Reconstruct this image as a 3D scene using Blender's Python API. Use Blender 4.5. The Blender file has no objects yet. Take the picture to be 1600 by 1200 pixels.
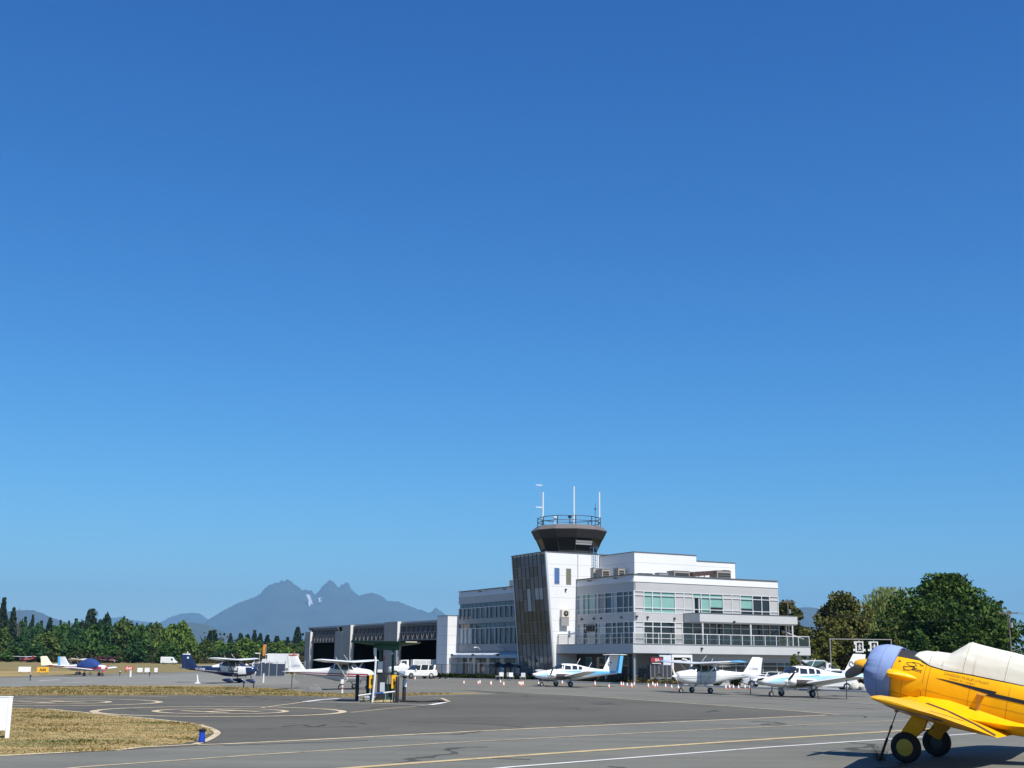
import bpy, bmesh, math, random
import numpy as np
from mathutils import Vector, Matrix
R = math.radians
PI = math.pi
scene = bpy.context.scene
COL = scene.collection

# ------------------------------------------------------------------ camera, sky, sun, exposure
FPX, PITCH, ROLL, EYE = 1900.0, math.atan(433.2/1900.0), 0.01, 2.2
cam_d = bpy.data.cameras.new('camera'); cam = bpy.data.objects.new('camera', cam_d); COL.objects.link(cam)
cam_d.sensor_width = 36.0; cam_d.lens = 36.0*FPX/1600.0; cam_d.clip_start = 0.1; cam_d.clip_end = 90000.0
CM = Matrix.Rotation(PI/2+PITCH, 4, 'X') @ Matrix.Rotation(ROLL, 4, 'Z')
cam.matrix_world = Matrix.Translation((0, 0, EYE)) @ CM
scene.camera = cam

SUN_AZ, SUN_EL = R(150), R(54)          # azimuth clockwise from the view direction (+Y)
sdir = Vector((math.sin(SUN_AZ)*math.cos(SUN_EL), math.cos(SUN_AZ)*math.cos(SUN_EL), math.sin(SUN_EL)))
sd = bpy.data.lights.new('sun', 'SUN'); so = bpy.data.objects.new('sun', sd); COL.objects.link(so)
sd.energy = 5.0; sd.angle = R(0.53); sd.color = (1.0, 0.95, 0.87)
so.rotation_euler = sdir.to_track_quat('Z', 'Y').to_euler()

world = bpy.data.worlds.new('World'); scene.world = world; world.use_nodes = True
wn = world.node_tree; wn.nodes.clear()
sky = wn.nodes.new('ShaderNodeTexSky'); sky.sky_type = 'NISHITA'; sky.sun_disc = False
sky.sun_elevation = SUN_EL; sky.sun_rotation = SUN_AZ
sky.altitude = 10; sky.air_density = 1.0; sky.dust_density = 0.2; sky.ozone_density = 4.5
bg = wn.nodes.new('ShaderNodeBackground'); bg.inputs['Strength'].default_value = 0.072
wo = wn.nodes.new('ShaderNodeOutputWorld')
# deepen the sky's own blue a little: per-channel power on the sky colour
SKY_GRADE = ((1.12, 1.89), (1.18, 1.32), (1.26, 0.97))
sep = wn.nodes.new('ShaderNodeSeparateColor'); com = wn.nodes.new('ShaderNodeCombineColor'); wn.links.new(sky.outputs[0], sep.inputs[0])
for i, (a_, p_) in enumerate(SKY_GRADE):
    k_ = 0.105
    m1 = wn.nodes.new('ShaderNodeMath'); m1.operation = 'MULTIPLY'; m1.inputs[1].default_value = k_; wn.links.new(sep.outputs[i], m1.inputs[0])
    m2 = wn.nodes.new('ShaderNodeMath'); m2.operation = 'POWER'; m2.inputs[1].default_value = p_; wn.links.new(m1.outputs[0], m2.inputs[0])
    m3 = wn.nodes.new('ShaderNodeMath'); m3.operation = 'MULTIPLY'; m3.inputs[1].default_value = a_/k_; wn.links.new(m2.outputs[0], m3.inputs[0])
    wn.links.new(m3.outputs[0], com.inputs[i])
wn.links.new(com.outputs[0], bg.inputs['Color']); wn.links.new(bg.outputs[0], wo.inputs['Surface'])
scene.view_settings.view_transform = 'Standard'; scene.view_settings.look = 'None'
scene.view_settings.exposure = 0.545; scene.view_settings.gamma = 1.0
scene.view_settings.use_curve_mapping = False
HAZE_DENSITY = 3.8e-5

# ------------------------------------------------------------------ measuring helpers: where a sight line meets the ground
def ray(px, py):
    return (CM.to_3x3() @ Vector(((px-800)/FPX, (600-py)/FPX, -1)))
def at(px, py, z=0.0):
    d = ray(px, py); k = (z-EYE)/d.z
    return Vector((d.x*k, d.y*k, z))
def far(px, py, Y):
    d = ray(px, py); k = Y/d.y
    return Vector((d.x*k, Y, EYE+d.z*k))

# ------------------------------------------------------------------ materials
MATS = {}
def mat(name, col, rough=0.6, metal=0.0, spec=0.5, var=0.0, vscale=3.0, bump=0.0, bscale=20.0, coat=0.0, col2=None, emit=None):
    if name in MATS: return MATS[name]
    m = bpy.data.materials.new(name); m.use_nodes = True; nt = m.node_tree
    b = nt.nodes['Principled BSDF']
    b.inputs['Base Color'].default_value = (*col, 1); b.inputs['Roughness'].default_value = rough
    b.inputs['Metallic'].default_value = metal; b.inputs['Specular IOR Level'].default_value = spec
    b.inputs['Coat Weight'].default_value = coat; b.inputs['Coat Roughness'].default_value = 0.08
    tc = None
    if var > 0 or col2:
        tc = nt.nodes.new('ShaderNodeTexCoord'); n = nt.nodes.new('ShaderNodeTexNoise')
        n.inputs['Scale'].default_value = vscale; n.inputs['Detail'].default_value = 6; n.inputs['Roughness'].default_value = 0.65
        nt.links.new(tc.outputs['Object'], n.inputs['Vector'])
        r = nt.nodes.new('ShaderNodeValToRGB')
        c2 = col2 if col2 else tuple(c*(1+var) for c in col)
        c1 = col if col2 else tuple(c*(1-var) for c in col)
        r.color_ramp.elements[0].position = 0.32; r.color_ramp.elements[1].position = 0.68
        r.color_ramp.elements[0].color = (*c1, 1); r.color_ramp.elements[1].color = (*c2, 1)
        nt.links.new(n.outputs['Fac'], r.inputs['Fac']); nt.links.new(r.outputs[0], b.inputs['Base Color'])
    if bump > 0:
        tc = tc or nt.nodes.new('ShaderNodeTexCoord')
        n2 = nt.nodes.new('ShaderNodeTexNoise'); n2.inputs['Scale'].default_value = bscale; n2.inputs['Detail'].default_value = 5
        nt.links.new(tc.outputs['Object'], n2.inputs['Vector'])
        bp = nt.nodes.new('ShaderNodeBump'); bp.inputs['Strength'].default_value = bump; bp.inputs['Distance'].default_value = 0.05
        nt.links.new(n2.outputs['Fac'], bp.inputs['Height']); nt.links.new(bp.outputs[0], b.inputs['Normal'])
    MATS[name] = m
    return m

def asphalt(name, base, tint=(1, 1, 1), streak=0.12, patch=0.18, crack=0.5, ang=0.0):
    m = bpy.data.materials.new(name); m.use_nodes = True; nt = m.node_tree; L = nt.links.new
    b = nt.nodes['Principled BSDF']; b.inputs['Roughness'].default_value = 0.88; b.inputs['Specular IOR Level'].default_value = 0.3
    tc = nt.nodes.new('ShaderNodeTexCoord')
    mp = nt.nodes.new('ShaderNodeMapping'); mp.inputs['Rotation'].default_value = (0, 0, ang); mp.inputs['Scale'].default_value = (0.05, 0.9, 1)
    L(tc.outputs['Object'], mp.inputs['Vector'])
    def noise(scale, det, vec, rgh=0.6):
        n = nt.nodes.new('ShaderNodeTexNoise'); n.inputs['Scale'].default_value = scale; n.inputs['Detail'].default_value = det
        n.inputs['Roughness'].default_value = rgh
        L(vec, n.inputs['Vector']); return n.outputs['Fac']
    def mth(op, a, bb=None, c=None):
        x = nt.nodes.new('ShaderNodeMath'); x.operation = op
        for i, v in enumerate((a, bb, c)):
            if v is None: continue
            if isinstance(v, (int, float)): x.inputs[i].default_value = v
            else: L(v, x.inputs[i])
        return x.outputs[0]
    st = noise(1.0, 5, mp.outputs[0]); pa = noise(0.09, 6, tc.outputs['Object'], 0.7); fi = noise(9.0, 4, tc.outputs['Object'], 0.8)
    v = mth('ADD', 1.0, mth('MULTIPLY', mth('SUBTRACT', st, 0.5), streak*4))
    v = mth('ADD', v, mth('MULTIPLY', mth('SUBTRACT', pa, 0.5), patch*4))
    v = mth('ADD', v, mth('MULTIPLY', mth('SUBTRACT', fi, 0.5), 0.5))
    # crack seal: thin dark wandering lines
    wv = nt.nodes.new('ShaderNodeTexNoise'); wv.inputs['Scale'].default_value = 0.25; wv.inputs['Detail'].default_value = 5
    L(tc.outputs['Object'], wv.inputs['Vector'])
    mx = nt.nodes.new('ShaderNodeMix'); mx.data_type = 'VECTOR'; mx.inputs['Factor'].default_value = 0.06
    L(tc.outputs['Object'], mx.inputs[4]); 
    vm = nt.nodes.new('ShaderNodeVectorMath'); vm.operation = 'SCALE'; vm.inputs['Scale'].default_value = 90.0
    L(wv.outputs['Color'], vm.inputs[0]); L(vm.outputs[0], mx.inputs[5])
    vo = nt.nodes.new('ShaderNodeTexVoronoi'); vo.feature = 'DISTANCE_TO_EDGE'; vo.inputs['Scale'].default_value = 0.07
    L(mx.outputs[1], vo.inputs['Vector'])
    cr = mth('LESS_THAN', vo.outputs['Distance'], 0.0105)
    cr = mth('MULTIPLY', cr, mth('GREATER_THAN', noise(0.12, 2, tc.outputs['Object']), 0.52))
    v = mth('MULTIPLY', v, mth('SUBTRACT', 1.0, mth('MULTIPLY', cr, crack)))
    # dark oil spots
    sp = mth('MULTIPLY', mth('GREATER_THAN', noise(0.8, 3, tc.outputs['Object']), 0.71), 0.35)
    v = mth('MULTIPLY', v, mth('SUBTRACT', 1.0, sp))
    cc = nt.nodes.new('ShaderNodeCombineColor')
    for i in range(3): L(mth('MULTIPLY', v, base*tint[i]), cc.inputs[i])
    L(cc.outputs[0], b.inputs['Base Color'])
    bp = nt.nodes.new('ShaderNodeBump'); bp.inputs['Strength'].default_value = 0.25; bp.inputs['Distance'].default_value = 0.01
    L(noise(60, 3, tc.outputs['Object']), bp.inputs['Height']); L(bp.outputs[0], b.inputs['Normal'])
    MATS[name] = m
    return m

def ramp_noise_mat(name, cols, scale, stretch=(1, 1, 1), rough=0.95, bump=0.6, bscale=6.0, det=8, lo=0.3, hi=0.7):
    m = bpy.data.materials.new(name); m.use_nodes = True; nt = m.node_tree; L = nt.links.new
    b = nt.nodes['Principled BSDF']; b.inputs['Roughness'].default_value = rough; b.inputs['Specular IOR Level'].default_value = 0.15
    tc = nt.nodes.new('ShaderNodeTexCoord'); mp = nt.nodes.new('ShaderNodeMapping'); mp.inputs['Scale'].default_value = stretch
    L(tc.outputs['Object'], mp.inputs['Vector'])
    n = nt.nodes.new('ShaderNodeTexNoise'); n.inputs['Scale'].default_value = scale; n.inputs['Detail'].default_value = det; n.inputs['Roughness'].default_value = 0.72
    L(mp.outputs[0], n.inputs['Vector'])
    r = nt.nodes.new('ShaderNodeValToRGB'); el = r.color_ramp.elements
    while len(el) < len(cols): el.new(0.5)
    for i, c in enumerate(cols):
        el[i].position = lo+(hi-lo)*i/(len(cols)-1); el[i].color = (*c, 1)
    L(n.outputs['Fac'], r.inputs['Fac']); L(r.outputs[0], b.inputs['Base Color'])
    n2 = nt.nodes.new('ShaderNodeTexNoise'); n2.inputs['Scale'].default_value = bscale; n2.inputs['Detail'].default_value = 6
    L(tc.outputs['Object'], n2.inputs['Vector'])
    bp = nt.nodes.new('ShaderNodeBump'); bp.inputs['Strength'].default_value = bump; bp.inputs['Distance'].default_value = 0.15
    L(n2.outputs['Fac'], bp.inputs['Height']); L(bp.outputs[0], b.inputs['Normal'])
    MATS[name] = m
    return m

def leaf_mat(name, c1, c2, scale=0.35, transl=0.25):
    m = bpy.data.materials.new(name); m.use_nodes = True; nt = m.node_tree; L = nt.links.new; nt.nodes.clear()
    out = nt.nodes.new('ShaderNodeOutputMaterial'); df = nt.nodes.new('ShaderNodeBsdfDiffuse'); tr = nt.nodes.new('ShaderNodeBsdfTranslucent')
    mx = nt.nodes.new('ShaderNodeMixShader'); mx.inputs[0].default_value = transl
    tc = nt.nodes.new('ShaderNodeTexCoord'); n = nt.nodes.new('ShaderNodeTexNoise'); n.inputs['Scale'].default_value = scale; n.inputs['Detail'].default_value = 4
    L(tc.outputs['Object'], n.inputs['Vector'])
    g = nt.nodes.new('ShaderNodeNewGeometry')
    ad = nt.nodes.new('ShaderNodeMath'); ad.operation = 'MULTIPLY_ADD'; ad.inputs[1].default_value = 0.45
    L(g.outputs['Random Per Island'], ad.inputs[0]); 
    sb = nt.nodes.new('ShaderNodeMath'); sb.operation = 'SUBTRACT'; sb.inputs[1].default_value = 0.22; L(n.outputs['Fac'], sb.inputs[0])
    L(sb.outputs[0], ad.inputs[2])
    r = nt.nodes.new('ShaderNodeValToRGB'); r.color_ramp.elements[0].position = 0.3; r.color_ramp.elements[1].position = 0.7
    r.color_ramp.elements[0].color = (*c1, 1); r.color_ramp.elements[1].color = (*c2, 1)
    L(ad.outputs[0], r.inputs['Fac']); L(r.outputs[0], df.inputs['Color']); L(r.outputs[0], tr.inputs['Color'])
    L(df.outputs[0], mx.inputs[1]); L(tr.outputs[0], mx.inputs[2]); L(mx.outputs[0], out.inputs['Surface'])
    MATS[name] = m
    return m

def panel_mat(name, col, dz=1.27, z0=0.0, rough=0.55):
    """painted metal panels: a thin joint every dz metres, faint differences between panels"""
    m = bpy.data.materials.new(name); m.use_nodes = True; nt = m.node_tree; L = nt.links.new
    b = nt.nodes['Principled BSDF']; b.inputs['Roughness'].default_value = rough
    tc = nt.nodes.new('ShaderNodeTexCoord'); sp = nt.nodes.new('ShaderNodeSeparateXYZ'); L(tc.outputs['Object'], sp.inputs[0])
    a = nt.nodes.new('ShaderNodeMath'); a.operation = 'ADD'; a.inputs[1].default_value = 100*dz-z0; L(sp.outputs['Z'], a.inputs[0])
    d = nt.nodes.new('ShaderNodeMath'); d.operation = 'DIVIDE'; d.inputs[1].default_value = dz; L(a.outputs[0], d.inputs[0])
    f = nt.nodes.new('ShaderNodeMath'); f.operation = 'FRACT'; L(d.outputs[0], f.inputs[0])
    l = nt.nodes.new('ShaderNodeMath'); l.operation = 'LESS_THAN'; l.inputs[1].default_value = 0.03/dz*1.2; L(f.outputs[0], l.inputs[0])
    n = nt.nodes.new('ShaderNodeTexNoise'); n.inputs['Scale'].default_value = 0.5; n.inputs['Detail'].default_value = 5; L(tc.outputs['Object'], n.inputs['Vector'])
    r = nt.nodes.new('ShaderNodeValToRGB'); r.color_ramp.elements[0].color = (*[c*0.92 for c in col], 1); r.color_ramp.elements[1].color = (*[min(1, c*1.05) for c in col], 1)
    L(n.outputs['Fac'], r.inputs['Fac'])
    mx = nt.nodes.new('ShaderNodeMix'); mx.data_type = 'RGBA'; L(l.outputs[0], mx.inputs['Factor']); L(r.outputs[0], mx.inputs[6])
    mx.inputs[7].default_value = (*[c*0.55 for c in col], 1); L(mx.outputs[2], b.inputs['Base Color'])
    MATS[name] = m
    return m

# ------------------------------------------------------------------ mesh builder
class MB:
    def __init__(s): s.v = []; s.f = []; s.m = []
    def add(s, vs, fs, mi=0):
        o = len(s.v); s.v += [tuple(p) for p in vs]; s.f += [tuple(i+o for i in f) for f in fs]; s.m += [mi]*len(fs); return s
    def box(s, a, b, mi=0):
        x0, x1 = sorted((a[0], b[0])); y0, y1 = sorted((a[1], b[1])); z0, z1 = sorted((a[2], b[2]))
        return s.add([(x0,y0,z0),(x1,y0,z0),(x1,y1,z0),(x0,y1,z0),(x0,y0,z1),(x1,y0,z1),(x1,y1,z1),(x0,y1,z1)],
                     [(0,3,2,1),(4,5,6,7),(0,1,5,4),(1,2,6,5),(2,3,7,6),(3,0,4,7)], mi)
    def quad(s, a, b, c, d, mi=0): return s.add([a, b, c, d], [(0, 1, 2, 3)], mi)
    def loft(s, rings, mi=0, caps=True, closed=True):
        n = len(rings[0]); vs = [p for r in rings for p in r]; fs = []
        for i in range(len(rings)-1):
            for j in range(n if closed else n-1):
                k = (j+1) % n; fs.append((i*n+j, i*n+k, (i+1)*n+k, (i+1)*n+j))
        if caps: fs.append(tuple(range(n-1, -1, -1))); fs.append(tuple(range((len(rings)-1)*n, len(rings)*n)))
        return s.add(vs, fs, mi)
    def tube(s, pts, r, seg=8, mi=0, caps=True):
        pts = [Vector(p) for p in pts]; rs = r if isinstance(r, (list, tuple)) else [r]*len(pts); rings = []
        for i, p in enumerate(pts):
            d = (pts[min(i+1, len(pts)-1)]-pts[max(i-1, 0)]).normalized()
            u = d.orthogonal() if abs(d.z) > 0.95 else d.cross(Vector((0, 0, 1)))
            u.normalize(); w = d.cross(u)
            rings.append([p+(u*math.cos(2*PI*k/seg)+w*math.sin(2*PI*k/seg))*rs[i] for k in range(seg)])
        return s.loft(rings, mi, caps)
    def lathe(s, prof, c, axis='z', seg=16, mi=0, ph=0.0, caps=False):
        """prof: (radius, height along the axis)"""
        rings = []
        for r, h in prof:
            ring = []
            for k in range(seg):
                a = 2*PI*k/seg+ph; x, y = r*math.cos(a), r*math.sin(a)
                ring.append({'z': (c[0]+x, c[1]+y, c[2]+h), 'y': (c[0]+x, c[1]+h, c[2]+y), 'x': (c[0]+h, c[1]+x, c[2]+y)}[axis])
            rings.append(ring)
        return s.loft(rings, mi, caps)
    def prism(s, poly, h0, h1, axis='y', mi=0):
        """poly of 2-D points extruded along an axis; axis y: (x,z); z: (x,y); x: (y,z)"""
        def p3(p, h): return {'y': (p[0], h, p[1]), 'z': (p[0], p[1], h), 'x': (h, p[0], p[1])}[axis]
        return s.loft([[p3(p, h0) for p in poly], [p3(p, h1) for p in poly]], mi)
    def build(s, name, mats, parent=None, smooth=True, ang=35, norm=True):
        me = bpy.data.meshes.new(name); me.from_pydata(s.v, [], s.f)
        if not isinstance(mats, (list, tuple)): mats = [mats]
        for m in mats: me.materials.append(m)
        if len(mats) > 1: me.polygons.foreach_set('material_index', s.m)
        if norm:
            bm = bmesh.new(); bm.from_mesh(me); bmesh.ops.recalc_face_normals(bm, faces=bm.faces); bm.to_mesh(me); bm.free()
        if smooth:
            me.polygons.foreach_set('use_smooth', [True]*len(me.polygons)); me.set_sharp_from_angle(angle=R(ang))
        me.update()
        o = bpy.data.objects.new(name, me); COL.objects.link(o)
        if parent: o.parent = parent
        return o

def tag(o, label=None, cat=None, group=None, kind=None):
    if label: o['label'] = label
    if cat: o['category'] = cat
    if group: o['group'] = group
    if kind: o['kind'] = kind
    return o
def thing(name, label, cat, loc=(0, 0, 0), rz=0.0, group=None):
    o = bpy.data.objects.new(name, None); COL.objects.link(o); o.location = loc; o.rotation_euler = (0, 0, rz)
    o.empty_display_size = 0.3
    return tag(o, label, cat, group)
def copy_tree(o, parent=None):
    c = o.copy(); COL.objects.link(c)
    if parent: c.parent = parent
    for ch in [x for x in o.children]: copy_tree(ch, c)
    return c
def structure(name, mb, m, **k):
    o = mb.build(name, m, **k); o['kind'] = 'structure'; return o
ORD = 'first second third fourth fifth sixth seventh eighth ninth tenth eleventh twelfth thirteenth fourteenth fifteenth sixteenth seventeenth eighteenth nineteenth twentieth'.split()

def text_pts(txt, size=1.0, shear=0.0, bold=0.0, align='LEFT'):
    c = bpy.data.curves.new('lettering', 'FONT'); c.body = txt; c.size = size; c.shear = shear; c.offset = bold; c.align_x = align
    c.resolution_u = 2
    o = bpy.data.objects.new('lettering', c); COL.objects.link(o)
    me = bpy.data.meshes.new_from_object(o)
    vs = [tuple(v.co) for v in me.vertices]; fs = [tuple(p.vertices) for p in me.polygons]
    bpy.data.objects.remove(o); bpy.data.meshes.remove(me); bpy.data.curves.remove(c)
    return vs, fs

# ------------------------------------------------------------------ shared materials
W = mat('white_paint', (0.68, 0.68, 0.67), 0.35, var=0.04, coat=0.3)
DARK = mat('dark_metal', (0.03, 0.032, 0.036), 0.45)
BLACK = mat('black_rubber', (0.012, 0.012, 0.013), 0.75)
GREY = mat('grey_metal', (0.32, 0.33, 0.34), 0.45, 0.4)
GALV = mat('galvanised_steel', (0.45, 0.46, 0.47), 0.45, 0.5)
GLASSD = mat('dark_glass', (0.012, 0.018, 0.022), 0.04, 0.0, 0.8)
PAX = mat('aircraft_window', (0.02, 0.025, 0.03), 0.06, 0.0, 0.8)
BLUEP = mat('light_blue_paint', (0.12, 0.42, 0.72), 0.35, var=0.03, coat=0.3)
PALEB = mat('pale_blue_paint', (0.38, 0.62, 0.78), 0.35, var=0.03, coat=0.3)
NAVY = mat('navy_paint', (0.008, 0.02, 0.075), 0.3, coat=0.4)
REDP = mat('dark_red_paint', (0.30, 0.025, 0.04), 0.35, coat=0.3)
CREAM = mat('cream_paint', (0.74, 0.66, 0.50), 0.4, coat=0.2)
STEELB = mat('grey_blue_stripe', (0.16, 0.2, 0.27), 0.35)
ALU = mat('bare_aluminium', (0.6, 0.6, 0.6), 0.3, 0.9)
ORANGE = mat('orange_plastic', (0.62, 0.20, 0.11), 0.5)
YEL = mat('yellow_paint', (0.80, 0.40, 0.02), 0.4)

# ------------------------------------------------------------------ ground, pavements, markings
def poly_sheet(name, pts, z, m):
    return structure(name, MB().add([(p[0], p[1], z) for p in pts], [tuple(range(len(pts)))]), m, smooth=False)
g = MB(); S = 34000.0
# one sheet to the horizon, finer near the camera
xs = [-S, -4000, -600, -100, 100, 600, 4000, S]; ys = [-S, -3000, -200, 0, 200, 1000, 5000, S]
g.add([(x, y, 0) for y in ys for x in xs], [(j*8+i, j*8+i+1, (j+1)*8+i+1, (j+1)*8+i) for j in range(7) for i in range(7)])
structure('ground', g, ramp_noise_mat('dry_field_grass', [(0.17, 0.125, 0.055), (0.24, 0.18, 0.085), (0.13, 0.12, 0.045), (0.28, 0.22, 0.11)], 0.05, (1, 2.5, 1), bump=0.4), smooth=False)

ASP_D = asphalt('apron_asphalt', 0.086, (1.06, 1.0, 0.80), streak=0.16, patch=0.26, ang=R(-20))
ASP_L = asphalt('taxiway_asphalt', 0.134, (1.02, 1.0, 0.83), streak=0.17, patch=0.24, crack=0.55, ang=R(-30))
ASP_M = asphalt('terminal_apron_asphalt', 0.140, (1.04, 1.0, 0.83), streak=0.20, patch=0.16, crack=0.4, ang=R(-20))
# the terminal apron reaches from the far taxiway round to the near one and to the kerb in front of the terminal
def P(*l): return [at(*p) for p in l]
apron = [Vector((-62, 165, 0))]+P((0, 1057), (150, 1053.5), (320, 1049), (450, 1048.5))+[Vector((-38, 185, 0)), Vector((-18, 178, 0))]
kerb_line = P((620, 1058), (700, 1061), (840, 1064.5), (1000, 1070), (1210, 1077), (1350, 1082))+[Vector((36, 90, 0)), Vector((60, 58, 0))]
poly_sheet('apron', [Vector((-90, 158, 0))]+apron[1:]+kerb_line+[Vector((60, 20, 0)), Vector((40, -10, 0)), Vector((-30, -10, 0)), Vector((-30, 36, 0)), Vector((-90, 80, 0))], 0.004, ASP_M)
# helipad apron: darker, older asphalt
poly_sheet('helipad_apron', P((-260, 1092), (0, 1087.5), (300, 1087), (430, 1087.5), (560, 1091), (780, 1084.5), (720, 1077.5), (900, 1087), (1100, 1101), (1240, 1111), (1312, 1117.5), (1240, 1119), (900, 1134), (600, 1152), (370, 1163), (330, 1165), (-60, 1186), (-260, 1190)), 0.008, ASP_D)
# near taxiway along the bottom of the picture
near_edge = P((-250, 1196.5), (0, 1182.5), (180, 1174), (370, 1163), (600, 1151.5), (800, 1141), (1050, 1129.5), (1280, 1118), (1500, 1108))
poly_sheet('taxiway', near_edge+[Vector((70, 60, 0)), Vector((60, 5, 0)), Vector((20, -12, 0)), Vector((-30, -12, 0))], 0.012, ASP_L)
poly_sheet('far_taxiway', P((-300, 1064), (0, 1060.5), (150, 1056.5), (320, 1052), (450, 1051), (470, 1069), (330, 1072), (150, 1071.5), (0, 1074.5), (-300, 1080)), 0.012, asphalt('far_taxiway_asphalt', 0.18, (1.02, 1.0, 0.86), ang=R(-10)))

GRASS_M = ramp_noise_mat('patchy_dry_grass', [(0.085, 0.10, 0.030), (0.22, 0.18, 0.075), (0.44, 0.32, 0.145), (0.14, 0.15, 0.052), (0.50, 0.38, 0.19)], 0.3, (0.45, 1.0, 1), bump=1.0, bscale=9, lo=0.25, hi=0.75)
tip = P((-300, 1103), (0, 1105.5), (75, 1108.5), (160, 1117), (250, 1125.5), (295, 1130.5), (322, 1136.5), (331, 1142), (326, 1149), (312, 1156), (292, 1162), (240, 1166), (180, 1173.5), (0, 1180.5), (-300, 1195))
rj = random.Random(2)
def ragged(poly, amp, step):
    out = []
    for a, b in zip(poly, poly[1:]+poly[:1]):
        n = max(1, min(120, int((b-a).length/step)))
        for k in range(n):
            q = a.lerp(b, k/n); d = (b-a).normalized(); out.append(q+Vector((-d.y, d.x, 0))*rj.uniform(-amp, amp))
    return out
poly_sheet('grass_verge', ragged(tip, .11, .3), 0.016, GRASS_M)
strip = P((-300, 1080), (0, 1074), (150, 1071.5), (330, 1071.5), (430, 1076), (470, 1081), (545, 1084), (640, 1083.5), (745, 1082.5), (750, 1084.5), (640, 1087), (560, 1090), (430, 1087), (300, 1086.5), (0, 1087), (-300, 1091.5))
poly_sheet('grass_strip', ragged(strip, .3, .8), 0.016, ramp_noise_mat('mown_dry_grass', [(0.11, 0.11, 0.036), (0.19, 0.155, 0.062), (0.32, 0.235, 0.105), (0.145, 0.135, 0.045), (0.38, 0.28, 0.135)], 0.16, (0.35, 1.3, 1), bump=0.8, bscale=5, lo=0.25, hi=0.75))
poly_sheet('grass_infield', P((-300, 1052), (0, 1049), (90, 1049), (175, 1046), (120, 1053), (60, 1056), (0, 1057.5), (-300, 1061)), 0.016, MATS['mown_dry_grass'])

PAINT_C = ramp_noise_mat('cream_paint_worn', [(0.17, 0.15, 0.11), (0.42, 0.35, 0.235), (0.55, 0.46, 0.31)], 1.9, bump=0.1, lo=0.3, hi=0.6)
PAINT_Y = ramp_noise_mat('yellow_line_worn', [(0.2, 0.165, 0.10), (0.42, 0.325, 0.175), (0.50, 0.40, 0.22)], 1.9, bump=0.1, lo=0.3, hi=0.6)
PAINT_W = ramp_noise_mat('white_line_worn', [(0.3, 0.3, 0.29), (0.58, 0.575, 0.56), (0.64, 0.63, 0.61)], 1.9, bump=0.1, lo=0.3, hi=0.5)
def stripe(name, pts, w, m, z=0.020, dash=None):
    """a painted line of width w along ground points"""
    mb = MB(); pts = [Vector((p[0], p[1], 0)) for p in pts]
    segs = []
    L = 0.0; on = True
    for a, b in zip(pts, pts[1:]):
        d = (b-a); ln = d.length; d.normalize(); n = Vector((-d.y, d.x, 0))*w/2
        segs.append((a, b, n))
    if dash is None:
        nn = []
        for i, p in enumerate(pts):
            n = (segs[max(i-1, 0)][2]+segs[min(i, len(segs)-1)][2]); n.normalize(); nn.append(n*w/2)
        mb.add([(p+n*s)[:2]+(z,) for p, n in zip(pts, nn) for s in (1, -1)], [(2*i, 2*i+1, 2*i+3, 2*i+2) for i in range(len(pts)-1)])
    else:
        a, b, n = segs[0]; d = (b-a).normalized(); t = 0; T = (b-a).length
        while t < T:
            q0 = a+d*t; q1 = a+d*min(t+dash[0], T)
            mb.add([(q0+n)[:2]+(z,), (q0-n)[:2]+(z,), (q1-n)[:2]+(z,), (q1+n)[:2]+(z,)], [(0, 1, 2, 3)]); t += dash[0]+dash[1]
    return structure(name, mb, m, smooth=False)
def ring_mark(name, c, r0, r1, m, z=0.021):
    mb = MB(); n = 72
    mb.add([(c.x+r*math.cos(2*PI*k/n), c.y+r*math.sin(2*PI*k/n), z) for k in range(n) for r in (r0, r1)],
           [(2*k, 2*k+1, (2*k+3) % (2*n), (2*k+2) % (2*n)) for k in range(n)])
    return structure(name, mb, m, smooth=False)
def smooth_line(pts, n=8):
    out = []
    for i in range(len(pts)-1):
        p0 = pts[max(i-1, 0)]; p1 = pts[i]; p2 = pts[i+1]; p3 = pts[min(i+2, len(pts)-1)]
        for k in range(n):
            t = k/n; out.append(0.5*((2*p1)+(p2-p0)*t+(2*p0-5*p1+4*p2-p3)*t*t+(3*p1-p0-3*p2+p3)*t**3))
    return out+[pts[-1]]
for c in (Vector((-12.2, 53.4, 0)), Vector((-22.6, 62.2, 0))):
    ring_mark('helipad_ring', c, 4.95, 5.3, PAINT_C); ring_mark('helipad_ring', c, 2.55, 2.85, PAINT_C)
    hb = MB()
    for (x0, y0, x1, y1) in ((-1.1, -1.4, -0.7, 1.4), (0.7, -1.4, 1.1, 1.4), (-0.7, -0.2, 0.7, 0.2)):
        a = R(55); q = [(x0, y0), (x1, y0), (x1, y1), (x0, y1)]
        hb.add([(c.x+x*math.cos(a)-y*math.sin(a), c.y+x*math.sin(a)+y*math.cos(a), 0.021) for x, y in q], [(0, 1, 2, 3)])
    structure('helipad_letter_marking', hb, PAINT_C, smooth=False)
stripe('painted_edge_line', smooth_line(P((75, 1108.2), (160, 1116.7), (250, 1125.2), (298, 1131), (325, 1137.5), (339, 1145), (333, 1152), (318, 1159.5), (302, 1164.5))), 0.2, PAINT_C)
stripe('painted_edge_line', smooth_line(P((181, 1173.6), (215, 1169), (260, 1166.5), (302, 1164.5), (370, 1162.5), (600, 1151), (800, 1140.5), (1050, 1129), (1292, 1117.8))), 0.24, PAINT_C)
stripe('painted_edge_line', P((-250, 1196), (0, 1182), (120, 1175.5)), 0.24, PAINT_C)
stripe('painted_edge_line', P((718, 1077), (800, 1082), (905, 1087.5), (1100, 1101), (1230, 1110.5), (1312, 1117.2)), 0.16, PAINT_C)
stripe('taxi_centre_line', P((60, 1206), (130, 1199.5), (400, 1180.5), (700, 1161.5), (1000, 1146), (1250, 1133.5), (1500, 1122)), 0.13, PAINT_C)
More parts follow.
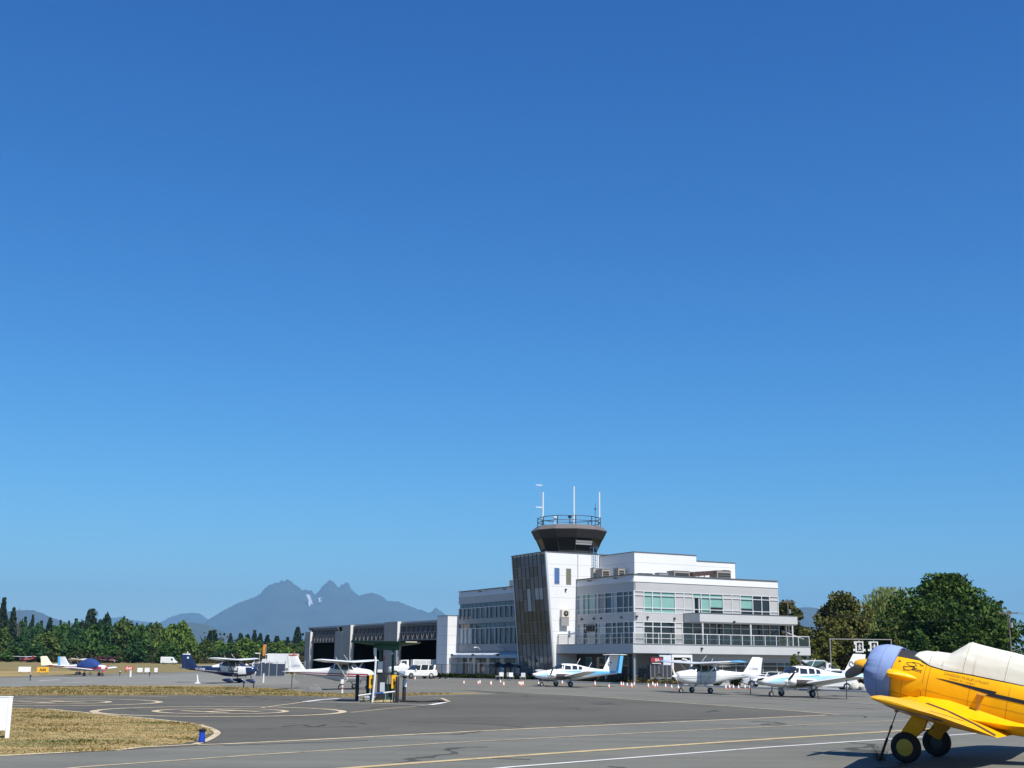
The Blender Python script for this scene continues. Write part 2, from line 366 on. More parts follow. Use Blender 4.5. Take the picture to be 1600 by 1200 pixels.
stripe('taxi_line', P((500, 1205), (620, 1195.5), (800, 1182.5), (1000, 1169), (1250, 1152.5), (1455, 1139.5), (1620, 1129)), 0.3, PAINT_Y)
stripe('white_lane_line', P((720, 1207), (800, 1199.5), (1000, 1184), (1200, 1168.5), (1400, 1155), (1600, 1142)), 0.15, PAINT_W)
stripe('apron_joint_line', P((620, 1063), (760, 1069), (1000, 1080), (1200, 1091), (1420, 1104)), 0.35, mat('pale_joint', (0.24, 0.24, 0.235), 0.9))
stripe('apron_joint_line', P((640, 1068), (800, 1075.5), (1000, 1087), (1240, 1101), (1345, 1107)), 0.22, mat('pale_joint', (0.24, 0.24, 0.235), 0.9))
for a, b in (((40, 1090), (72, 1090)), ((105, 1088.6), (200, 1088)), ((200, 1088), (262, 1089)), ((325, 1088.8), (333, 1089)), ((349, 1086.8), (364, 1086.6)), ((445, 1087.5), (470, 1087.6))):
    stripe('pad_edge_dash', P(a, b), 0.3, PAINT_C)
stripe('taxi_guide_line', P((408, 1106.5), (476, 1097.2)), 0.16, PAINT_C); stripe('taxi_guide_line', P((548, 1113.8), (610, 1107.5), (690, 1100.3)), 0.13, PAINT_C)
stripe('fuel_bay_line', P((476, 1097), (500, 1094), (530, 1091.8)), 0.32, PAINT_W, z=0.024)
stripe('fuel_bay_line', P((476, 1097), (672, 1102)), 0.16, PAINT_W, z=0.028)
stripe('fuel_bay_line', P((672, 1102), (696, 1098)), 0.32, PAINT_W, z=0.024)
stripe('fuel_bay_line', P((702, 1097), (690, 1091.5), (676, 1091)), 0.22, PAINT_C, z=0.024)
stripe('far_edge_line', P((60, 1063.5), (95, 1062.5)), 0.5, PAINT_W); stripe('far_edge_line', P((100, 1067), (150, 1066.3)), 0.3, PAINT_W)
# tyre scuffs: narrow dark arcs of rubber on the apron
RUB = mat('rubber_scuff', (0.045, 0.045, 0.045), 0.9)
for pts in (((440, 1136), (470, 1133.5), (490, 1136), (510, 1133)), ((566, 1140), (610, 1139.6)), ((350, 1166), (575, 1158)), ((835, 1108), (890, 1107), (905, 1109)), ((525, 1104), (534, 1103)), ((1280, 1117.5), (1345, 1119), (1352, 1122)), ((950, 1199), (978, 1201)), ((770, 1186), (830, 1188)), ((640, 1128), (760, 1132), (820, 1137))):
    stripe('rubber_mark', smooth_line(P(*pts)), 0.09, RUB, z=0.0245)
# concrete kerb in front of the planting bed
kb = MB(); rings = []
for i, p in enumerate(kerb_line):
    d = (kerb_line[min(i+1, len(kerb_line)-1)]-kerb_line[max(i-1, 0)]).normalized(); n = Vector((-d.y, d.x, 0))
    rings.append([(p+n*o)[:2]+(z,) for o, z in ((-0.02, 0), (-0.02, 0.15), (0.28, 0.15), (0.28, 0))])
kb.loft(rings)
structure('kerb', kb, mat('kerb_concrete', (0.52, 0.50, 0.46), 0.85, var=0.12, vscale=0.6))

# ------------------------------------------------------------------ terminal building with control tower
# local axes: x along the sunlit front, y along the shaded front (away from the camera), corner at the origin
BC = Vector((13.273, 132.0, 0)); BR = R(28)
def bw(x, y, z=0):
    return Vector((BC.x+x*math.cos(BR)-y*math.sin(BR), BC.y+x*math.sin(BR)+y*math.cos(BR), z))
WP = panel_mat('white_wall_panels', (0.66, 0.66, 0.66), 1.27, 0.45)
CLW = mat('white_cladding', (0.62, 0.62, 0.62), 0.5, var=0.04, vscale=0.4)
CLG = mat('grey_cladding', (0.40, 0.40, 0.40), 0.5, var=0.05, vscale=0.5)
CLD = mat('mid_grey_cladding', (0.25, 0.255, 0.26), 0.5, var=0.05, vscale=0.5)
MULL = mat('pale_mullion', (0.55, 0.55, 0.55), 0.4)
SOFF = mat('grey_soffit', (0.30, 0.30, 0.31), 0.8)  # even grey for the soffits and the roof deck
GLA = [mat('office_glass_dark', (0.010, 0.014, 0.018), 0.03, 0, 0.8), mat('office_glass_blue', (0.02, 0.032, 0.045), 0.04, 0, 0.9), mat('office_glass_grey', (0.028, 0.036, 0.044), 0.05, 0, 0.7)]
BLIND = mat('glass_over_green_blind', (0.19, 0.36, 0.32), 0.15, 0, 0.6, var=0.06, vscale=0.8)
GBLUE = mat('pale_glass_panel', (0.30, 0.36, 0.39), 0.15, 0, 0.6)
TINT = mat('bronze_glass', (0.095, 0.106, 0.114), 0.06, 0, 0.25)
COPING = mat('dark_coping', (0.10, 0.105, 0.11), 0.5)
rng = random.Random(5)
term = thing('terminal_building', 'white and grey three storey terminal with a dark control tower cab and wrap around balcony', 'building', BC, BR)
XR, YL, TY0, TY1 = 19.8, 43.25, 11.84, 19.95
# opaque core behind the cladding
cw = MB(); cw.box((0.22, 0.22, 0), (XR-0.05, YL-0.02, 11.0)); cw.build('core_wall', mat('core_grey', (0.22, 0.22, 0.23), 0.8), term, smooth=False)
def band(name, z0, z1, m, out=0.0, ys=((0, YL),), xs=((0, XR),), th=0.25):
    mb = MB()
    for a, b in ys: mb.box((-out, a, z0), (th, b, z1))
    for a, b in xs:
        a2 = max(a, th) if a <= 0 else a
        mb.box((a2 if ys else a, -out, z0), (b, th, z1))
        if a <= 0 and ys: mb.box((-out, -out, z0), (a2, 0, z1))
    return mb.build(name, m, term, smooth=False)
CLS = mat('pale_grey_cladding', (0.44, 0.445, 0.445), 0.5, var=0.04, vscale=0.5)
pp = MB()       # the parapet leans back a little, so the shaded front catches a graze of sun
pp.loft([[(-0.06, y, 10.68), (0.30, y, 10.68), (0.30, y, 11.42), (0.07, y, 11.42)] for y in (0.0, YL)])
pp.loft([[(x, -0.06, 10.68), (x, 0.30, 10.68), (x, 0.30, 11.42), (x, 0.0, 11.42)] for x in (0.30, XR)])
pp.add([(-0.06, 0, 10.68), (-0.06, -0.06, 10.68), (0.30, -0.06, 10.68), (0.30, 0.0, 11.42), (0.07, 0.0, 11.42)], [(0, 1, 4), (1, 2, 3, 4)])
pp.build('parapet', CLW, term, smooth=False)
band('roof_coping', 11.42, 11.52, COPING, 0.09)
band('fascia', 9.74, 10.68, CLG)
band('spandrel', 6.52, 7.42, CLG, 0.0, ys=((0, TY0),))
band('sill_spandrel', 7.06, 7.72, CLD, 0.0, ys=((TY1, YL),), xs=())
band('lower_spandrel', 3.36, 4.38, CLD, 0.0, ys=((TY1, YL),), xs=())
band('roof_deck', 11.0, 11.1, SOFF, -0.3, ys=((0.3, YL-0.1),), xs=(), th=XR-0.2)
def pane(name, face, a0, a1, z0, z1, m, dep=0.10, sub=None):
    """one window pane or solid infill panel set back in its face; face 'L' is x=0, face 'F' is y=const"""
    mb = MB(); j = [rng.uniform(-0.012, 0.012) for _ in range(4)]
    c = [(a0, z0), (a1, z0), (a1, z1), (a0, z1)]
    if face == 'L': v = [(dep+jj, a, z) for (a, z), jj in zip(c, j)]; v2 = [(dep+0.05, a, z) for a, z in c]
    else:
        y0 = face; v = [(a, y0+dep+jj, z) for (a, z), jj in zip(c, j)]; v2 = [(a, y0+dep+0.05, z) for a, z in c]
    mb.add(v+v2, [(0, 1, 2, 3), (4, 7, 6, 5), (0, 4, 5, 1), (1, 5, 6, 2), (2, 6, 7, 3), (3, 7, 4, 0)])
    return mb.build(name, m, term, smooth=False)
def grid(name, face, a0, a1, z0, z1, vs, hs, m=MULL, w=0.09, out=0.02, dep=0.12):
    mb = MB(); x0, x1 = (-out, dep) if face == 'L' else (face-out, face+dep)
    def bx(aa, ab, za, zb, o=0.0):
        if face == 'L': mb.box((x0-o, aa, za), (x1, ab, zb))
        else: mb.box((aa, x0-o, za), (ab, x1, zb))
    for a in vs: bx(a-w/2, a+w/2, z0, z1, 0.004)
    for z in hs: bx(a0, a1, z-0.04, z+0.04)
    bx(a0, a1, z0, z0+0.08); bx(a0, a1, z1-0.08, z1)
    return mb.build(name, m, term, smooth=False)
# third floor, sunlit front
f3 = [0.0, 1.28, 2.39, 3.51, 5.38, 6.55, 7.74, 8.87, 10.07, 11.89, 13.14, 14.33, 16.08, 17.37, 18.52, 19.75]
k3 = 'PBBBPPOBCPPCDDP'
for i, k in enumerate(k3):
    a, b = f3[i]+0.04, f3[i+1]-0.04
    if k == 'P': pane('infill_panel', 0.0, a, b, 7.46, 9.70, CLG, 0.06)
    elif k == 'B': pane('window', 0.0, a, b, 7.46, 9.70, BLIND)
    elif k == 'D': pane('window', 0.0, a, b, 7.46, 9.70, GLA[0])
    elif k == 'C': pane('window', 0.0, a, b, 8.25, 9.70, BLIND); pane('window', 0.0, a, b, 7.46, 8.25, GLA[0])
    elif k == 'O':
        pane('window', 0.0, a, b, 9.2, 9.70, BLIND); pane('open_window', 0.0, a, b, 7.46, 9.16, GLA[0], 0.2)
        sash = MB(); sash.box((a, -0.12, 7.5), (a+0.09, 0.0, 9.14)); sash.box((b-0.34, -0.10, 7.5), (b-0.24, 0.0, 9.14)); sash.build('window_sash', W, term, smooth=False)
grid('window_frame', 0.0, 0, XR-0.05, 7.42, 9.74, f3, (7.95, 9.28))
# second floor, sunlit front (partly under the canopy)
f2 = [0.0, 1.23, 2.39, 3.47, 5.31, 6.29, 7.67, 9.01, 9.97, 10.94, 11.82, 13.07, 14.24, 15.77, 17.42, 18.44, 19.75]
for i in range(16):
    a, b = f2[i]+0.04, f2[i+1]-0.04
    k = 'PDDDPQDDQQQQQDQQ'[i]
    m = {'P': CLG, 'D': GLA[0], 'Q': GLA[i % 3]}[k]
    pane('infill_panel' if k == 'P' else 'window', 0.0, a, b, 4.2, 6.48, m, 0.06 if k == 'P' else 0.10)
grid('window_frame', 0.0, 0, XR-0.05, 4.12, 6.52, f2, (4.75, 5.98))
# third floor, shaded front, right of the tower
l3 = [0.0, 1.04, 2.04, 3.44, 4.35, 5.79, 7.26, 7.94, 9.45, 10.43, 11.70]
for i in range(10):
    a, b = l3[i]+0.04, l3[i+1]-0.04
    pane('window', 'L', a, b, 7.46, 9.70, [GLA[1], GLA[1], GLA[2], GBLUE, GLA[1], CLD, GBLUE, BLIND, BLIND, GBLUE][i])
grid('window_frame', 'L', 0.0, TY0, 7.42, 9.74, l3, (8.0, 9.25))
for i in range(10):
    a, b = l3[i]+0.04, l3[i+1]-0.04
    pane('window', 'L', a, b, 4.2, 6.48, [GLA[1], GLA[0], GLA[2], GLA[0], GLA[1], GBLUE, GLA[2], GBLUE, GLA[2], GBLUE][i])
grid('window_frame', 'L', 0.0, TY0, 4.12, 6.52, l3, (4.8, 5.95))
# left wing: three rows behind pale fins
w3 = [20.2, 21.6, 22.9, 24.3, 25.6, 26.98, 28.21, 29.67, 31.13, 32.26, 33.86, 34.94, 36.52, 37.95, 39.11, 40.64, 41.83, 43.1]
for i in range(17):
    a, b = w3[i]+0.05, w3[i+1]-0.05
    pane('window', 'L', a, b, 7.76, 9.12, GLA[[0, 0, 1, 0, 0, 2, 0, 0, 1, 0, 2, 1, 0, 1, 0, 2, 1][i]])
    pane('window', 'L', a, b, 9.16, 9.70, GLA[1])
    pane('window' if i < 14 else 'infill_panel', 'L', a, b, 4.42, 6.40, GLA[[0, 0, 0, 0, 0, 0, 1, 0, 0, 1, 0, 1, 2, 0][i]] if i < 14 else GBLUE)
    pane('window', 'L', a, b, 6.44, 7.02, GLA[1])
    pane('window', 'L', a, b, 0.15, 2.68, [GLA[2], GBLUE, GLA[2]][i % 3])
fin = MB()
for a in w3:
    fin.box((-0.06, a-0.035, 7.72), (0.12, a+0.035, 9.14)); fin.box((-0.06, a-0.035, 4.38), (0.12, a+0.035, 6.42))
    fin.box((-0.06, a-0.05, 0.1), (0.12, a+0.05, 1.9))
fin.box((-0.05, TY1, 9.10), (0.12, YL, 9.18)); fin.box((-0.05, TY1, 6.38), (0.12, YL, 6.46)); fin.box((-0.05, TY1, 1.9), (0.12, YL, 1.98))
fin.build('window_frame', MULL, term, smooth=False)
aw = MB(); aw.prism([(-0.02, 3.3), (-1.05, 2.98), (-1.05, 2.60), (-0.98, 2.60), (-0.02, 2.72)], TY1+0.1, YL-0.05, 'y'); aw.build('awning', mat('awning_grey_blue', (0.42, 0.46, 0.5), 0.5), term, smooth=False)
for y in (29.3, 36.3, 42.7):
    lampm = MB(); lampm.box((-1.25, y-0.2, 2.85), (-1.06, y+0.2, 3.1)); lampm.build('wall_lamp', DARK, term, smooth=False)
for y in (28.9, 35.9):
    ar = MB(); ar.tube([(-0.05, y, 3.4), (-0.6, y, 3.95), (-1.05, y+0.1, 3.95)], 0.045, 6); ar.lathe([(0.0, 0.12), (0.14, 0.06), (0.16, 0.0), (0.0, 0.0)], (-1.1, y+0.1, 3.86), seg=10); ar.build('bracket_lamp', GALV, term)
for y, z in ((28.0, 11.3), (35.0, 11.3), (2.2, 11.3), (7.6, 11.3)):
    br = MB(); br.tube([(-0.05, y, z), (-0.75, y, z-0.16)], 0.05, 6); br.box((-1.0, y-0.22, z-0.26), (-0.7, y+0.22, z-0.12))
    br.build('parapet_lamp', DARK, term)
# control tower shaft: outward leaning glass wall with reflections coloured into its panes, white panelled side
sh = MB(); TB, TT, TZ = -2.85, -4.1, 14.5
sh.loft([[(TB, TY0, 0), (TB, TY1, 0), (6.0, TY1, 0), (6.0, TY0, 0)], [(TT, TY0, TZ), (TT, TY1, TZ), (6.0, TY1, TZ), (6.0, TY0, TZ)]])
sh.build('tower_shaft', WP, term, smooth=False)
lean = lambda z: TB+(TT-TB)*z/TZ
gp = MB(); nc, nr = 8, 11
def pane_reflection(i, j):  # pane shades, row by row, paint reflections into the glass colour
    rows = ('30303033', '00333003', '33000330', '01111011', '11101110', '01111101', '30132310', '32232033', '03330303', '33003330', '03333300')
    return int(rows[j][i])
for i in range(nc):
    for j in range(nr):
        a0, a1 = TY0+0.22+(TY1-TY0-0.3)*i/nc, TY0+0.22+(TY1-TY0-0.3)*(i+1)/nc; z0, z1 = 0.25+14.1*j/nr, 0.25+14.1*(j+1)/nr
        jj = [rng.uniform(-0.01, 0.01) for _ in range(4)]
        gp.quad((lean(z0)-0.05+jj[0], a0+0.015, z0), (lean(z0)-0.05+jj[1], a1-0.015, z0), (lean(z1)-0.05+jj[2], a1-0.015, z1-0.03), (lean(z1)-0.05+jj[3], a0+0.015, z1-0.03), pane_reflection(i, j))
gp.build('tower_glass', [TINT, mat('tower_reflection_tan', (0.095, 0.090, 0.066), 0.06, 0, 0.2), mat('tower_reflection_pale', (0.33, 0.39, 0.41), 0.08, 0, 0.3), mat('tower_reflection_grey', (0.135, 0.155, 0.172), 0.06, 0, 0.3)], term, smooth=False)
gm = MB()
for i in range(nc+1):
    a = TY0+0.22+(TY1-TY0-0.3)*i/nc
    gm.loft([[(lean(z)-0.09, a-0.03, z), (lean(z)-0.09, a+0.03, z), (lean(z)+0.02, a+0.03, z), (lean(z)+0.02, a-0.03, z)] for z in (0.1, TZ-0.05)])
gm.build('tower_mullions', mat('tower_mullion', (0.045, 0.048, 0.048), 0.5), term, smooth=False)
gt = MB()
gt.loft([[(lean(z)-0.14, a, z) for a in (TY1-0.06, TY1+0.10)]+[(lean(z)+0.2, a, z) for a in (TY1+0.10, TY1-0.06)] for z in (0, TZ+0.06)])
gt.loft([[(lean(z)-0.11, a, z) for a in (TY0-0.04, TY0+0.2)]+[(lean(z)+0.1, a, z) for a in (TY0+0.2, TY0-0.04)] for z in (0, TZ+0.04)])
gt.build('tower_edge_trim', mat('silver_trim', (0.55, 0.56, 0.57), 0.35, 0.3), term, smooth=False)
tc = MB(); tc.box((TT-0.16, TY0-0.05, TZ), (6.05, TY1+0.12, TZ+0.09)); tc.build('tower_coping', COPING, term, smooth=False)
for x, m in ((-2.92, mat('blue_slot_glass', (0.06, 0.12, 0.30), 0.06, 0, 0.8)), (-1.36, mat('olive_slot_glass', (0.16, 0.16, 0.11), 0.06, 0, 0.8))):
    wq = MB(); wq.box((x-0.02, TY0-0.02, 10.95), (x+0.56, TY0+0.1, 12.68)); o = wq.build('slot_window', m, term, smooth=False)
    fq = MB()
    for b in (((x-0.07, 10.90), (x-0.02, 12.73)), ((x+0.56, 10.90), (x+0.61, 12.73)), ((x-0.02, 10.90), (x+0.56, 10.95)), ((x-0.02, 12.68), (x+0.56, 12.73))):
        fq.box((b[0][0], TY0-0.04, b[0][1]), (b[1][0], TY0+0.1, b[1][1]))
    fq.build('frame', GREY, o, smooth=False)
ws = MB(); ws.box((0.12, TY0-0.03, 11.5), (0.2, TY0, 14.45)); ws.build('wall_joint', CLD, term, smooth=False)
ww = MB(); ww.box((6.0, TY0, 11.0), (6.9, TY0+6, 14.42)); ww.build('upper_wall', WP, term, smooth=False)
# air conditioner on the tower side wall, small wall light
acx = MB(); acx.box((-2.25, TY0-0.5, 7.15), (-1.2, TY0-0.02, 8.0)); o = acx.build('air_conditioner', mat('beige_metal', (0.58, 0.53, 0.45), 0.5), term, smooth=False)
fan = MB(); fan.lathe([(0.0, -0.02), (0.28, -0.02), (0.33, 0.0)], (-1.72, TY0-0.51, 7.57), 'y', 20); fan.build('fan_grille', DARK, o)
hub = MB(); hub.lathe([(0.0, -0.05), (0.1, -0.04), (0.12, 0.0)], (-1.72, TY0-0.53, 7.57), 'y', 12); hub.build('fan_hub', GREY, o)
brk = MB(); brk.box((-2.3, TY0-0.45, 6.2), (-1.3, TY0-0.02, 7.14)); brk.build('bracket_cabinet', CLD, o, smooth=False)
wl = MB(); wl.lathe([(0.0, -0.2), (0.1, -0.18), (0.12, 0.0)], (-1.5, TY0-0.02, 10.3), 'y', 10); wl.build('wall_lamp', DARK, term)
# tower cab: eleven sided, glazed, flaring upward
CX, CY = 1.38, 15.8; NS = 11; PHC = R(-150.5)+2*PI/NS*0.26
def cab(name, prof, m, **k):
    mb = MB(); mb.lathe(prof, (CX, CY, 0), 'z', NS, ph=PHC, **k); return mb.build(name, m, term, ang=8)
cab('cab_sill', [(3.35, 14.55), (3.38, 14.95), (3.28, 14.95)], DARK)
cab('cab_glass', [(3.30, 14.95), (3.98, 16.45)], mat('cab_glass', (0.012, 0.015, 0.015), 0.05, 0, 0.3))
for k in range(NS):
    a = 2*PI*k/NS+PHC; ca, sa = math.cos(a), math.sin(a)
    mm = MB(); mm.tube([(CX+3.32*ca, CY+3.32*sa, 14.95), (CX+4.0*ca, CY+4.0*sa, 16.45)], 0.06, 6); mm.build('cab_mullion', DARK, term)
bl = MB(); kk = None
for k in range(NS):   # lowered sun shade behind two of the panes
    a0, a1 = 2*PI*k/NS+PHC, 2*PI*(k+1)/NS+PHC; am = (a0+a1)/2
    wx = -math.sin(BR+am); 
    if abs((BR+am-R(-68)+PI) % (2*PI)-PI) < 0.3:
        pt = lambda r, a, z: (CX+r*math.cos(a), CY+r*math.sin(a), z)
        bl.quad(pt(3.82, a0, 15.85), pt(3.82, a1, 15.85), pt(3.92, a1, 16.1), pt(3.92, a0, 16.1)); bl.quad(pt(3.76, a0, 15.62), pt(3.76, a1, 15.62), pt(3.80, a1, 15.80), pt(3.80, a0, 15.80))
if bl.v: bl.build('cab_sun_shade', mat('shade_grey', (0.32, 0.32, 0.31), 0.6), term, smooth=False)
cab('cab_eave', [(3.95, 16.42), (4.12, 16.42), (4.60, 17.36), (4.0, 17.36)], mat('brown_eave', (0.028, 0.025, 0.025), 0.6))
cab('cab_roof', [(4.60, 17.36), (4.62, 17.44), (3.95, 17.98), (3.7, 18.0), (0.0, 18.02)], mat('brown_roof_edge', (0.12, 0.108, 0.102), 0.6))
rl = MB()
for z in (18.5, 19.02): rl.tube([(CX+3.8*math.cos(2*PI*k/NS+PHC), CY+3.8*math.sin(2*PI*k/NS+PHC), z) for k in range(NS+1)], 0.045, 6, caps=False)
for k in range(NS): a = 2*PI*k/NS+PHC; rl.tube([(CX+3.8*math.cos(a), CY+3.8*math.sin(a), 17.9), (CX+3.8*math.cos(a), CY+3.8*math.sin(a), 19.04)], 0.055, 6)
rl.build('roof_railing', mat('blue_black_rail', (0.02, 0.035, 0.06), 0.5), term)
def local_of(px, py, Y):
    p = far(px, py, Y)-BC; return (p.x*math.cos(BR)+p.y*math.sin(BR), -p.x*math.sin(BR)+p.y*math.cos(BR), p.z)
for px, ptop, Yd in ((848.5, 769, 144.6), (896.8, 760, 147.0), (936.5, 769, 146.8)):
    t = local_of(px, ptop, Yd); a = MB(); a.tube([(t[0], t[1], 18.0), (t[0], t[1], 18.7)], 0.05, 6); a.tube([(t[0], t[1], 18.7), (t[0], t[1], t[2])], 0.085, 8); a.build('whip_antenna', W, term)
t = local_of(842.5, 758, 144.5); a = MB(); a.tube([(t[0], t[1], 18.0), (t[0], t[1], t[2])], 0.02, 6)
for z, l in ((t[2], 0.5), (t[2]-2.65, 0.5)):
    a.tube([(t[0]-0.35, t[1]+0.15, z), (t[0]+0.35, t[1]-0.15, z-0.03)], 0.035, 6)
    for s in (-0.3, 0.3): a.tube([(t[0]+s, t[1]-s*0.4, z-0.22), (t[0]+s, t[1]-s*0.4, z+0.22)], 0.012, 5)
a.build('yagi_antenna', GALV, term)
t = local_of(930, 787, 146.0); a = MB(); a.tube([(t[0], t[1], 18.0), (t[0], t[1], t[2])], 0.03, 6); a.lathe([(0, 0.3), (0.1, 0.22), (0.1, 0.08), (0, 0)], (t[0], t[1], t[2]-0.8), seg=8); a.tube([(t[0]-0.1, t[1], 19.1), (t[0]+0.75, t[1]-0.4, 19.1)], 0.02, 5); a.build('mast_antenna', DARK, term)
for px, Y2 in ((867, 144.2), (890.5, 143.4)):
    t = local_of(px, 812, Y2); a = MB(); a.tube([(t[0], t[1], 17.9), (t[0], t[1], 18.75)], 0.06, 6); a.lathe([(0.06, 0), (0.24, 0.1), (0.24, 0.28), (0.0, 0.34)], (t[0], t[1], 18.72), seg=10); a.build('roof_beacon', W if px < 880 else DARK, term)
# penthouse on the roof and rooftop units
ph = MB(); ph.box((3.14, 4.5, 11.05), (11.7, TY0-0.0, 14.3)); ph.box((11.7, 4.9, 11.05), (17.6, TY0, 13.72)); ph.build('roof_penthouse', WP, term, smooth=False)
pc = MB(); pc.box((3.08, 4.44, 14.3), (11.76, TY0-0.02, 14.38)); pc.box((11.78, 4.84, 13.72), (17.66, TY0-0.02, 13.79)); pc.build('penthouse_coping', COPING, term, smooth=False)
lad = MB()
for x in (3.25, 3.75): lad.tube([(x-1.15, TY0-0.35, 11.1), (x-1.15, TY0-0.35, 15.3), (x-1.15, TY0+0.5, 15.3)], 0.035, 6)
for k in range(12): lad.tube([(2.1, TY0-0.35, 11.4+0.3*k), (2.6, TY0-0.35, 11.4+0.3*k)], 0.025, 6)
lad.build('roof_ladder', mat('blue_steel', (0.10, 0.25, 0.42), 0.4), term)
BEI = mat('beige_unit', (0.50, 0.46, 0.40), 0.6, var=0.06); BRN = mat('brown_unit', (0.30, 0.26, 0.22), 0.6, var=0.08)
def unit(x0, y0, x1, y1, z1, m, name='roof_unit'):
    mb = MB(); mb.box((x0, y0, 11.1), (x1, y1, z1)); o = mb.build(name, m, term, smooth=False)
    l = MB()
    for k in range(4): z = 11.3+(z1-11.45)*k/4; l.box((x0+0.12, y0-0.03, z), (x1-0.12, y0, z+(z1-11.4)/6))
    l.build('louvre', DARK if m is BRN else BRN, o, smooth=False)
    t = MB(); t.box((x0-0.04, y0-0.04, z1), (x1+0.04, y1+0.04, z1+0.05)); t.build('lid', GREY, o, smooth=False)
unit(0.5, 8.9, 1.2, 9.6, 12.65, BEI); unit(0.55, 7.2, 1.6, 8.6, 12.45, BRN); unit(1.7, 5.6, 2.6, 6.6, 12.5, BRN)
unit(0.4, 25.3, 3.0, 29.2, 12.25, mat('cream_unit', (0.62, 0.56, 0.44), 0.6))
unit(6.2, 1.2, 8.3, 2.6, 12.15, BRN); unit(4.4, 1.5, 5.6, 2.4, 11.85, GREY); unit(12.4, 1.6, 14.4, 3.0, 12.45, BRN)
dk = MB()
for k in range(7): x = 9.2+k*0.78; dk.box((x, 1.9+0.04*k, 11.75+0.14*k*0.6), (x+0.76, 2.9, 12.2+0.12*k*0.6)); dk.tube([(x+0.3, 2.2, 11.1), (x+0.3, 2.2, 11.9)], 0.05, 5)
dk.build('roof_duct', mat('duct_brown', (0.06, 0.035, 0.03), 0.6), term, smooth=False)
for x, y in ((2.4, 1.0), (1.6, 1.2)):
    v = MB(); v.box((x, y, 11.1), (x+0.8, y+0.6, 11.72)); v.build('roof_vent', DARK, term, smooth=False)
for x, y in ((0.9, 8.0), (0.9, 31.0), (19.2, 0.6)):
    v = MB(); v.tube([(x, y, 11.1), (x, y, 13.1 if y > 2 else 11.9)], 0.025, 5); v.tube([(x-0.25, y, 12.7 if y > 2 else 11.8), (x+0.25, y, 12.7 if y > 2 else 11.8)], 0.02, 5); v.build('roof_aerial', GALV, term)
# wrap-around balcony slab, canopy, posts, glass railing
SX, SY, SXR = -2.64, -3.7, 21.0
sl = MB(); sl.loft([[(SX, TY0-0.02, z), (SX, SY, z), (SXR, SY, z), (SXR, -0.02, z), (-0.02, -0.02, z), (-0.02, TY0-0.02, z)] for z in (3.16, 4.06)]); sl.build('balcony_slab', CLS, term, smooth=False)
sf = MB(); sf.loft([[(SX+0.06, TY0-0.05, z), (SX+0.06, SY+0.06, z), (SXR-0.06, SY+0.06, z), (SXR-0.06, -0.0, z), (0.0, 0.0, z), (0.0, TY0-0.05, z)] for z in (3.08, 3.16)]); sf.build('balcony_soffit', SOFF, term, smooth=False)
dgr = MB(); dgr.box((SX-0.05, SY-0.05, 4.06), (SXR+0.05, SY+0.12, 4.14)); dgr.box((SX-0.05, SY+0.12, 4.06), (SX+0.12, TY0-0.05, 4.14)); dgr.box((SXR-0.12, SY+0.12, 4.06), (SXR+0.05, -0.1, 4.14)); dgr.build('balcony_coping', GREY, term, smooth=False)
gr = MB(); posts = []
for k in range(16): posts.append((SX+0.1+(SXR-SX-0.2)*k/15, SY+0.06))
for k in range(1, 8): posts.append((SX+0.06, SY+0.06+(TY0-SY-0.3)*k/7))
for k in range(1, 3): posts.append((SXR-0.1, SY+0.06+3.4*k/2))
for x, y in posts: gr.box((x-0.035, y-0.035, 4.14), (x+0.035, y+0.035, 5.16))
gr.box((SX+0.02, SY+0.02, 5.16), (SXR-0.06, SY+0.10, 5.23)); gr.box((SX+0.02, SY+0.10, 5.16), (SX+0.10, TY0-0.1, 5.23)); gr.box((SXR-0.14, SY+0.10, 5.16), (SXR-0.06, -0.1, 5.23))
gr.build('balcony_railing', MULL, term, smooth=False)
RG = bpy.data.materials.new('railing_glass'); RG.use_nodes = True; b = RG.node_tree.nodes['Principled BSDF']
b.inputs['Base Color'].default_value = (0.05, 0.075, 0.08, 1); b.inputs['Roughness'].default_value = 0.03; b.inputs['Alpha'].default_value = 0.38
gl = MB(); gl.quad((SX+0.1, SY+0.05, 4.2), (SXR-0.1, SY+0.05, 4.2), (SXR-0.1, SY+0.05, 5.1), (SX+0.1, SY+0.05, 5.1)); gl.quad((SX+0.05, SY+0.1, 4.2), (SX+0.05, TY0-0.1, 4.2), (SX+0.05, TY0-0.1, 5.1), (SX+0.05, SY+0.1, 5.1)); gl.quad((SXR-0.1, SY+0.1, 4.2), (SXR-0.1, -0.1, 4.2), (SXR-0.1, -0.1, 5.1), (SXR-0.1, SY+0.1, 5.1))
gl.build('railing_glass', RG, term, smooth=False)
cp = MB(); cp.box((6.45, -2.95, 6.54), (19.95, -0.02, 7.42)); cp.build('balcony_canopy', CLS, term, smooth=False)
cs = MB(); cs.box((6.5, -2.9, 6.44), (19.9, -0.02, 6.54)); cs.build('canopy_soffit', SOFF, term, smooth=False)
cc_ = MB(); cc_.box((6.40, -3.0, 7.42), (20.0, -0.02, 7.48)); cc_.build('canopy_coping', COPING, term, smooth=False)
for x in (6.9, 13.4, 19.3): p = MB(); p.box((x-0.07, -2.85, 4.06), (x+0.07, -2.7, 6.46)); p.build('canopy_post', MULL, term, smooth=False)
p = MB(); p.box((19.6, -1.4, 4.06), (19.74, -1.25, 6.46)); p.build('canopy_post', MULL, term, smooth=False)
st = MB(); st.tube([(19.85, -0.3, 5.9), (20.4, -3.4, 4.9)], 0.06, 6); st.build('stair_rail', MULL, term)
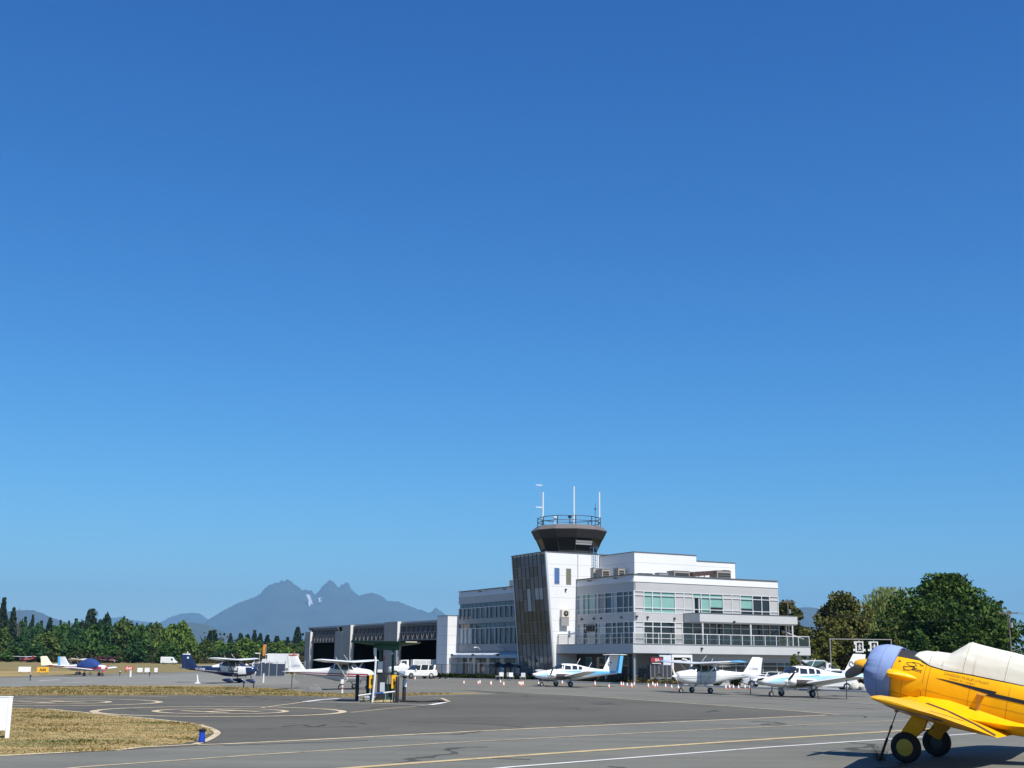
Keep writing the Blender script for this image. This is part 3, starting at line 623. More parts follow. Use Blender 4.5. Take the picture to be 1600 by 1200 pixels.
for x, z in ((1.7, 6.95), (5.2, 6.9), (11.0, 6.6), (6.0, 3.7), (19.2, 3.45), (0.3, 7.0)): sw = MB(); sw.lathe([(0, -0.22), (0.1, -0.2), (0.13, 0.0)], (x, (-0.01 if z > 6.5 and x < 6 else -2.96 if z > 6 else -3.71), z), 'y', 10); sw.build('wall_lamp', DARK, term)
for y in (2.4, 6.5, 8.0, 10.6): sw = MB(); sw.lathe([(0, -0.2), (0.1, -0.18), (0.12, 0.0)], (-0.01, y, 6.95), 'x', 10); sw.build('wall_lamp', DARK, term)
tvs = MB(); tvs.box((-0.35, 7.9, 5.55), (-0.05, 9.2, 6.2)); tvs.build('balcony_screen', BLACK, term, smooth=False)
# ground floor: projecting shop front under the balcony and recessed entrance
gfw = MB(); gfw.box((4.2, -2.5, 0), (20.66, 0.2, 3.08)); gfw.build('ground_floor_wall', mat('shop_front_grey', (0.36, 0.37, 0.39), 0.6, var=0.04, vscale=0.5), term, smooth=False)
gx = [5.72, 7.0, 8.39, 9.59, 11.41, 12.63, 13.8, 15.11, 17.09, 18.18, 19.0]
for i in range(10):
    pane('window', -2.56, gx[i]+0.03, gx[i+1]-0.03, 2.0, 2.36, GLA[1], 0.0); pane('window', -2.56, gx[i]+0.03, gx[i+1]-0.03, 0.35, 1.92, GLA[i % 2], 0.0)
grid('window_frame', -2.56, 5.72, 19.0, 0.3, 2.40, gx, (1.96,), CLG, 0.07, 0.02, 0.06)
gb = MB(); gb.box((0.05, -0.4, 0), (4.2, 0.2, 3.08)); gb.build('entrance_back_wall', CLG, term, smooth=False)
ent = MB(); ent.box((-0.04, 0.2, 0), (0.2, TY0-0.05, 3.08)); ent.build('entrance_wall', mat('entrance_dark', (0.05, 0.05, 0.055), 0.6), term, smooth=False)
for y0, y1, m in ((1.0, 3.4, GLA[0]), (3.6, 5.2, GLA[2]), (5.4, 7.4, GLA[0]), (8.4, 9.6, mat('teal_door', (0.03, 0.12, 0.16), 0.3))):
    q = MB(); q.box((-0.08, y0, 0.05), (-0.05, y1, 2.7)); o = q.build('entrance_door', m, term, smooth=False)
    f = MB(); f.box((-0.11, y0-0.06, 0.05), (-0.05, y0-0.0, 2.76)); f.box((-0.11, y1, 0.05), (-0.05, y1+0.06, 2.76)); f.box((-0.11, y0, 2.7), (-0.05, y1, 2.76)); f.build('frame', GREY, o, smooth=False)
ep = MB(); ep.box((-2.3, 2.0, 0), (-2.1, 2.2, 3.1)); ep.box((-2.3, -3.3, 0), (-2.1, -3.1, 3.1)); ep.build('entrance_column', GREY, term, smooth=False)
# white framed serving hatch, and the lit panel beside it
hx0, hx1, hz0, hz1 = 1.95, 4.53, 1.35, 3.04
hf = MB(); hf.box((hx0, -4.05, hz0), (hx0+0.2, -3.5, hz1)); hf.box((hx1-0.2, -4.05, hz0), (hx1, -3.5, hz1)); hf.box((hx0+0.2, -4.05, hz1-0.28), (hx1-0.2, -3.5, hz1)); o = hf.build('hatch_frame', CLW, term, smooth=False)
hd = MB(); hd.box((hx0+0.2, -3.72, hz0-0.4), (hx1-0.2, -3.62, hz1-0.28)); hd.build('hatch_opening', mat('hatch_dark', (0.03, 0.02, 0.016), 0.7), o, smooth=False)
hm = MB(); hm.box((hx0+0.2, -3.9, 2.36), (hx1-0.2, -3.76, 2.48)); hm.tube([(hx0+1.3, -4.0, 2.6), (hx0+1.9, -4.0, 2.52)], 0.09, 6); hm.build('hatch_shutter_rail', W, o, smooth=False)
lp = MB(); lp.box((0.45, -3.95, 0.9), (1.93, -3.80, 2.98)); lp.build('side_panel', mat('bluish_panel', (0.55, 0.58, 0.66), 0.5, var=0.06), term, smooth=False)

# kiosk with the red sign in front of the entrance
ko = thing('sign_kiosk', 'dark slatted kiosk carrying a red sign with pale letters beside the terminal entrance', 'kiosk', BC, BR)
b = MB(); b.box((-1.17, -4.6, 0.35), (1.4, -4.0, 1.98)); b.build('slatted_screen', mat('charcoal_boards', (0.030, 0.030, 0.036), 0.6, var=0.2, vscale=6), ko, smooth=False)
b = MB()
for k in range(6): b.box((-1.15+k*0.51-0.03, -4.64, 0.2), (-1.15+k*0.51+0.03, -4.6, 2.0))
b.box((-1.18, -4.66, 0.62), (1.42, -4.64, 0.72)); b.build('screen_post', GREY, ko, smooth=False)
b = MB(); b.box((-1.17, -4.66, 2.0), (0.42, -4.5, 2.82)); sg = b.build('sign_board', mat('sign_black', (0.03, 0.02, 0.025), 0.5), ko, smooth=False)
b = MB(); b.box((-1.12, -4.69, 2.3), (0.25, -4.66, 2.68)); b.build('red_panel', mat('sign_red', (0.34, 0.02, 0.05), 0.5), sg, smooth=False)
v, f = text_pts('BA', 0.42, bold=0.008); m_ = MB(); m_.add([(-0.62+p[0], -4.70, 2.34+p[1]) for p in v], f); m_.box((-1.0, -4.7, 2.1), (0.1, -4.665, 2.17)); m_.build('lettering', mat('sign_pale', (0.62, 0.60, 0.52), 0.5), sg, smooth=False, norm=False)

# ------------------------------------------------------------------ hangar with three open bays, left of the terminal
hang = thing('hangar_building', 'long grey hangar with three open bays under folded lattice doors', 'hangar', BC, BR)
HZ = 7.75
PIL = mat('hangar_pillar', (0.29, 0.29, 0.29), 0.7, var=0.08, vscale=0.7)
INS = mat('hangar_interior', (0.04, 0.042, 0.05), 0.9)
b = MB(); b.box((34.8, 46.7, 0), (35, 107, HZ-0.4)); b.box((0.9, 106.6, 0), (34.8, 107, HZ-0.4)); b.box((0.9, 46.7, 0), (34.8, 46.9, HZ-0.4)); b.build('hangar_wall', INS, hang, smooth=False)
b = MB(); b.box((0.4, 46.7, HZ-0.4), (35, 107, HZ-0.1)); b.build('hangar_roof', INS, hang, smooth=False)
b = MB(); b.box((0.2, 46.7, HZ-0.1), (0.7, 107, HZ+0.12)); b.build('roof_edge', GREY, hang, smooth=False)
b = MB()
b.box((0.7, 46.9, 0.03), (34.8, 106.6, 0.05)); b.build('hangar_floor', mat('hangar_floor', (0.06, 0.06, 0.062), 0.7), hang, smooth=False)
for y0, y1, zt in ((46.75, 49.5, 7.9), (63.7, 69.0, 7.92), (83.6, 87.6, 7.8), (87.6, 91.0, 6.9), (103.8, 106.7, 7.0)):
    b = MB(); b.box((-0.40, y0, 0), (0.30, y1, zt)); o = b.build('pillar', PIL, hang, smooth=False)
    b = MB(); b.box((-0.44, y0-0.06, 0), (0.12, y0-0.004, zt)); b.build('pillar_edge', mat('sunlit_edge', (0.62, 0.62, 0.60), 0.5), o, smooth=False)  # pale strip paints sunlight onto the side of the pillar
TRU = mat('door_truss', (0.17, 0.17, 0.18), 0.7, 0.0)
for y0, y1 in ((49.5, 63.64), (69.0, 83.5), (91.0, 103.7)):
    dz0, dz1 = 5.15, 7.2
    b = MB()
    b.loft([[(0.3, y0, z-0.0), (0.3, y1, z), (0.36, y1, z), (0.36, y0, z)] for z in (dz0, dz1+0.2)]); o = b.build('folded_door', mat('door_skin', (0.020, 0.022, 0.036), 0.5), hang, smooth=False)
    b = MB(); n = 8
    b.box((-0.32, y0, dz0-0.1), (-0.2, y1, dz0+0.08)); b.box((0.1, y0, dz1), (0.28, y1, dz1+0.16)); b.box((-0.1, y0, 6.15), (0.0, y1, 6.25))
    b.box((0.0, y0, 7.42), (0.28, y1, 7.62))
    for k in range(n+1):
        y = y0+0.1+(y1-y0-0.2)*k/n; b.tube([(-0.26, y, dz0), (0.2, y-0.5, dz1+0.05)], 0.055, 5)
        if k < n:
            y2 = y0+0.1+(y1-y0-0.2)*(k+1)/n
            b.tube([(-0.24, y, dz0), (-0.02, (y+y2)/2, 6.3)], 0.04, 4); b.tube([(-0.02, (y+y2)/2, 6.3), (0.15, y2-0.5, dz1)], 0.035, 4)
    b.build('door_lattice', TRU, o, smooth=False)
for y0, y1 in ((52, 60), (72, 80), (93, 100)):
    b = MB(); b.box((6, y0, 0.05), (9, y0+3, 1.6)); b.build('stored_crate', mat('hangar_blue', (0.02, 0.05, 0.13), 0.6), hang, smooth=False)
lw = thing('white_link_block', 'low white panelled block between hangar and terminal', 'building', BC, BR)
b = MB(); b.box((-1.6, YL+0.05, 0), (0.2, 46.68, 8.2)); b.box((0.2, YL+0.05, 0), (30, 46.66, 8.0)); b.build('panel_wall', WP, lw, smooth=False)
b = MB(); b.box((-1.65, YL+0.02, 8.2), (0.25, 46.7, 8.28)); b.build('coping', COPING, lw, smooth=False)

# ------------------------------------------------------------------ aircraft helpers
class Fus:
    """fuselage: stations (x, z bottom, z top, half width, superellipse power), nose first"""
    def __init__(s, st, sub=4):
        st = sorted(st, key=lambda q: q[0]); a = np.array(st, float); X = a[:, 0]; out = []
        n = len(X)
        sl = np.zeros_like(a)
        d = np.diff(a, axis=0)/np.diff(X)[:, None]
        for i in range(1, n-1):     # monotone slopes: no overshoot
            p = d[i-1]*d[i]; sl[i] = np.where(p > 0, 2*p/(d[i-1]+d[i]+1e-12*np.sign(d[i]+1e-30)), 0)
        sl[0] = d[0]; sl[-1] = d[-1]
        for i in range(n-1):
            h = X[i+1]-X[i]
            for k in range(sub):
                t = k/sub; h00 = 2*t**3-3*t*t+1; h10 = t**3-2*t*t+t; h01 = -2*t**3+3*t*t; h11 = t**3-t*t
                r = h00*a[i]+h10*h*sl[i]+h01*a[i+1]+h11*h*sl[i+1]; r[0] = X[i]+t*h; out.append(r)
        out.append(a[-1]); s.a = np.array(out)
    def ev(s, x): return [float(np.interp(x, s.a[:, 0], s.a[:, k])) for k in range(1, 5)]
    def ring(s, r, m=24):
        x, zb, zt, hw, n = r; zc = (zb+zt)/2; h = (zt-zb)/2; o = []
        for k in range(m):
            a = 2*PI*k/m; c, q = math.cos(a), math.sin(a)
            o.append((x, hw*math.copysign(abs(c)**(2/n), c), zc+h*math.copysign(abs(q)**(2/n), q)))
        return o
    def mesh(s, mb, m=24, mi=0): return mb.loft([s.ring(r, m) for r in s.a], mi)
    def y(s, x, z):
        zb, zt, hw, n = s.ev(x); zc = (zb+zt)/2; h = max((zt-zb)/2, 1e-4); q = min(1.0, abs((z-zc)/h))
        return hw*max(0.0, 1-q**n)**(1/n)
    def patch(s, mb, q, side=1, off=0.012, n=6, m=4, mi=0):
        """a skin patch over the corner points (x, z), laid off the surface"""
        vs = []
        for j in range(m+1):
            for i in range(n+1):
                u, v = i/n, j/m
                x = (q[0][0]*(1-u)+q[1][0]*u)*(1-v)+(q[3][0]*(1-u)+q[2][0]*u)*v
                z = (q[0][1]*(1-u)+q[1][1]*u)*(1-v)+(q[3][1]*(1-u)+q[2][1]*u)*v
                vs.append((x, side*(s.y(x, z)+off), z))
        mb.add(vs, [(j*(n+1)+i, j*(n+1)+i+1, (j+1)*(n+1)+i+1, (j+1)*(n+1)+i) for j in range(m) for i in range(n)], mi)
    def text(s, mb, txt, x, z, size, side=1, off=0.02, shear=0, bold=0.0, slope=0.0, sx=1.0):
        v, f = text_pts(txt, size, shear, bold)
        d = -1 if side > 0 else 1
        vs = []
        for p in v:
            xx = x+d*p[0]*sx; zz = z+p[1]+slope*p[0]
            vs.append((xx, side*(s.y(xx, zz)+off), zz))
        mb.add(vs, f)

AF = [(1, 0), (0.8, 0.045), (0.55, 0.085), (0.3, 0.10), (0.12, 0.078), (0.03, 0.042), (0, 0), (0.03, -0.022), (0.12, -0.035), (0.3, -0.042), (0.55, -0.035), (0.8, -0.018)]
def wing(mb, secs, side=1, mi=0):
    """secs: (y, x leading edge, chord, z, thickness ratio, incidence)"""
    rings = []
    for y, xl, c, z, t, inc in secs:
        r = []
        for u, w in AF:
            dx = -u*c; dz = w*c*t/0.14
            r.append((xl+dx*math.cos(inc)+dz*math.sin(inc), side*y, z+dz*math.cos(inc)+dx*math.sin(inc)))
        rings.append(r)
    mb.loft(rings, mi)
def fin_loft(mb, secs, yc=0.0, mi=0):
    """vertical surface: (z, x leading edge, chord, thickness)"""
    rings = []
    for z, xl, c, t in secs:
        rings.append([(xl-u*c, yc+w*t, z) for u, w in ((0, 0), (0.08, .6), (0.3, 1), (0.65, .7), (1, .1), (1, -.1), (0.65, -.7), (0.3, -1), (0.08, -.6))])
    mb.loft(rings, mi)
def wheel(parent, x, y, r, w, rim=None, z=None):
    z = r if z is None else z; t = MB()
    pr = [(r*0.5, -w*0.42), (r*0.78, -w*0.5), (r*0.95, -w*0.36), (r, -w*0.12), (r, w*0.12), (r*0.95, w*0.36), (r*0.78, w*0.5), (r*0.5, w*0.42)]
    t.lathe(pr, (x, y, z), 'y', 24); ty = t.build('wheel', BLACK, parent)
    d = MB(); d.lathe([(0, -w*0.36), (r*0.3, -w*0.40), (r*0.52, -w*0.40), (r*0.52, w*0.40), (r*0.3, w*0.40), (0, w*0.36)], (x, y, z), 'y', 20); d.build('rim', rim or GREY, ty)
    return ty
def propeller(parent, x, y, z, r, ang, m, blades=2, spin=0.14, spm=None, chord=0.15, tip=None):
    mb = MB()
    for k in range(blades):
        a = ang+2*PI*k/blades; rings = []
        for t, c, tw in ((0.08, .45, 1.0), (0.25, .9, .75), (0.5, 1.0, .5), (0.8, .85, .35), (0.96, .6, .3), (1.0, .25, .28)):
            rr = r*t; cw_ = chord*c; th = 0.02*(1.3-t)
            ring = []
            for u, w in ((-.5, 0), (-.25, 1), (.25, 1), (.5, 0), (.25, -1), (-.25, -1)):
                lx = u*cw_*math.sin(tw)+w*th*math.cos(tw); lt = u*cw_*math.cos(tw)-w*th*math.sin(tw)
                ring.append((x+lx, y+rr*math.cos(a)-lt*math.sin(a), z+rr*math.sin(a)+lt*math.cos(a)))
            rings.append(ring)
        mb.loft(rings)
    p = mb.build('propeller', m, parent)
    s = MB(); s.lathe([(spin, -0.1), (spin*0.97, 0.02), (spin*0.75, 0.16), (spin*0.4, 0.26), (0, 0.30)], (x, y, z), 'x', 16); s.build('spinner', spm or m, p)
    return p

def cessna(name, label, loc, rz, body, trim, scale=1.0, wing_tip=None, pants=None, reg=None, reg_mat=None, fin_m=None, prop_m=None, fin_cap=None, stripe_z=((1.02, 1.12),), group=None, prop_ang=0.9, tailtext=None, droop=False, lower=None, flag=None):
    """strut-braced high-wing single: about 8.2 m long, nose along +x"""
    T = thing(name, label, 'airplane', loc, rz, group); T.scale = (scale,)*3
    st = [(2.12, 1.08, 1.34, .13, 2.2), (2.02, .93, 1.50, .40, 2.6), (1.7, .80, 1.60, .49, 2.8), (1.1, .66, 1.68, .53, 3), (.78, .62, 1.74, .55, 3), (.3, .60, 2.06, .56, 3.2), (0.0, .60, 2.13, .56, 3.4),
          (-.7, .62, 2.12, .55, 3.4), (-1.05, .66, 2.04, .52, 3.2), (-1.75, .77, 1.74, .43, 2.8), (-2.6, .90, 1.64, .33, 2.5), (-4.2, 1.08, 1.54, .18, 2.2), (-5.6, 1.22, 1.46, .08, 2.0), (-5.95, 1.28, 1.42, .05, 2)]
    F = Fus(st)
    b = MB(); F.mesh(b); b.build('fuselage', body, T)
    for s in (1, -1):
        w = MB()
        F.patch(w, [(.70, 1.56), (.34, 1.60), (.20, 2.0), (.36, 1.98)], s)                       # windscreen quarter
        F.patch(w, [(.28, 1.52), (-.36, 1.55), (-.36, 1.98), (.16, 1.98)], s)
        F.patch(w, [(-.44, 1.56), (-1.02, 1.60), (-.96, 1.96), (-.44, 1.98)], s)
        F.patch(w, [(-1.12, 1.64), (-1.62, 1.68), (-1.50, 1.82), (-1.12, 1.96)], s)
        w.build('side_window', PAX, T)
        d = MB(); F.patch(d, [(.32, .78), (-.36, .78), (-.36, .80), (.32, .80)], s, 0.008); F.patch(d, [(.34, .78), (.30, .78), (.30, 1.9), (.34, 1.9)], s, .008, 1, 6); F.patch(d, [(-.38, .78), (-.41, .78), (-.41, 1.9), (-.38, 1.9)], s, .008, 1, 6)
        d.build('door_seam', GREY, T)
        t = MB()
        for z0, z1 in stripe_z: F.patch(t, [(1.95, z0+.14), (-5.4, z0+.30), (-5.4, z1+.24), (1.95, z1+.14)], s, .01, 40, 2)
        if lower: F.patch(t, [(1.6, .85), (-5.2, 1.20), (-5.2, lower+.25), (1.9, lower)], s, .009, 40, 3)
        t.build('livery_stripe', trim, T)
        if reg:
            r = MB()
            if s < 0: F.text(r, reg, -4.6, 1.18, .30, s, .022, .15, .006)
            else: F.text(r, reg, -2.4, 1.18, .30, s, .022, .15, .006)
            r.build('registration', reg_mat or trim, T, smooth=False, norm=False)
    ws_ = MB(); vs = []
    for i in range(7):
        y = -.46+.92*i/6
        for x, z in ((.80, 1.73), (.56, 1.90), (.30, 2.075)): vs.append((x+.02-abs(y)*.12, y, z+.02-abs(y)**2*.12))
    ws_.add(vs, [(i*3+j, i*3+j+1, i*3+j+4, i*3+j+3) for i in range(6) for j in range(2)]); ws_.build('windscreen', PAX, T)
    for s in (1, -1):
        zt = 2.14
        w = MB(); wing(w, [(0.0, .55, 1.63, zt, .12, .03), (2.6, .55, 1.63, zt+.07, .12, .03), (5.25, .42, 1.16, zt+.15, .12, 0), (5.42, .30, .85, zt+.17, .08, 0)], s)
        wo_ = w.build('wing', body, T)
        if wing_tip:
            w = MB(); wing(w, [(4.75, .455, 1.26, zt+.136, .128, .006), (5.27, .43, 1.19, zt+.153, .13, 0), (5.45, .31, .90, zt+.17, .09, 0)], s); w.build('wing_tip', wing_tip, wo_)
        a_ = MB(); wing(a_, [(.62, -.86, .30, zt-.03 if not droop else zt-.10, .10, .03 if not droop else .5), (2.5, -.86, .30, zt+.02 if not droop else zt-.05, .10, .03 if not droop else .5)], s); a_.build('flap', body, wo_)
        k = MB(); k.tube([(.18, s*.5, .74), (.12, s*2.55, zt+.02)], .055, 8); k.build('wing_strut', body, T)
        k = MB(); k.tube([(0, s*.35, .66), (-.02, s*.75, .58), (-.02, s*1.15, .30), (-.02, s*1.25, .20)], [.06, .055, .045, .04], 8); k.build('gear_leg', body if body is not NAVY else GREY, T)
        wheel(T, -.02, s*1.3, .22, .16)
        if pants:
            k = MB(); k.loft([[(x, s*1.3+wy*math.cos(a), zc+wz*math.sin(a)) for a in [2*PI*q/12 for q in range(12)]] for x, wy, zc, wz in ((.45, .02, .22, .03), (.3, .12, .24, .15), (0, .15, .26, .19), (-.4, .11, .28, .14), (-.75, .02, .32, .03))]); k.build('wheel_fairing', pants, T)
    k = MB(); k.tube([(1.62, 0, .80), (1.70, 0, .20)], .05, 8); k.tube([(1.70, -.1, .42), (1.70, -.1, .17)], .025, 6); k.build('nose_strut', GREY, T)
    wheel(T, 1.72, 0, .19, .14)
    if pants:
        k = MB(); k.loft([[(x, wy*math.cos(a), zc+wz*math.sin(a)) for a in [2*PI*q/12 for q in range(12)]] for x, wy, zc, wz in ((2.1, .02, .2, .03), (1.95, .10, .22, .13), (1.7, .13, .24, .17), (1.35, .09, .26, .12), (1.1, .02, .3, .03))]); k.build('wheel_fairing', pants, T)
    f = MB(); fin_loft(f, [(1.38, -3.9, 2.0, .04), (1.58, -4.45, 1.50, .06), (2.1, -4.95, 1.18, .05), (2.62, -5.38, .92, .04), (2.68, -5.46, .80, .02)]); fo = f.build('fin', fin_m or body, T)
    r_ = MB(); fin_loft(r_, [(1.32, -5.88, .42, .035), (2.1, -6.02, .40, .03), (2.64, -6.22, .34, .02)]); r_.build('rudder', fin_m or body, T)
    if fin_cap: c_ = MB(); fin_loft(c_, [(2.62, -5.36, 1.0, .06), (2.72, -5.45, .9, .05)]); c_.lathe([(.07, 0), (.07, .14), (0, .22)], (-5.75, 0, 2.70), seg=10); c_.build('fin_cap', fin_cap, T)
    if tailtext:
        for s in (1, -1):
            t = MB(); v, fc = text_pts(tailtext, .26); t.add([((-5.02 if s > 0 else -6.0)-s*p[0], s*.063, 1.72+p[1]) for p in v], fc); t.build('registration', reg_mat or STEELB, T, smooth=False, norm=False)
    if flag:
        for s in (1, -1):
            t = MB(); t.quad((-5.5, s*.07, 2.25), (-5.75, s*.07, 2.25), (-5.75, s*.07, 2.42), (-5.5, s*.07, 2.42)); t.build('flag_mark', flag, T, smooth=False)
    for s in (1, -1):
        h = MB(); wing(h, [(0.03, -4.95, 1.0, 1.36, .09, 0), (1.7, -5.2, .72, 1.36, .09, 0)], s); h.build('tailplane', body, T)
    for o in T.children:
        for v in o.data.vertices:
            if v.co.x < -1.0: v.co.x = -1.0+(v.co.x+1.0)*0.83
    propeller(T, 2.16, 0, 1.21, .95, prop_ang, prop_m or GREY, spm=body)
    e = MB(); e.tube([(1.1, .15, .66), (1.0, .18, .5)], .04, 8); e.build('exhaust_pipe', GREY, T)
    an = MB(); an.tube([(-.9, 0, 2.12), (-1.15, 0, 2.55)], .014, 5); an.tube([(-.1, .1, 2.3), (-.5, .1, 2.75)], .012, 5); an.build('antenna', W, T)
    return T, F

def low_twin(name, label, loc, rz, ttail=True, scale=1.0, trim2=PALEB, tail_col=BLUEP, prop_ang=0.4, group=None):
    """low-wing piston twin, about 8.7 m long"""
    T = thing(name, label, 'airplane', loc, rz, group); T.scale = (scale,)*3
    st = [(2.75, .92, 1.02, .06, 2), (2.6, .80, 1.16, .22, 2.2), (2.0, .66, 1.34, .42, 2.4), (1.3, .60, 1.48, .53, 2.6), (.75, .58, 1.58, .57, 2.8), (.28, .56, 1.95, .58, 2.9), (-.1, .56, 2.04, .58, 3), (-1.0, .58, 2.02, .57, 3), (-1.8, .66, 1.88, .50, 2.8), (-2.8, .80, 1.68, .38, 2.5), (-4.2, 1.0, 1.52, .20, 2.2), (-5.5, 1.16, 1.42, .07, 2)]
    F = Fus(st); b = MB(); F.mesh(b); b.build('fuselage', W, T)
    for s in (1, -1):
        w = MB(); F.patch(w, [(.66, 1.56), (.16, 1.60), (.02, 1.90), (.26, 1.88)], s)
        for x0, x1 in ((.02, -.58), (-.72, -1.22), (-1.36, -1.74)): F.patch(w, [(x0, 1.52), (x1, 1.52), (x1, 1.84 if x1 > -1.5 else 1.76), (x0-.04, 1.88 if x1 > -1.5 else 1.82)], s)
        w.build('side_window', PAX, T)
        t = MB(); F.patch(t, [(2.62, .90), (-.2, .98), (-.2, 1.36), (2.0, 1.22)], s, .01, 30, 4); F.patch(t, [(-.2, 1.05), (-2.2, 1.12), (-2.2, 1.36), (-.2, 1.36)], s, .01, 20, 3); t.build('livery_stripe', trim2, T)
        t = MB(); F.patch(t, [(-2.2, 1.02), (-5.3, 1.20), (-5.3, 1.38), (-2.2, 1.40)], s, .01, 24, 4); t.build('tail_livery', tail_col, T)
        t = MB(); F.patch(t, [(2.2, 1.13), (-1.6, 1.38), (-1.6, 1.44), (2.1, 1.18)], s, .014, 30, 1); t.build('livery_line', BLUEP, T)
    ws_ = MB(); vs = []
    for i in range(7):
        y = -.48+.96*i/6
        for x, z in ((.80, 1.60), (.55, 1.78), (.26, 1.965)): vs.append((x+.03-abs(y)*.15, y, z+.02-abs(y)**2*.14))
    ws_.add(vs, [(i*3+j, i*3+j+1, i*3+j+4, i*3+j+3) for i in range(6) for j in range(2)]); ws_.build('windscreen', PAX, T)
    for s in (1, -1):
        w = MB(); wing(w, [(0.0, .75, 1.75, .70, .13, .03), (1.7, .72, 1.62, .88, .13, .03), (5.6, .42, 1.25, 1.36, .12, 0), (5.85, .2, .7, 1.40, .06, 0)], s); wo_ = w.build('wing', W, T)
        yn = s*1.72
        n = MB(); prof = ((1.92, .06, 1.04, .06), (1.86, .22, 1.04, .2), (1.5, .33, 1.02, .29), (.8, .34, 1.0, .30), (0.0, .26, .98, .24), (-.8, .12, .94, .12), (-1.2, .03, .92, .03))
        n.loft([[(x, yn+wy*math.cos(a), zc+wz*math.sin(a)) for a in [2*PI*q/14 for q in range(14)]] for x, wy, zc, wz in prof]); no = n.build('engine_nacelle', W, T)
        q = MB(); q.lathe([(0, 0.02), (.09, .02), (.1, 0)], (1.80, yn+.14, 1.0), 'x', 10); q.lathe([(0, .02), (.09, .02), (.1, 0)], (1.80, yn-.14, 1.0), 'x', 10); q.build('air_intake', BLACK, no)
        t = MB(); t.loft([[(x, yn+(wy+.006)*math.cos(a), zc+(wz+.006)*math.sin(a)) for a in [R(150)+R(240)*q/10 for q in range(11)]] for x, wy, zc, wz in prof[2:5]], caps=False, closed=False); t.build('nacelle_underside', mat('nacelle_dark', (0.06, 0.05, 0.055), 0.6), no)  # darker colour wrapped round the lower part of the nacelle
        propeller(T, 1.96, yn, 1.04, .95, prop_ang+s*.25, mat('prop_dark', (0.04, 0.04, 0.045), 0.4), spm=W, chord=.16)
        k = MB(); k.tube([(-.05, s*1.62, .85), (-.05, s*1.66, .24)], .06, 8); k.build('gear_leg', GREY, T); wheel(T, -.05, s*1.66, .24, .18)
        k = MB(); k.box((.28, s*1.56-.015, .30), (-.12, s*1.56+.015, .74)); k.build('gear_door', W, T, smooth=False)
    k = MB(); k.tube([(1.95, 0, .68), (2.02, 0, .2)], .05, 8); k.build('nose_strut', GREY, T); wheel(T, 2.05, 0, .19, .14)
    if ttail:
        f = MB(); fin_loft(f, [(1.30, -3.6, 1.75, .05), (1.55, -4.05, 1.45, .07), (2.80, -4.72, .98, .06)]); f.build('fin', W, T)
        r_ = MB(); fin_loft(r_, [(1.22, -5.28, .62, .05), (2.78, -5.62, .52, .035)]); r_.build('rudder', tail_col, T)
        for s in (1, -1): h = MB(); wing(h, [(0.0, -4.68, 1.15, 2.86, .09, 0), (1.85, -4.9, .8, 2.86, .09, 0)], s); h.build('tailplane', W, T)
    else:
        f = MB(); fin_loft(f, [(1.30, -3.5, 1.9, .05), (1.60, -4.15, 1.35, .07), (2.88, -5.05, .72, .05)]); f.build('fin', W, T)
        r_ = MB(); fin_loft(r_, [(1.2, -5.3, .50, .05), (2.86, -5.70, .46, .035)]); r_.build('rudder', W, T)
        t = MB()
        for s in (1, -1): t.add([(x, s*(.085), z) for x, z in ((-3.9, 1.52), (-5.75, 1.30), (-5.86, 2.0), (-5.2, 2.05))], [(0, 1, 2, 3)])
        t.build('fin_panel', tail_col, T, smooth=False)
        for s in (1, -1): h = MB(); wing(h, [(0.03, -4.75, .95, 1.30, .09, 0), (2.0, -4.95, .78, 1.34, .09, 0)], s); h.build('tailplane', W, T)
    mk = MB()
    for s in (1, -1): 
        for a0 in range(8): 
            a, a2 = a0*PI/5, (a0+1)*PI/5; c0 = (-4.75, 2.2) if not ttail else (-4.7, 2.05)
            mk.add([(c0[0]-s*r*math.cos(q), s*.10, c0[1]+r*math.sin(q)) for q in (a, a2) for r in (.13, .19)], [(0, 1, 3, 2)])
    mk.build('tail_emblem', DARK, T, smooth=False)
    an = MB(); an.tube([(-1.4, 0, 1.96), (-1.75, 0, 2.5)], .02, 5); an.tube([(-2.6, 0, 1.7), (-2.9, 0, 2.15)], .02, 5); an.build('antenna', W, T)
    return T, F

def heading(az): return PI/2-R(az)      # rotation that points local +x along a compass-like azimuth from the view axis
def gp3(px, py, up=0.012): p = at(px, py); return Vector((p.x, p.y, up))
# six parked light aircraft on the aprons
T1, _ = low_twin('twin_airplane', 'white and sky blue twin with a high T tail in front of the entrance', gp3(879, 1073), heading(-111), True, 1.0)
T2, _ = low_twin('twin_airplane', 'white and pale blue twin with low tailplane, nearest the yellow warbird nose', gp3(1244, 1089), heading(-115), False, 1.02, trim2=PALEB, tail_col=PALEB)
T3, _ = cessna('high_wing_airplane', 'white high wing airplane with thin grey stripes and blue wing tips by the kiosk', gp3(1095, 1083.3), heading(-113), W, STEELB, wing_tip=BLUEP, stripe_z=((1.04, 1.07), (.93, .96)), prop_ang=2.2, prop_m=CREAM, tailtext='C-GSNH', droop=True)
T4, _ = cessna('high_wing_airplane', 'white high wing airplane with dark red side stripes behind the fuel stand', gp3(543, 1077.5), heading(107), W, REDP, .93, stripe_z=((1.0, 1.10), (.84, .93)), fin_cap=mat('brick_red', (0.35, 0.08, 0.05), 0.5), tailtext='C-GPZW', reg_mat=STEELB)
T5, _ = cessna('high_wing_airplane', 'navy blue high wing airplane with white wing and white CF lettering', gp3(366, 1067.5), heading(99), NAVY, W, .95, pants=NAVY, reg='CF-WNM', reg_mat=W, stripe_z=((1.34, 1.40),), fin_m=NAVY, flag=W, fin_cap=W)
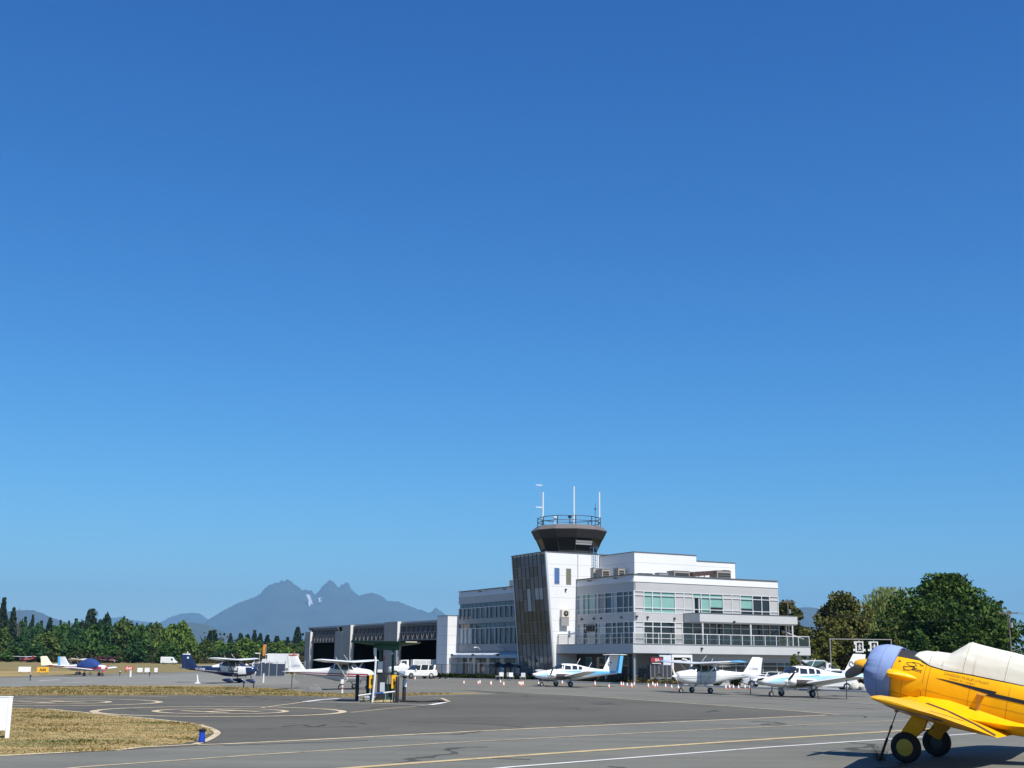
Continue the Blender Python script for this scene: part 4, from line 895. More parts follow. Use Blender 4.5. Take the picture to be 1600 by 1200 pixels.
T6, _ = cessna('high_wing_airplane', 'cream tailed high wing airplane at the far left behind a blue covered one', gp3(122, 1054.5), heading(80), CREAM, mat('maroon', (0.16, 0.03, 0.03), 0.4), .84, stripe_z=((.95, 1.2),), lower=1.0)
# the navy one carries a white upper body and white wings: repaint those parts
for o in T5.children:
    if o.name.startswith('wing') and 'strut' not in o.name or o.name.startswith('flap'): 
        o.data.materials.clear(); o.data.materials.append(W)
        for c in o.children: c.data.materials.clear(); c.data.materials.append(W)
def repaint_upper(T, x0, x1, m):
    st = [(.78, .62, 1.74, .55, 3), (.3, .60, 2.06, .56, 3.2), (0.0, .60, 2.13, .56, 3.4), (-.7, .62, 2.12, .55, 3.4), (-1.05, .66, 2.04, .52, 3.2), (-1.75, .77, 1.74, .43, 2.8), (-2.6, .90, 1.64, .33, 2.5), (-4.2, 1.08, 1.54, .18, 2.2)]
    F = Fus(st)
    for s in (1, -1):
        t = MB(); F.patch(t, [(x0, 1.45), (x1, 1.47), (x1, 1.63), (-.95, 2.0)], s, .006, 16, 6); F.patch(t, [(.45, 1.2), (-.35, 1.2), (-.35, 1.98), (.25, 1.98)], s, .006, 8, 6); t.build('white_cabin_panel', m, T)
        t = MB(); F.patch(t, [(1.35, .86), (.52, .82), (.50, 1.60), (1.25, 1.50)], s, .007, 6, 6); F.patch(t, [(-.46, 1.08), (-1.25, 1.16), (-1.30, 1.6), (-.46, 1.6)], s, .007, 6, 6); t.build('white_side_panel', m, T)
        t = MB(); F.patch(t, [(.7, .95), (-3.9, 1.19), (-3.9, 1.215), (.7, 1.02)], s, .011, 24, 1); t.build('livery_line', m, T)
        for q_ in ([(.28, 1.55), (-.3, 1.57), (-.3, 1.96), (.16, 1.96)], [(-1.02, 1.64), (-1.16, 1.64), (-1.06, 1.9), (-.98, 1.92)], [(-1.3, 1.64), (-1.5, 1.66), (-1.4, 1.8), (-1.28, 1.84)]):
            w = MB(); F.patch(w, q_, s, .02); w.build('cabin_window', PAX, T)
repaint_upper(T5, .7, -2.2, W)

# low-wing airplane under a blue cover, far left
def low_single(label, loc, rz, body, trim, tailm, scale=1.0):
    T = thing('low_wing_airplane', label, 'airplane', loc, rz); T.scale = (scale,)*3
    F = Fus([(2.0, .85, 1.15, .14, 2.2), (1.85, .72, 1.3, .42, 2.5), (1.2, .62, 1.4, .52, 2.7), (.6, .6, 1.46, .55, 2.8), (-.9, .62, 1.5, .52, 2.8), (-2.4, .8, 1.4, .32, 2.4), (-4.8, 1.05, 1.25, .06, 2)])
    b = MB(); F.mesh(b); b.build('fuselage', body, T)
    for s in (1, -1):
        t = MB(); F.patch(t, [(1.9, .72), (-4.4, 1.06), (-4.4, 1.16), (1.9, 1.18)], s, .01, 24, 3); t.build('livery_stripe', trim, T)
        w = MB(); wing(w, [(0, .5, 1.6, .72, .13, .03), (4.6, .4, 1.4, 1.05, .12, 0)], s); w.build('wing', body, T)
        wheel(T, 0, s*1.5, .22, .17); k = MB(); k.tube([(0, s*1.45, .8), (0, s*1.48, .22)], .06, 6); k.build('gear_leg', GREY, T)
        h = MB(); wing(h, [(0.02, -4.1, .75, 1.2, .1, 0), (1.6, -4.2, .65, 1.22, .1, 0)], s); h.build('tailplane', body, T)
    f = MB(); fin_loft(f, [(1.2, -3.3, 1.5, .05), (2.35, -4.2, .75, .04)]); f.build('fin', body, T)
    f = MB(); fin_loft(f, [(1.15, -4.72, .45, .045), (2.35, -4.9, .42, .04)]); f.build('rudder', tailm, T)
    propeller(T, 2.03, 0, 1.0, .9, .7, trim, spm=trim); k = MB(); k.tube([(1.5, 0, .75), (1.55, 0, .2)], .05, 6); k.build('nose_strut', GREY, T); wheel(T, 1.55, 0, .19, .14)
    return T
lwp = gp3(143, 1056.5)
low_single('white low wing airplane with red trim and a blue rudder at the far left', lwp, heading(108), W, mat('bright_red', (0.45, 0.04, 0.07), 0.4), BLUEP, .94)
cv = MB(); rr = []
for x, zt, hw in ((1.15, 1.42, .5), (.8, 1.62, .62), (.2, 2.0, .64), (-.6, 2.06, .62), (-1.3, 1.82, .56), (-1.9, 1.5, .42)):
    rr.append([(x, hw*math.cos(a)*1.02, 1.05+(zt-1.05)*max(0, math.sin(a))-.25*max(0, -math.sin(a))) for a in [R(-25)+R(230)*q/14 for q in range(15)]])
cv.loft(rr, closed=False)
o = cv.build('canopy_cover', mat('royal_blue_cloth', (0.008, 0.035, 0.16), 0.8, bump=0.5, bscale=4), None); o.location = lwp; o.rotation_euler = (0, 0, heading(108)); tag(o, 'royal blue cloth cover over the cabin of the far left low wing airplane', 'cover')
# two small airplanes far across the field
T8, _ = cessna('high_wing_airplane', 'small distant red airplane with white wings at the far left tree foot', gp3(37, 1035.3), heading(-60), mat('faded_red', (0.32, 0.05, 0.04), 0.5), W, .95)
for o in T8.children:
    if o.name.startswith('wing') and 'strut' not in o.name: o.data.materials.clear(); o.data.materials.append(W)
T9, _ = cessna('high_wing_airplane', 'small distant maroon airplane before the trees above the blue covered airplane', gp3(172, 1037.0), heading(112), mat('maroon_body', (0.10, 0.012, 0.02), 0.4), W, 1.0)
# tie-down ropes under the parked airplanes
ROPE = mat('dark_rope', (0.05, 0.05, 0.05), 0.9)
def tie(px, py, ztop, dx, label, r=.03):
    p = at(px, py); mb = MB(); mb.tube([(p.x+dx, p.y, ztop), (p.x+dx*.4, p.y, ztop*.45), (p.x, p.y, .01)], r, 6); o = mb.build('tie_down_rope', ROPE); tag(o, label, 'rope')
tie(1173, 1086, 1.25, .0, 'dark tie down rope under the tail of the grey striped high wing airplane')
tie(1280, 1093.5, .95, -.25, 'dark tie down rope under the near wing of the pale blue twin')
tie(1323, 1093, 1.25, .05, 'dark tie down rope under the tail of the pale blue twin')
tie(455.5, 1076, 1.2, .0, 'dark tie down rope under the tail of the red striped airplane')
tp = thing('tail_stand', 'white tail stand under the navy airplane tail', 'stand', gp3(309, 1068.2)); b = MB(); b.tube([(0, 0, .08), (-.1, 0, .75)], [.085, .05], 8); b.build('post', W, tp); b = MB(); b.box((-.2, -.2, 0), (.25, .2, .1)); b.build('foot', W, tp, smooth=False)

# ------------------------------------------------------------------ yellow wartime trainer, nose up on its tail wheel
yl = mat('trainer_yellow', (0.80, 0.405, 0.002), 0.42, spec=0.22, var=0.09, vscale=1.6, coat=0.06)
TO = Vector((9.872, 30.199, 0.012)); TH = heading(-56); TPITCH = R(13.5)
tr = thing('vintage_trainer_airplane', 'yellow vintage propeller trainer with radial engine resting on its tail wheel', 'airplane', TO, TH)
tr.rotation_euler = (Matrix.Rotation(TH, 4, 'Z') @ Matrix.Rotation(-TPITCH, 4, 'Y')).to_euler()
AX = 1.77
TF = Fus([(1.48, AX-.52, AX+.52, .52, 2), (1.3, AX-.60, AX+.60, .60, 2), (1.0, AX-.66, AX+.635, .635, 2), (.86, AX-.68, AX+.65, .645, 2.1), (.2, AX-.70, AX+.68, .60, 2.2), (-.6, AX-.70, AX+.74, .57, 2.4), (-1.8, AX-.66, AX+.72, .54, 2.5), (-3.0, AX-.48, AX+.66, .47, 2.4), (-4.2, AX-.26, AX+.55, .34, 2.2), (-5.6, AX-.02, AX+.42, .18, 2), (-6.6, AX+.13, AX+.36, .06, 2)], 6)
b = MB(); TF.mesh(b, 48); b.build('fuselage', yl, tr)
# black anti-glare deck ahead of the cockpit
b = MB(); n = 10; vs = []
for i in range(n+1):
    x = .88-.56*i/n; zb, zt, hw, pw = TF.ev(x); zc = (zb+zt)/2; h = (zt-zb)/2
    for k in range(17):
        a = R(48)+R(84)*k/16; c, q = math.cos(a), math.sin(a)
        vs.append((x, (hw+.008)*math.copysign(abs(c)**(2/pw), c), zc+(h+.008)*abs(q)**(2/pw)))
b.add(vs, [(i*17+k, i*17+k+1, (i+1)*17+k+1, (i+1)*17+k) for i in range(n) for k in range(16)]); b.build('anti_glare_panel', mat('matt_black', (0.018, 0.018, 0.02), 0.7), tr)
# exhaust fairing and cowl panel joints
for s in (1, -1):
    b = MB(); rings = []
    for x, zc, ry, rz_ in ((.945, 1.84, .25, .10), (.90, 1.84, .27, .115), (.75, 1.845, .23, .115), (.55, 1.85, .145, .095), (.36, 1.85, .08, .06), (.22, 1.85, .015, .012)):
        y0 = TF.y(x, zc)-.05; rings.append([(x, s*(y0+ry*max(-.4, math.cos(a))), zc+rz_*math.sin(a)) for a in [2*PI*q/16 for q in range(16)]])
    b.loft(rings); b.build('exhaust_fairing', yl, tr)
    b = MB()
    for x in (.16, .05): TF.patch(b, [(x, 1.15), (x-.012, 1.15), (x-.012, 2.25), (x, 2.25)], s, .004, 1, 16)
    TF.patch(b, [(.88, 1.42), (.05, 1.40), (.05, 1.388), (.88, 1.408)], s, .004, 8, 1); TF.patch(b, [(-.3, 1.64), (-2.6, 1.70), (-2.6, 1.692), (-.3, 1.632)], s, .004, 16, 1); TF.patch(b, [(.16, 1.66), (-.3, 1.655), (-.3, 1.645), (.16, 1.65)], s, .004, 8, 1); TF.patch(b, [(.05, 1.36), (-2.2, 1.40), (-2.2, 1.388), (.05, 1.348)], s, .004, 16, 1)
    for x in (-.9, -1.75, -2.5, .62): TF.patch(b, [(x, 1.2), (x-.008, 1.2), (x-.008, 2.2), (x, 2.2)], s, .004, 1, 16)
    b.build('panel_seam', mat('seam_brown', (0.30, 0.12, 0.005), 0.6), tr)
    b = MB(); TF.patch(b, [(.30, 1.66), (.12, 1.62), (.12, 1.70), (.14, 1.80)], s, .03, 4, 3); b.build('cowl_scoop', yl, tr)
    # black side flash
    b = MB(); bk = mat('gloss_black', (0.012, 0.012, 0.014), 0.35)
    TF.patch(b, [(-.10, 1.984), (-1.42, 1.915), (-1.50, 2.015), (-.30, 2.0)], s, .006, 16, 2); TF.patch(b, [(-1.26, 1.875), (-4.6, 1.96), (-4.6, 2.04), (-1.42, 1.965)], s, .008, 30, 2)
    b.build('side_flash', bk, tr)
    # cockpit sill line
    b = MB(); sl_ = [(.42, 2.33), (.28, 2.255), (.09, 2.21), (-.29, 2.195), (-.83, 2.235), (-2.2, 2.29)]
    for (xa, za), (xb, zb_) in zip(sl_, sl_[1:]): TF.patch(b, [(xa, za), (xb, zb_), (xb, zb_+.03), (xa, za+.03)], s, .006, 5, 1)
    b.build('sill_line', bk, tr)
    b = MB(); x0 = -.28 if s > 0 else -1.36
    TF.text(b, 'CANADIAN MUSEUM of FLIGHT', x0, 2.105, .084, s, .0025, 0, .0, slope=.012, sx=.86)
    TF.text(b, 'LANGLEY, B.C.  CANADA', x0-s*.13, 2.035, .050, s, .0025, 0, .0, slope=.01, sx=1.05)
    b.build('lettering', mat('lettering_brown', (0.16, 0.07, 0.01), 0.5), tr, smooth=False, norm=False)
    b = MB(); TF.text(b, 'Bunt', .46 if s > 0 else .2, 2.03, .12, s, .003, .2, .003, slope=-.06); b.build('nose_lettering', bk, tr, smooth=False, norm=False)
    b = MB()
    for pts in ([(.62, 2.02), (.66, 2.06), (.58, 2.08), (.44, 2.11), (.38, 2.16), (.44, 2.19), (.52, 2.19), (.60, 2.17), (.56, 2.13), (.46, 2.12), (.36, 2.15)], [(.64, 2.0), (.52, 2.01), (.42, 2.06), (.34, 2.10)], [(.50, 2.20), (.40, 2.215), (.28, 2.20)], [(.30, 2.20), (.26, 2.17), (.25, 2.20), (.22, 2.17)]):
        q = smooth_line([Vector((p[0], 0, p[1])) for p in pts], 5); b.tube([(p.x, s*(TF.y(p.x, p.z)+.004), p.z) for p in q], .007, 5)
    b.build('script_flourish', bk, tr)
    b = MB(); TF.patch(b, [(.80, 2.13), (.735, 2.165), (.735, 2.165), (.80, 2.20)], s, .007, 2, 2); b.build('warning_triangle', mat('mark_red', (0.25, 0.03, 0.02), 0.5), tr)
    # folding step
    ys = TF.y(-1.15, 1.86)
    if s > 0:
        b = MB(); b.loft([[(-1.10, .50, 1.40), (-1.16, .50, 1.40), (-1.16, .54, 1.40), (-1.10, .54, 1.40)], [(-1.12, ys+.02, 1.86), (-1.20, ys+.02, 1.86), (-1.20, ys+.06, 1.86), (-1.12, ys+.06, 1.86)]]); b.box((-1.09, ys+.0, 1.86), (-1.26, ys+.13, 1.885)); b.build('foot_step', mat('step_ochre', (0.52, 0.28, 0.06), 0.6), tr, smooth=False)
# wing: flat centre section, upswept outer panels with swept leading edge
WB = mat('trainer_yellow_under', (0.60, 0.27, 0.006), 0.55, spec=0.3, var=0.08)
for s in (1, -1):
    secs = [(0, .72, 2.62, 1.22, .15, .035), (1.4, .66, 2.52, 1.20, .15, .035), (1.5, .64, 2.50, 1.205, .15, .035), (2.6, .40, 2.20, 1.33, .145, .03), (4.0, .10, 1.83, 1.48, .135, .02), (5.4, -.20, 1.50, 1.63, .12, .01), (6.05, -.38, 1.22, 1.70, .09, 0), (6.3, -.62, .80, 1.725, .05, 0)]
    w = MB(); wing(w, secs, s); wo_ = w.build('wing', yl, tr, ang=50)
    f = MB(); rings = []        # wing root fillet
    for x, yr, zr in ((.62, .56, 1.30), (.1, .60, 1.46), (-.5, .62, 1.52), (-1.2, .62, 1.47), (-1.9, .58, 1.45), (-2.6, .50, 1.50)):
        y0 = TF.y(x, zr)-.06
        q_ = 1.0 if x > -1.5 else (.55 if x > -2.2 else .12); rings.append([(x, s*y0, zr+.10), (x, s*(y0+.10*q_), zr+.01), (x, s*(y0+.28*q_), zr-.09*q_), (x, s*(y0+.55*q_), zr-.16*q_), (x, s*(y0+.3*q_), zr-.30*q_-.02), (x, s*y0, zr-.30*q_-.02)])
    f.loft(rings); f.build('wing_fillet', yl, wo_)
    # dark walkway strip and aileron gap on the upper side
    g_ = MB()
    def up(y, u):   # point on the upper wing surface at fraction u of chord
        for a_, b_ in zip(secs, secs[1:]):
            if a_[0] <= y <= b_[0]:
                t = (y-a_[0])/(b_[0]-a_[0]); q = [a_[i]+(b_[i]-a_[i])*t for i in range(6)]; break
        uu = [p[0] for p in AF[:7]][::-1]; zz = [p[1] for p in AF[:7]][::-1]
        dz = float(np.interp(u, uu, zz))*q[2]*q[4]/.14; dx = -u*q[2]; inc = q[5]
        return (q[1]+dx*math.cos(inc)+dz*math.sin(inc), s*y, q[3]+dz*math.cos(inc)+dx*math.sin(inc)+.006)
    for (ya, yb, ua, ub) in ((1.20, 1.44, .35, .97), (2.2, 5.3, .765, .785), (1.42, 1.47, .02, .98), (5.3, 5.33, .76, .99)):
        n, m_ = 6, 8
        g_.add([up(ya+(yb-ya)*i/n, ua+(ub-ua)*j/m_) for j in range(m_+1) for i in range(n+1)], [(j*(n+1)+i, j*(n+1)+i+1, (j+1)*(n+1)+i+1, (j+1)*(n+1)+i) for j in range(m_) for i in range(n)])
    g_.build('walkway_strip', mat('walkway_dark', (0.05, 0.03, 0.012), 0.8), wo_)
    # roundel under the outer wing
    ro = MB(); 
    def lo(y, u):
        p = up(y, u); 
        for a_, b_ in zip(secs, secs[1:]):
            if a_[0] <= y <= b_[0]:
                t = (y-a_[0])/(b_[0]-a_[0]); q = [a_[i]+(b_[i]-a_[i])*t for i in range(6)]; break
        uu = [AF[6][0]]+[p_[0] for p_ in AF[7:]]+[1.0]; zz = [0]+[p_[1] for p_ in AF[7:]]+[0.0]
        dz = float(np.interp(u, uu, zz))*q[2]*q[4]/.14; dx = -u*q[2]; inc = q[5]
        return (q[1]+dx*math.cos(inc)+dz*math.sin(inc), s*y, q[3]+dz*math.cos(inc)+dx*math.sin(inc)-.012)
    n = 28; ctr = (4.3, .45)
    for r0, r1, mi in ((.0, .2, 0), (.2, .42, 1), (.42, .62, 2)):
        vs = []
        for k in range(n):
            a = 2*PI*k/n
            for r in (r0, r1): vs.append(lo(ctr[0]+r*math.cos(a), ctr[1]-r*math.sin(a)/1.75))
        ro.add(vs, [(2*k, 2*k+1, (2*k+3) % (2*n), (2*k+2) % (2*n)) for k in range(n)], mi)
    ro.build('roundel', [mat('roundel_red', (.4, .03, .03), .5), W, mat('roundel_blue', (.02, .05, .25), .5)], wo_, smooth=False)
    # main gear: tapered leg fairing, brace, wheel with yellow disc
    y = s*1.29
    k = MB(); k.loft([[(.10, y-s*.10, .42), (-.02, y-s*.10, .42), (-.02, y-s*.04, .42), (.10, y-s*.04, .42)], [(.30, y-s*.14, .50), (-.09, y-s*.14, .62), (-.09, y+s*.02, .62), (.30, y+s*.02, .50)], [(.16, y-s*.14, .85), (-.24, y-s*.14, .84), (-.24, y+s*.03, .84), (.16, y+s*.03, .85)], [(.0, y-s*.14, 1.22), (-.30, y-s*.14, 1.20), (-.30, y+s*.03, 1.20), (.0, y+s*.03, 1.22)]]); k.build('gear_leg', yl if s > 0 else WB, tr)
    k = MB(); k.tube([(-.20, y, 1.10), (-.46, y, .92), (-.22, y, .80)], .016, 6); k.build('gear_brace', BLACK, tr)
    wz = 0.345*math.cos(TPITCH); wx = .345*math.sin(TPITCH)
    t = MB(); r, w_ = .345, .24
    t.lathe([(r*.5, -w_*.42), (r*.8, -w_*.5), (r*.95, -w_*.38), (r, -w_*.14), (r, w_*.14), (r*.95, w_*.38), (r*.8, w_*.5), (r*.5, w_*.42)], (wx, y, wz), 'y', 36); ty = t.build('wheel', BLACK, tr)
    d = MB(); d.lathe([(0, s*w_*.52), (r*.35, s*w_*.50), (r*.55, s*w_*.44), (r*.55, -s*w_*.2), (0, -s*w_*.2)], (wx, y, wz), 'y', 28); d.build('hub_disc', mat('hub_yellow', (0.55, 0.36, 0.03), 0.5) if s > 0 else DARK, ty)
    # tailplane
    h = MB(); wing(h, [(0.02, -5.55, 1.15, 2.0, .10, 0), (1.75, -5.75, .85, 2.0, .10, 0), (1.9, -5.85, .6, 2.0, .06, 0)], s); h.build('tailplane', yl, tr)
f = MB(); fin_loft(f, [(1.95, -5.2, 1.35, .06), (2.3, -5.75, .85, .06), (3.1, -6.1, .6, .04), (3.2, -6.2, .45, .02)]); f.build('fin', yl, tr)
f = MB(); fin_loft(f, [(1.75, -6.58, .55, .05), (2.4, -6.6, .75, .05), (3.05, -6.7, .5, .03)]); f.build('rudder', yl, tr)
k = MB(); k.tube([(-5.9, 0, 1.95), (-6.2, 0, 1.66)], .05, 8); k.build('tail_strut', GREY, tr); wheel(tr, -6.22, 0, .16, .12, z=1.49+.16)
propeller(tr, 1.74, 0, AX+.02, 1.37, R(-9), mat('prop_black', (0.016, 0.016, 0.018), 0.45), 2, .19, YEL, chord=.25)
k = MB(); k.lathe([(0, -.25), (.34, -.22), (.42, -.05), (.30, .08), (.16, .12), (0, .14)], (1.55, 0, AX), 'x', 24); k.build('engine_hub', DARK, tr)
# blue quilted cover over the engine cowl
cv = MB(); rings = []; nz = random.Random(3); NR = 96
prof = [(1.60, .36), (1.605, .43), (1.58, .51), (1.52, .575), (1.43, .63), (1.32, .668), (1.2, .69), (1.1, .70), (1.0, .70), (.93, .697), (.885, .69)]
ph_ = [nz.uniform(0, 6.28) for _ in range(6)]
for i, (x, r) in enumerate(prof):
    ring = []        # one loop of the cover
    for k in range(NR):
        a = 2*PI*k/NR
        g0 = max(0, 1-abs(i-3)/4.0)      # gathers near the front hem
        dr = g0*(.020*(abs(math.sin(13*a+ph_[0]+.9*(x-1.5)))**.5-.6)*(.5+.5*math.sin(3*a+ph_[2]))+.007*math.sin(37*a+ph_[1])+.010*math.sin(11*a+ph_[2])) + .005*math.sin(7*a+2.1*i+ph_[3]) + .004*math.sin(3*a-i+ph_[4])
        xx = x+(.012*math.sin(5*a+ph_[5]) if i > 8 else 0)
        ring.append((xx, (r+dr)*math.cos(a), AX+(r+dr)*math.sin(a)))
    rings.append(ring)
cv.loft(rings, caps=False)
o = cv.build('engine_cover', mat('periwinkle_cloth', (0.215, 0.30, 0.53), 0.85, var=0.05, vscale=2, bump=0.15, bscale=30), None, ang=80)
o.location = TO; o.rotation_euler = tr.rotation_euler; tag(o, 'periwinkle blue cloth cover gathered over the radial engine of the yellow trainer', 'cover')
for i, nm in ((6, 'seam'), (10, 'hem_cord')):
    sm_ = MB(); sm_.tube(rings[i]+[rings[i][0]], .006 if i == 6 else .012, 5, caps=False); sm_.build(nm, mat('seam_blue', (0.13, 0.19, 0.40), .85), o)
# white canvas cover over the long canopy
cc2 = MB(); rings = []; NK = 40
tops = [(.50, 2.42), (.46, 2.47), (.36, 2.51), (.1, 2.55), (-.2, 2.59), (-.26, 2.61), (-.45, 2.78), (-.62, 2.94), (-.68, 2.965), (-.9, 2.955), (-1.6, 2.94), (-2.6, 2.93), (-3.2, 2.90), (-3.7, 2.72), (-4.1, 2.42)]
slx = [q[0] for q in sl_][::-1]; slz = [q[1] for q in sl_][::-1]
for i, (x, zt) in enumerate(tops):
    zl = float(np.interp(x, slx, slz)) if x > -2.2 else 2.29+(-2.2-x)*.02
    zl = min(zl, zt-.02)+.02; ring = []
    for k in range(NK+1):
        a = PI*k/NK; c, q = math.cos(a), math.sin(a)
        hw = TF.y(x, zl)+.015
        pw = 2.5; yy = hw*math.copysign(abs(c)**(2/pw), c)*(1-.12*q); zz = zl+(zt-zl)*abs(q)**(1.15)
        if 0 < k < NK: 
            d = .006*math.sin(9*x+5*a)*q+.008*math.sin(4.3*x-7*a+1)*q+.012*max(0,math.sin(13*x+9*a))**4*q+.010*max(0,math.sin(7*x-11*a))**6
            yy *= 1+d/.5; zz += d
        ring.append((x, yy, zz))
    rings.append(ring)
R2 = []
for a_, b_ in zip(rings, rings[1:]):
    for t in (0, .34, .67): R2.append([tuple(p*(1-t)+q*t for p, q in zip(u, v)) for u, v in zip(a_, b_)])
R2.append(rings[-1]); cc2.loft(R2, closed=False, caps=False); cc2.add(rings[0], [tuple(range(NK+1))])
o = cc2.build('canopy_cover', mat('white_canvas', (0.61, 0.595, 0.515), 0.85, var=0.07, vscale=1.1, bump=0.35, bscale=1.7), None, ang=70)
o.location = TO; o.rotation_euler = tr.rotation_euler; tag(o, 'off white canvas cover stretched over the cockpit of the yellow trainer', 'cover')
for i in (3, 8, 10):
    sm_ = MB(); sm_.tube([(p_[0], p_[1]*1.004, p_[2]+.004) for p_ in rings[i]], .0075, 5); sm_.build('seam', mat('seam_canvas', (0.42, 0.41, 0.35), .9), o)
for i in (4, 9):
    st_ = MB(); st_.loft([[(p_[0]+dx, p_[1]*1.006, p_[2]+.006) for p_ in rings[i][:3]+rings[i][3:8]] for dx in (-.02, .02)], closed=False, caps=False); st_.build('strap', mat('strap_canvas', (0.50, 0.48, 0.41), .9), o)
# tie-down strap from the near wing, and the dry weeds at its foot
sp = at(1374, 1188.5); tw = Matrix.Translation(TO) @ tr.rotation_euler.to_matrix().to_4x4() @ Vector((-.62, 4.9, 1.52))
b = MB(); q = [tw, tw.lerp(sp, .28), tw.lerp(sp, .33), tw.lerp(sp, .36), tw.lerp(sp, .52), tw.lerp(sp, .56), Vector((sp.x, sp.y, .0))]
b.tube(q, [.012, .012, .03, .022, .018, .032, .034], 8)
tag(b.build('tie_down_strap', ROPE), 'dark tie down strap running from the yellow wing to the ground', 'strap')
wd = MB(); rg = random.Random(9)
for k in range(90):
    a, l, r0 = rg.uniform(0, 6.28), rg.uniform(.12, .42), rg.uniform(0, .16); d = Vector((math.cos(a)*.35, math.sin(a)*.35, 1)).normalized()
    p0 = Vector((sp.x+r0*math.cos(a), sp.y+r0*math.sin(a), 0)); wd.tube([p0, p0+d*l*.6, p0+d*l+Vector((rg.uniform(-.05, .05), 0, -.01))], [.004, .003, .0015], 3)
tag(wd.build('dry_weed_clump', mat('dry_weed', (0.16, 0.14, 0.09), 0.95)), 'thin clump of dry weeds at the foot of the wing strap', 'weed')

# ------------------------------------------------------------------ self-service fuel stand
FP = at(597, 1097); FS = 0.0349
def fx(px): return (px-597)*FS
def fz(py, base=1097): return (base-py)*FS*1.02
GRN = mat('dark_green_paint', (0.010, 0.075, 0.050), 0.45)
fc = thing('fuel_canopy', 'dark green canopy on posts over the fuel pump', 'canopy', FP)
b = MB(); b.loft([[(fx(583), -.6, 2.72), (fx(622), -.6, 2.72), (fx(622), .8, 2.72), (fx(583), .8, 2.72)], [(fx(583), -.6, 2.95), (fx(622), -.6, 2.95), (fx(622), .8, 2.95), (fx(583), .8, 2.95)], [(fx(551), -1.3, 3.10), (fx(650), -1.3, 3.10), (fx(650), 1.7, 3.10), (fx(551), 1.7, 3.10)], [(fx(550), -1.35, 3.18), (fx(651), -1.35, 3.18), (fx(651), 1.75, 3.18), (fx(550), 1.75, 3.18)]]); b.build('roof', GRN, fc, smooth=False)
b = MB(); b.box((fx(634), -1.38, 3.12), (fx(651), -1.36, 3.17)); b.build('roof_edge_trim', mat('cream_trim', (0.6, 0.55, 0.42), 0.5), fc, smooth=False)
for px, y in ((611, .3), (591, .5)): b = MB(); b.tube([(fx(px), y, 0), (fx(px), y, 2.74)], .075, 10); b.build('post', GRN, fc)
lp_ = thing('lamp_pole', 'tall white pole with bent head at the fuel stand', 'lamp', FP); b = MB(); b.tube([(fx(584.5), -.8, 0), (fx(587), -.8, 1.2), (fx(587.6), -.8, 2.15), (fx(586.5), -.8, 2.5)], .055, 8); b.build('pole', W, lp_); b = MB(); b.tube([(fx(586.4), -.8, 2.45), (fx(586.2), -.8, 2.82)], [.075, .085], 8); b.build('lamp_head', W, lp_)
cl = thing('hanging_lamp', 'white cone shaped lamp under the green fuel canopy', 'lamp', FP); b = MB(); b.lathe([(.16, 0), (.12, .07), (.03, .19), (0, .2)], (fx(610.3), -.5, 2.50), seg=14, caps=True); b.build('shade', W, cl); b = MB(); b.tube([(fx(610.3), -.5, 2.66), (fx(610.3), -.5, 2.76)], .03, 6); b.build('stem', GREY, cl)
pu = thing('fuel_pump', 'dark fuel pump cabinet with white card reader and pale panel', 'pump', FP)
b = MB(); b.box((fx(589.5), -.35, 0.15), (fx(601.5), .25, 1.56)); b.build('cabinet', mat('pump_black', (0.02, 0.022, 0.028), 0.4), pu, smooth=False)
b = MB(); b.box((fx(589.6), -.42, 1.55), (fx(597), -.15, 2.12)); b.build('card_reader', W, pu, smooth=False)
b = MB(); b.box((fx(594), -.38, .55), (fx(601.3), -.355, 1.03)); b.build('price_panel', mat('panel_grey', (0.45, 0.48, 0.52), 0.4), pu, smooth=False)
b = MB(); b.box((fx(601.6), -.3, .1), (fx(613), .3, .95)); b.build('reel_box', mat('reel_green', (0.015, 0.05, 0.045), 0.5), pu, smooth=False)
b = MB(); b.tube([(fx(598), 0, 1.5), (fx(598), 0, 2.2)], .03, 6); b.lathe([(.05, 0), (.07, .08), (.05, .18), (0, .2)], (fx(598), 0, 2.2), seg=10); b.build('warning_beacon', mat('beacon_pink', (0.5, 0.12, 0.10), 0.4), pu)
b = MB(); b.tube(smooth_line([Vector((fx(603), -.35, .9)), Vector((fx(605), -.5, 1.5)), Vector((fx(607), -.5, 1.1)), Vector((fx(606), -.45, .5))], 6), .025, 6); b.build('nozzle_hose', BLACK, pu)
tk = thing('fuel_hose_drum', 'silver hose drum low beside the fuel pump', 'drum', FP); b = MB(); b.lathe([(0, -.3), (.17, -.3), (.17, .3), (0, .3)], (fx(579.5), -.3, .2), 'x', 18); b.build('drum', ALU, tk); 
for e_ in (-.34, .28): b = MB(); b.lathe([(.18, e_), (.22, e_), (.22, e_+.06), (.18, e_+.06)], (fx(579.5), -.3, .2), 'x', 18); b.build('flange', DARK, tk)
isl = MB(); isl.box((FP.x+fx(564), FP.y-.55, .03), (FP.x+fx(616), FP.y+.7, .13)); tag(isl.build('pump_island', mat('island_yellow', (0.55, 0.42, 0.20), 0.8, var=.15), smooth=False), 'low yellowish concrete island under the fuel pump', 'island')
for px0, px1, lab in ((578, 585.2, 'yellow extinguisher cabinet left of the fuel pump'), (612, 620, 'yellow extinguisher cabinet right of the fuel pump')):
    e = thing('extinguisher_cabinet', lab, 'cabinet', FP, 0, 'yellow cabinets at the fuel stand'); b = MB(); b.box((fx(px0), -.58, .72), (fx(px1), -.36, 1.42)); b.build('box', mat('cabinet_yellow', (0.80, 0.42, 0.01), 0.4), e, smooth=False)
    b = MB(); xm = (fx(px0)+fx(px1))/2; b.box((xm-.04, -.595, .92), (xm+.03, -.582, 1.22)); b.build('door_mark', BLACK, e, smooth=False)
    b = MB(); b.box((xm-.04, -.5, 0), (xm+.04, -.42, .72)); b.build('leg', DARK, e, smooth=False)
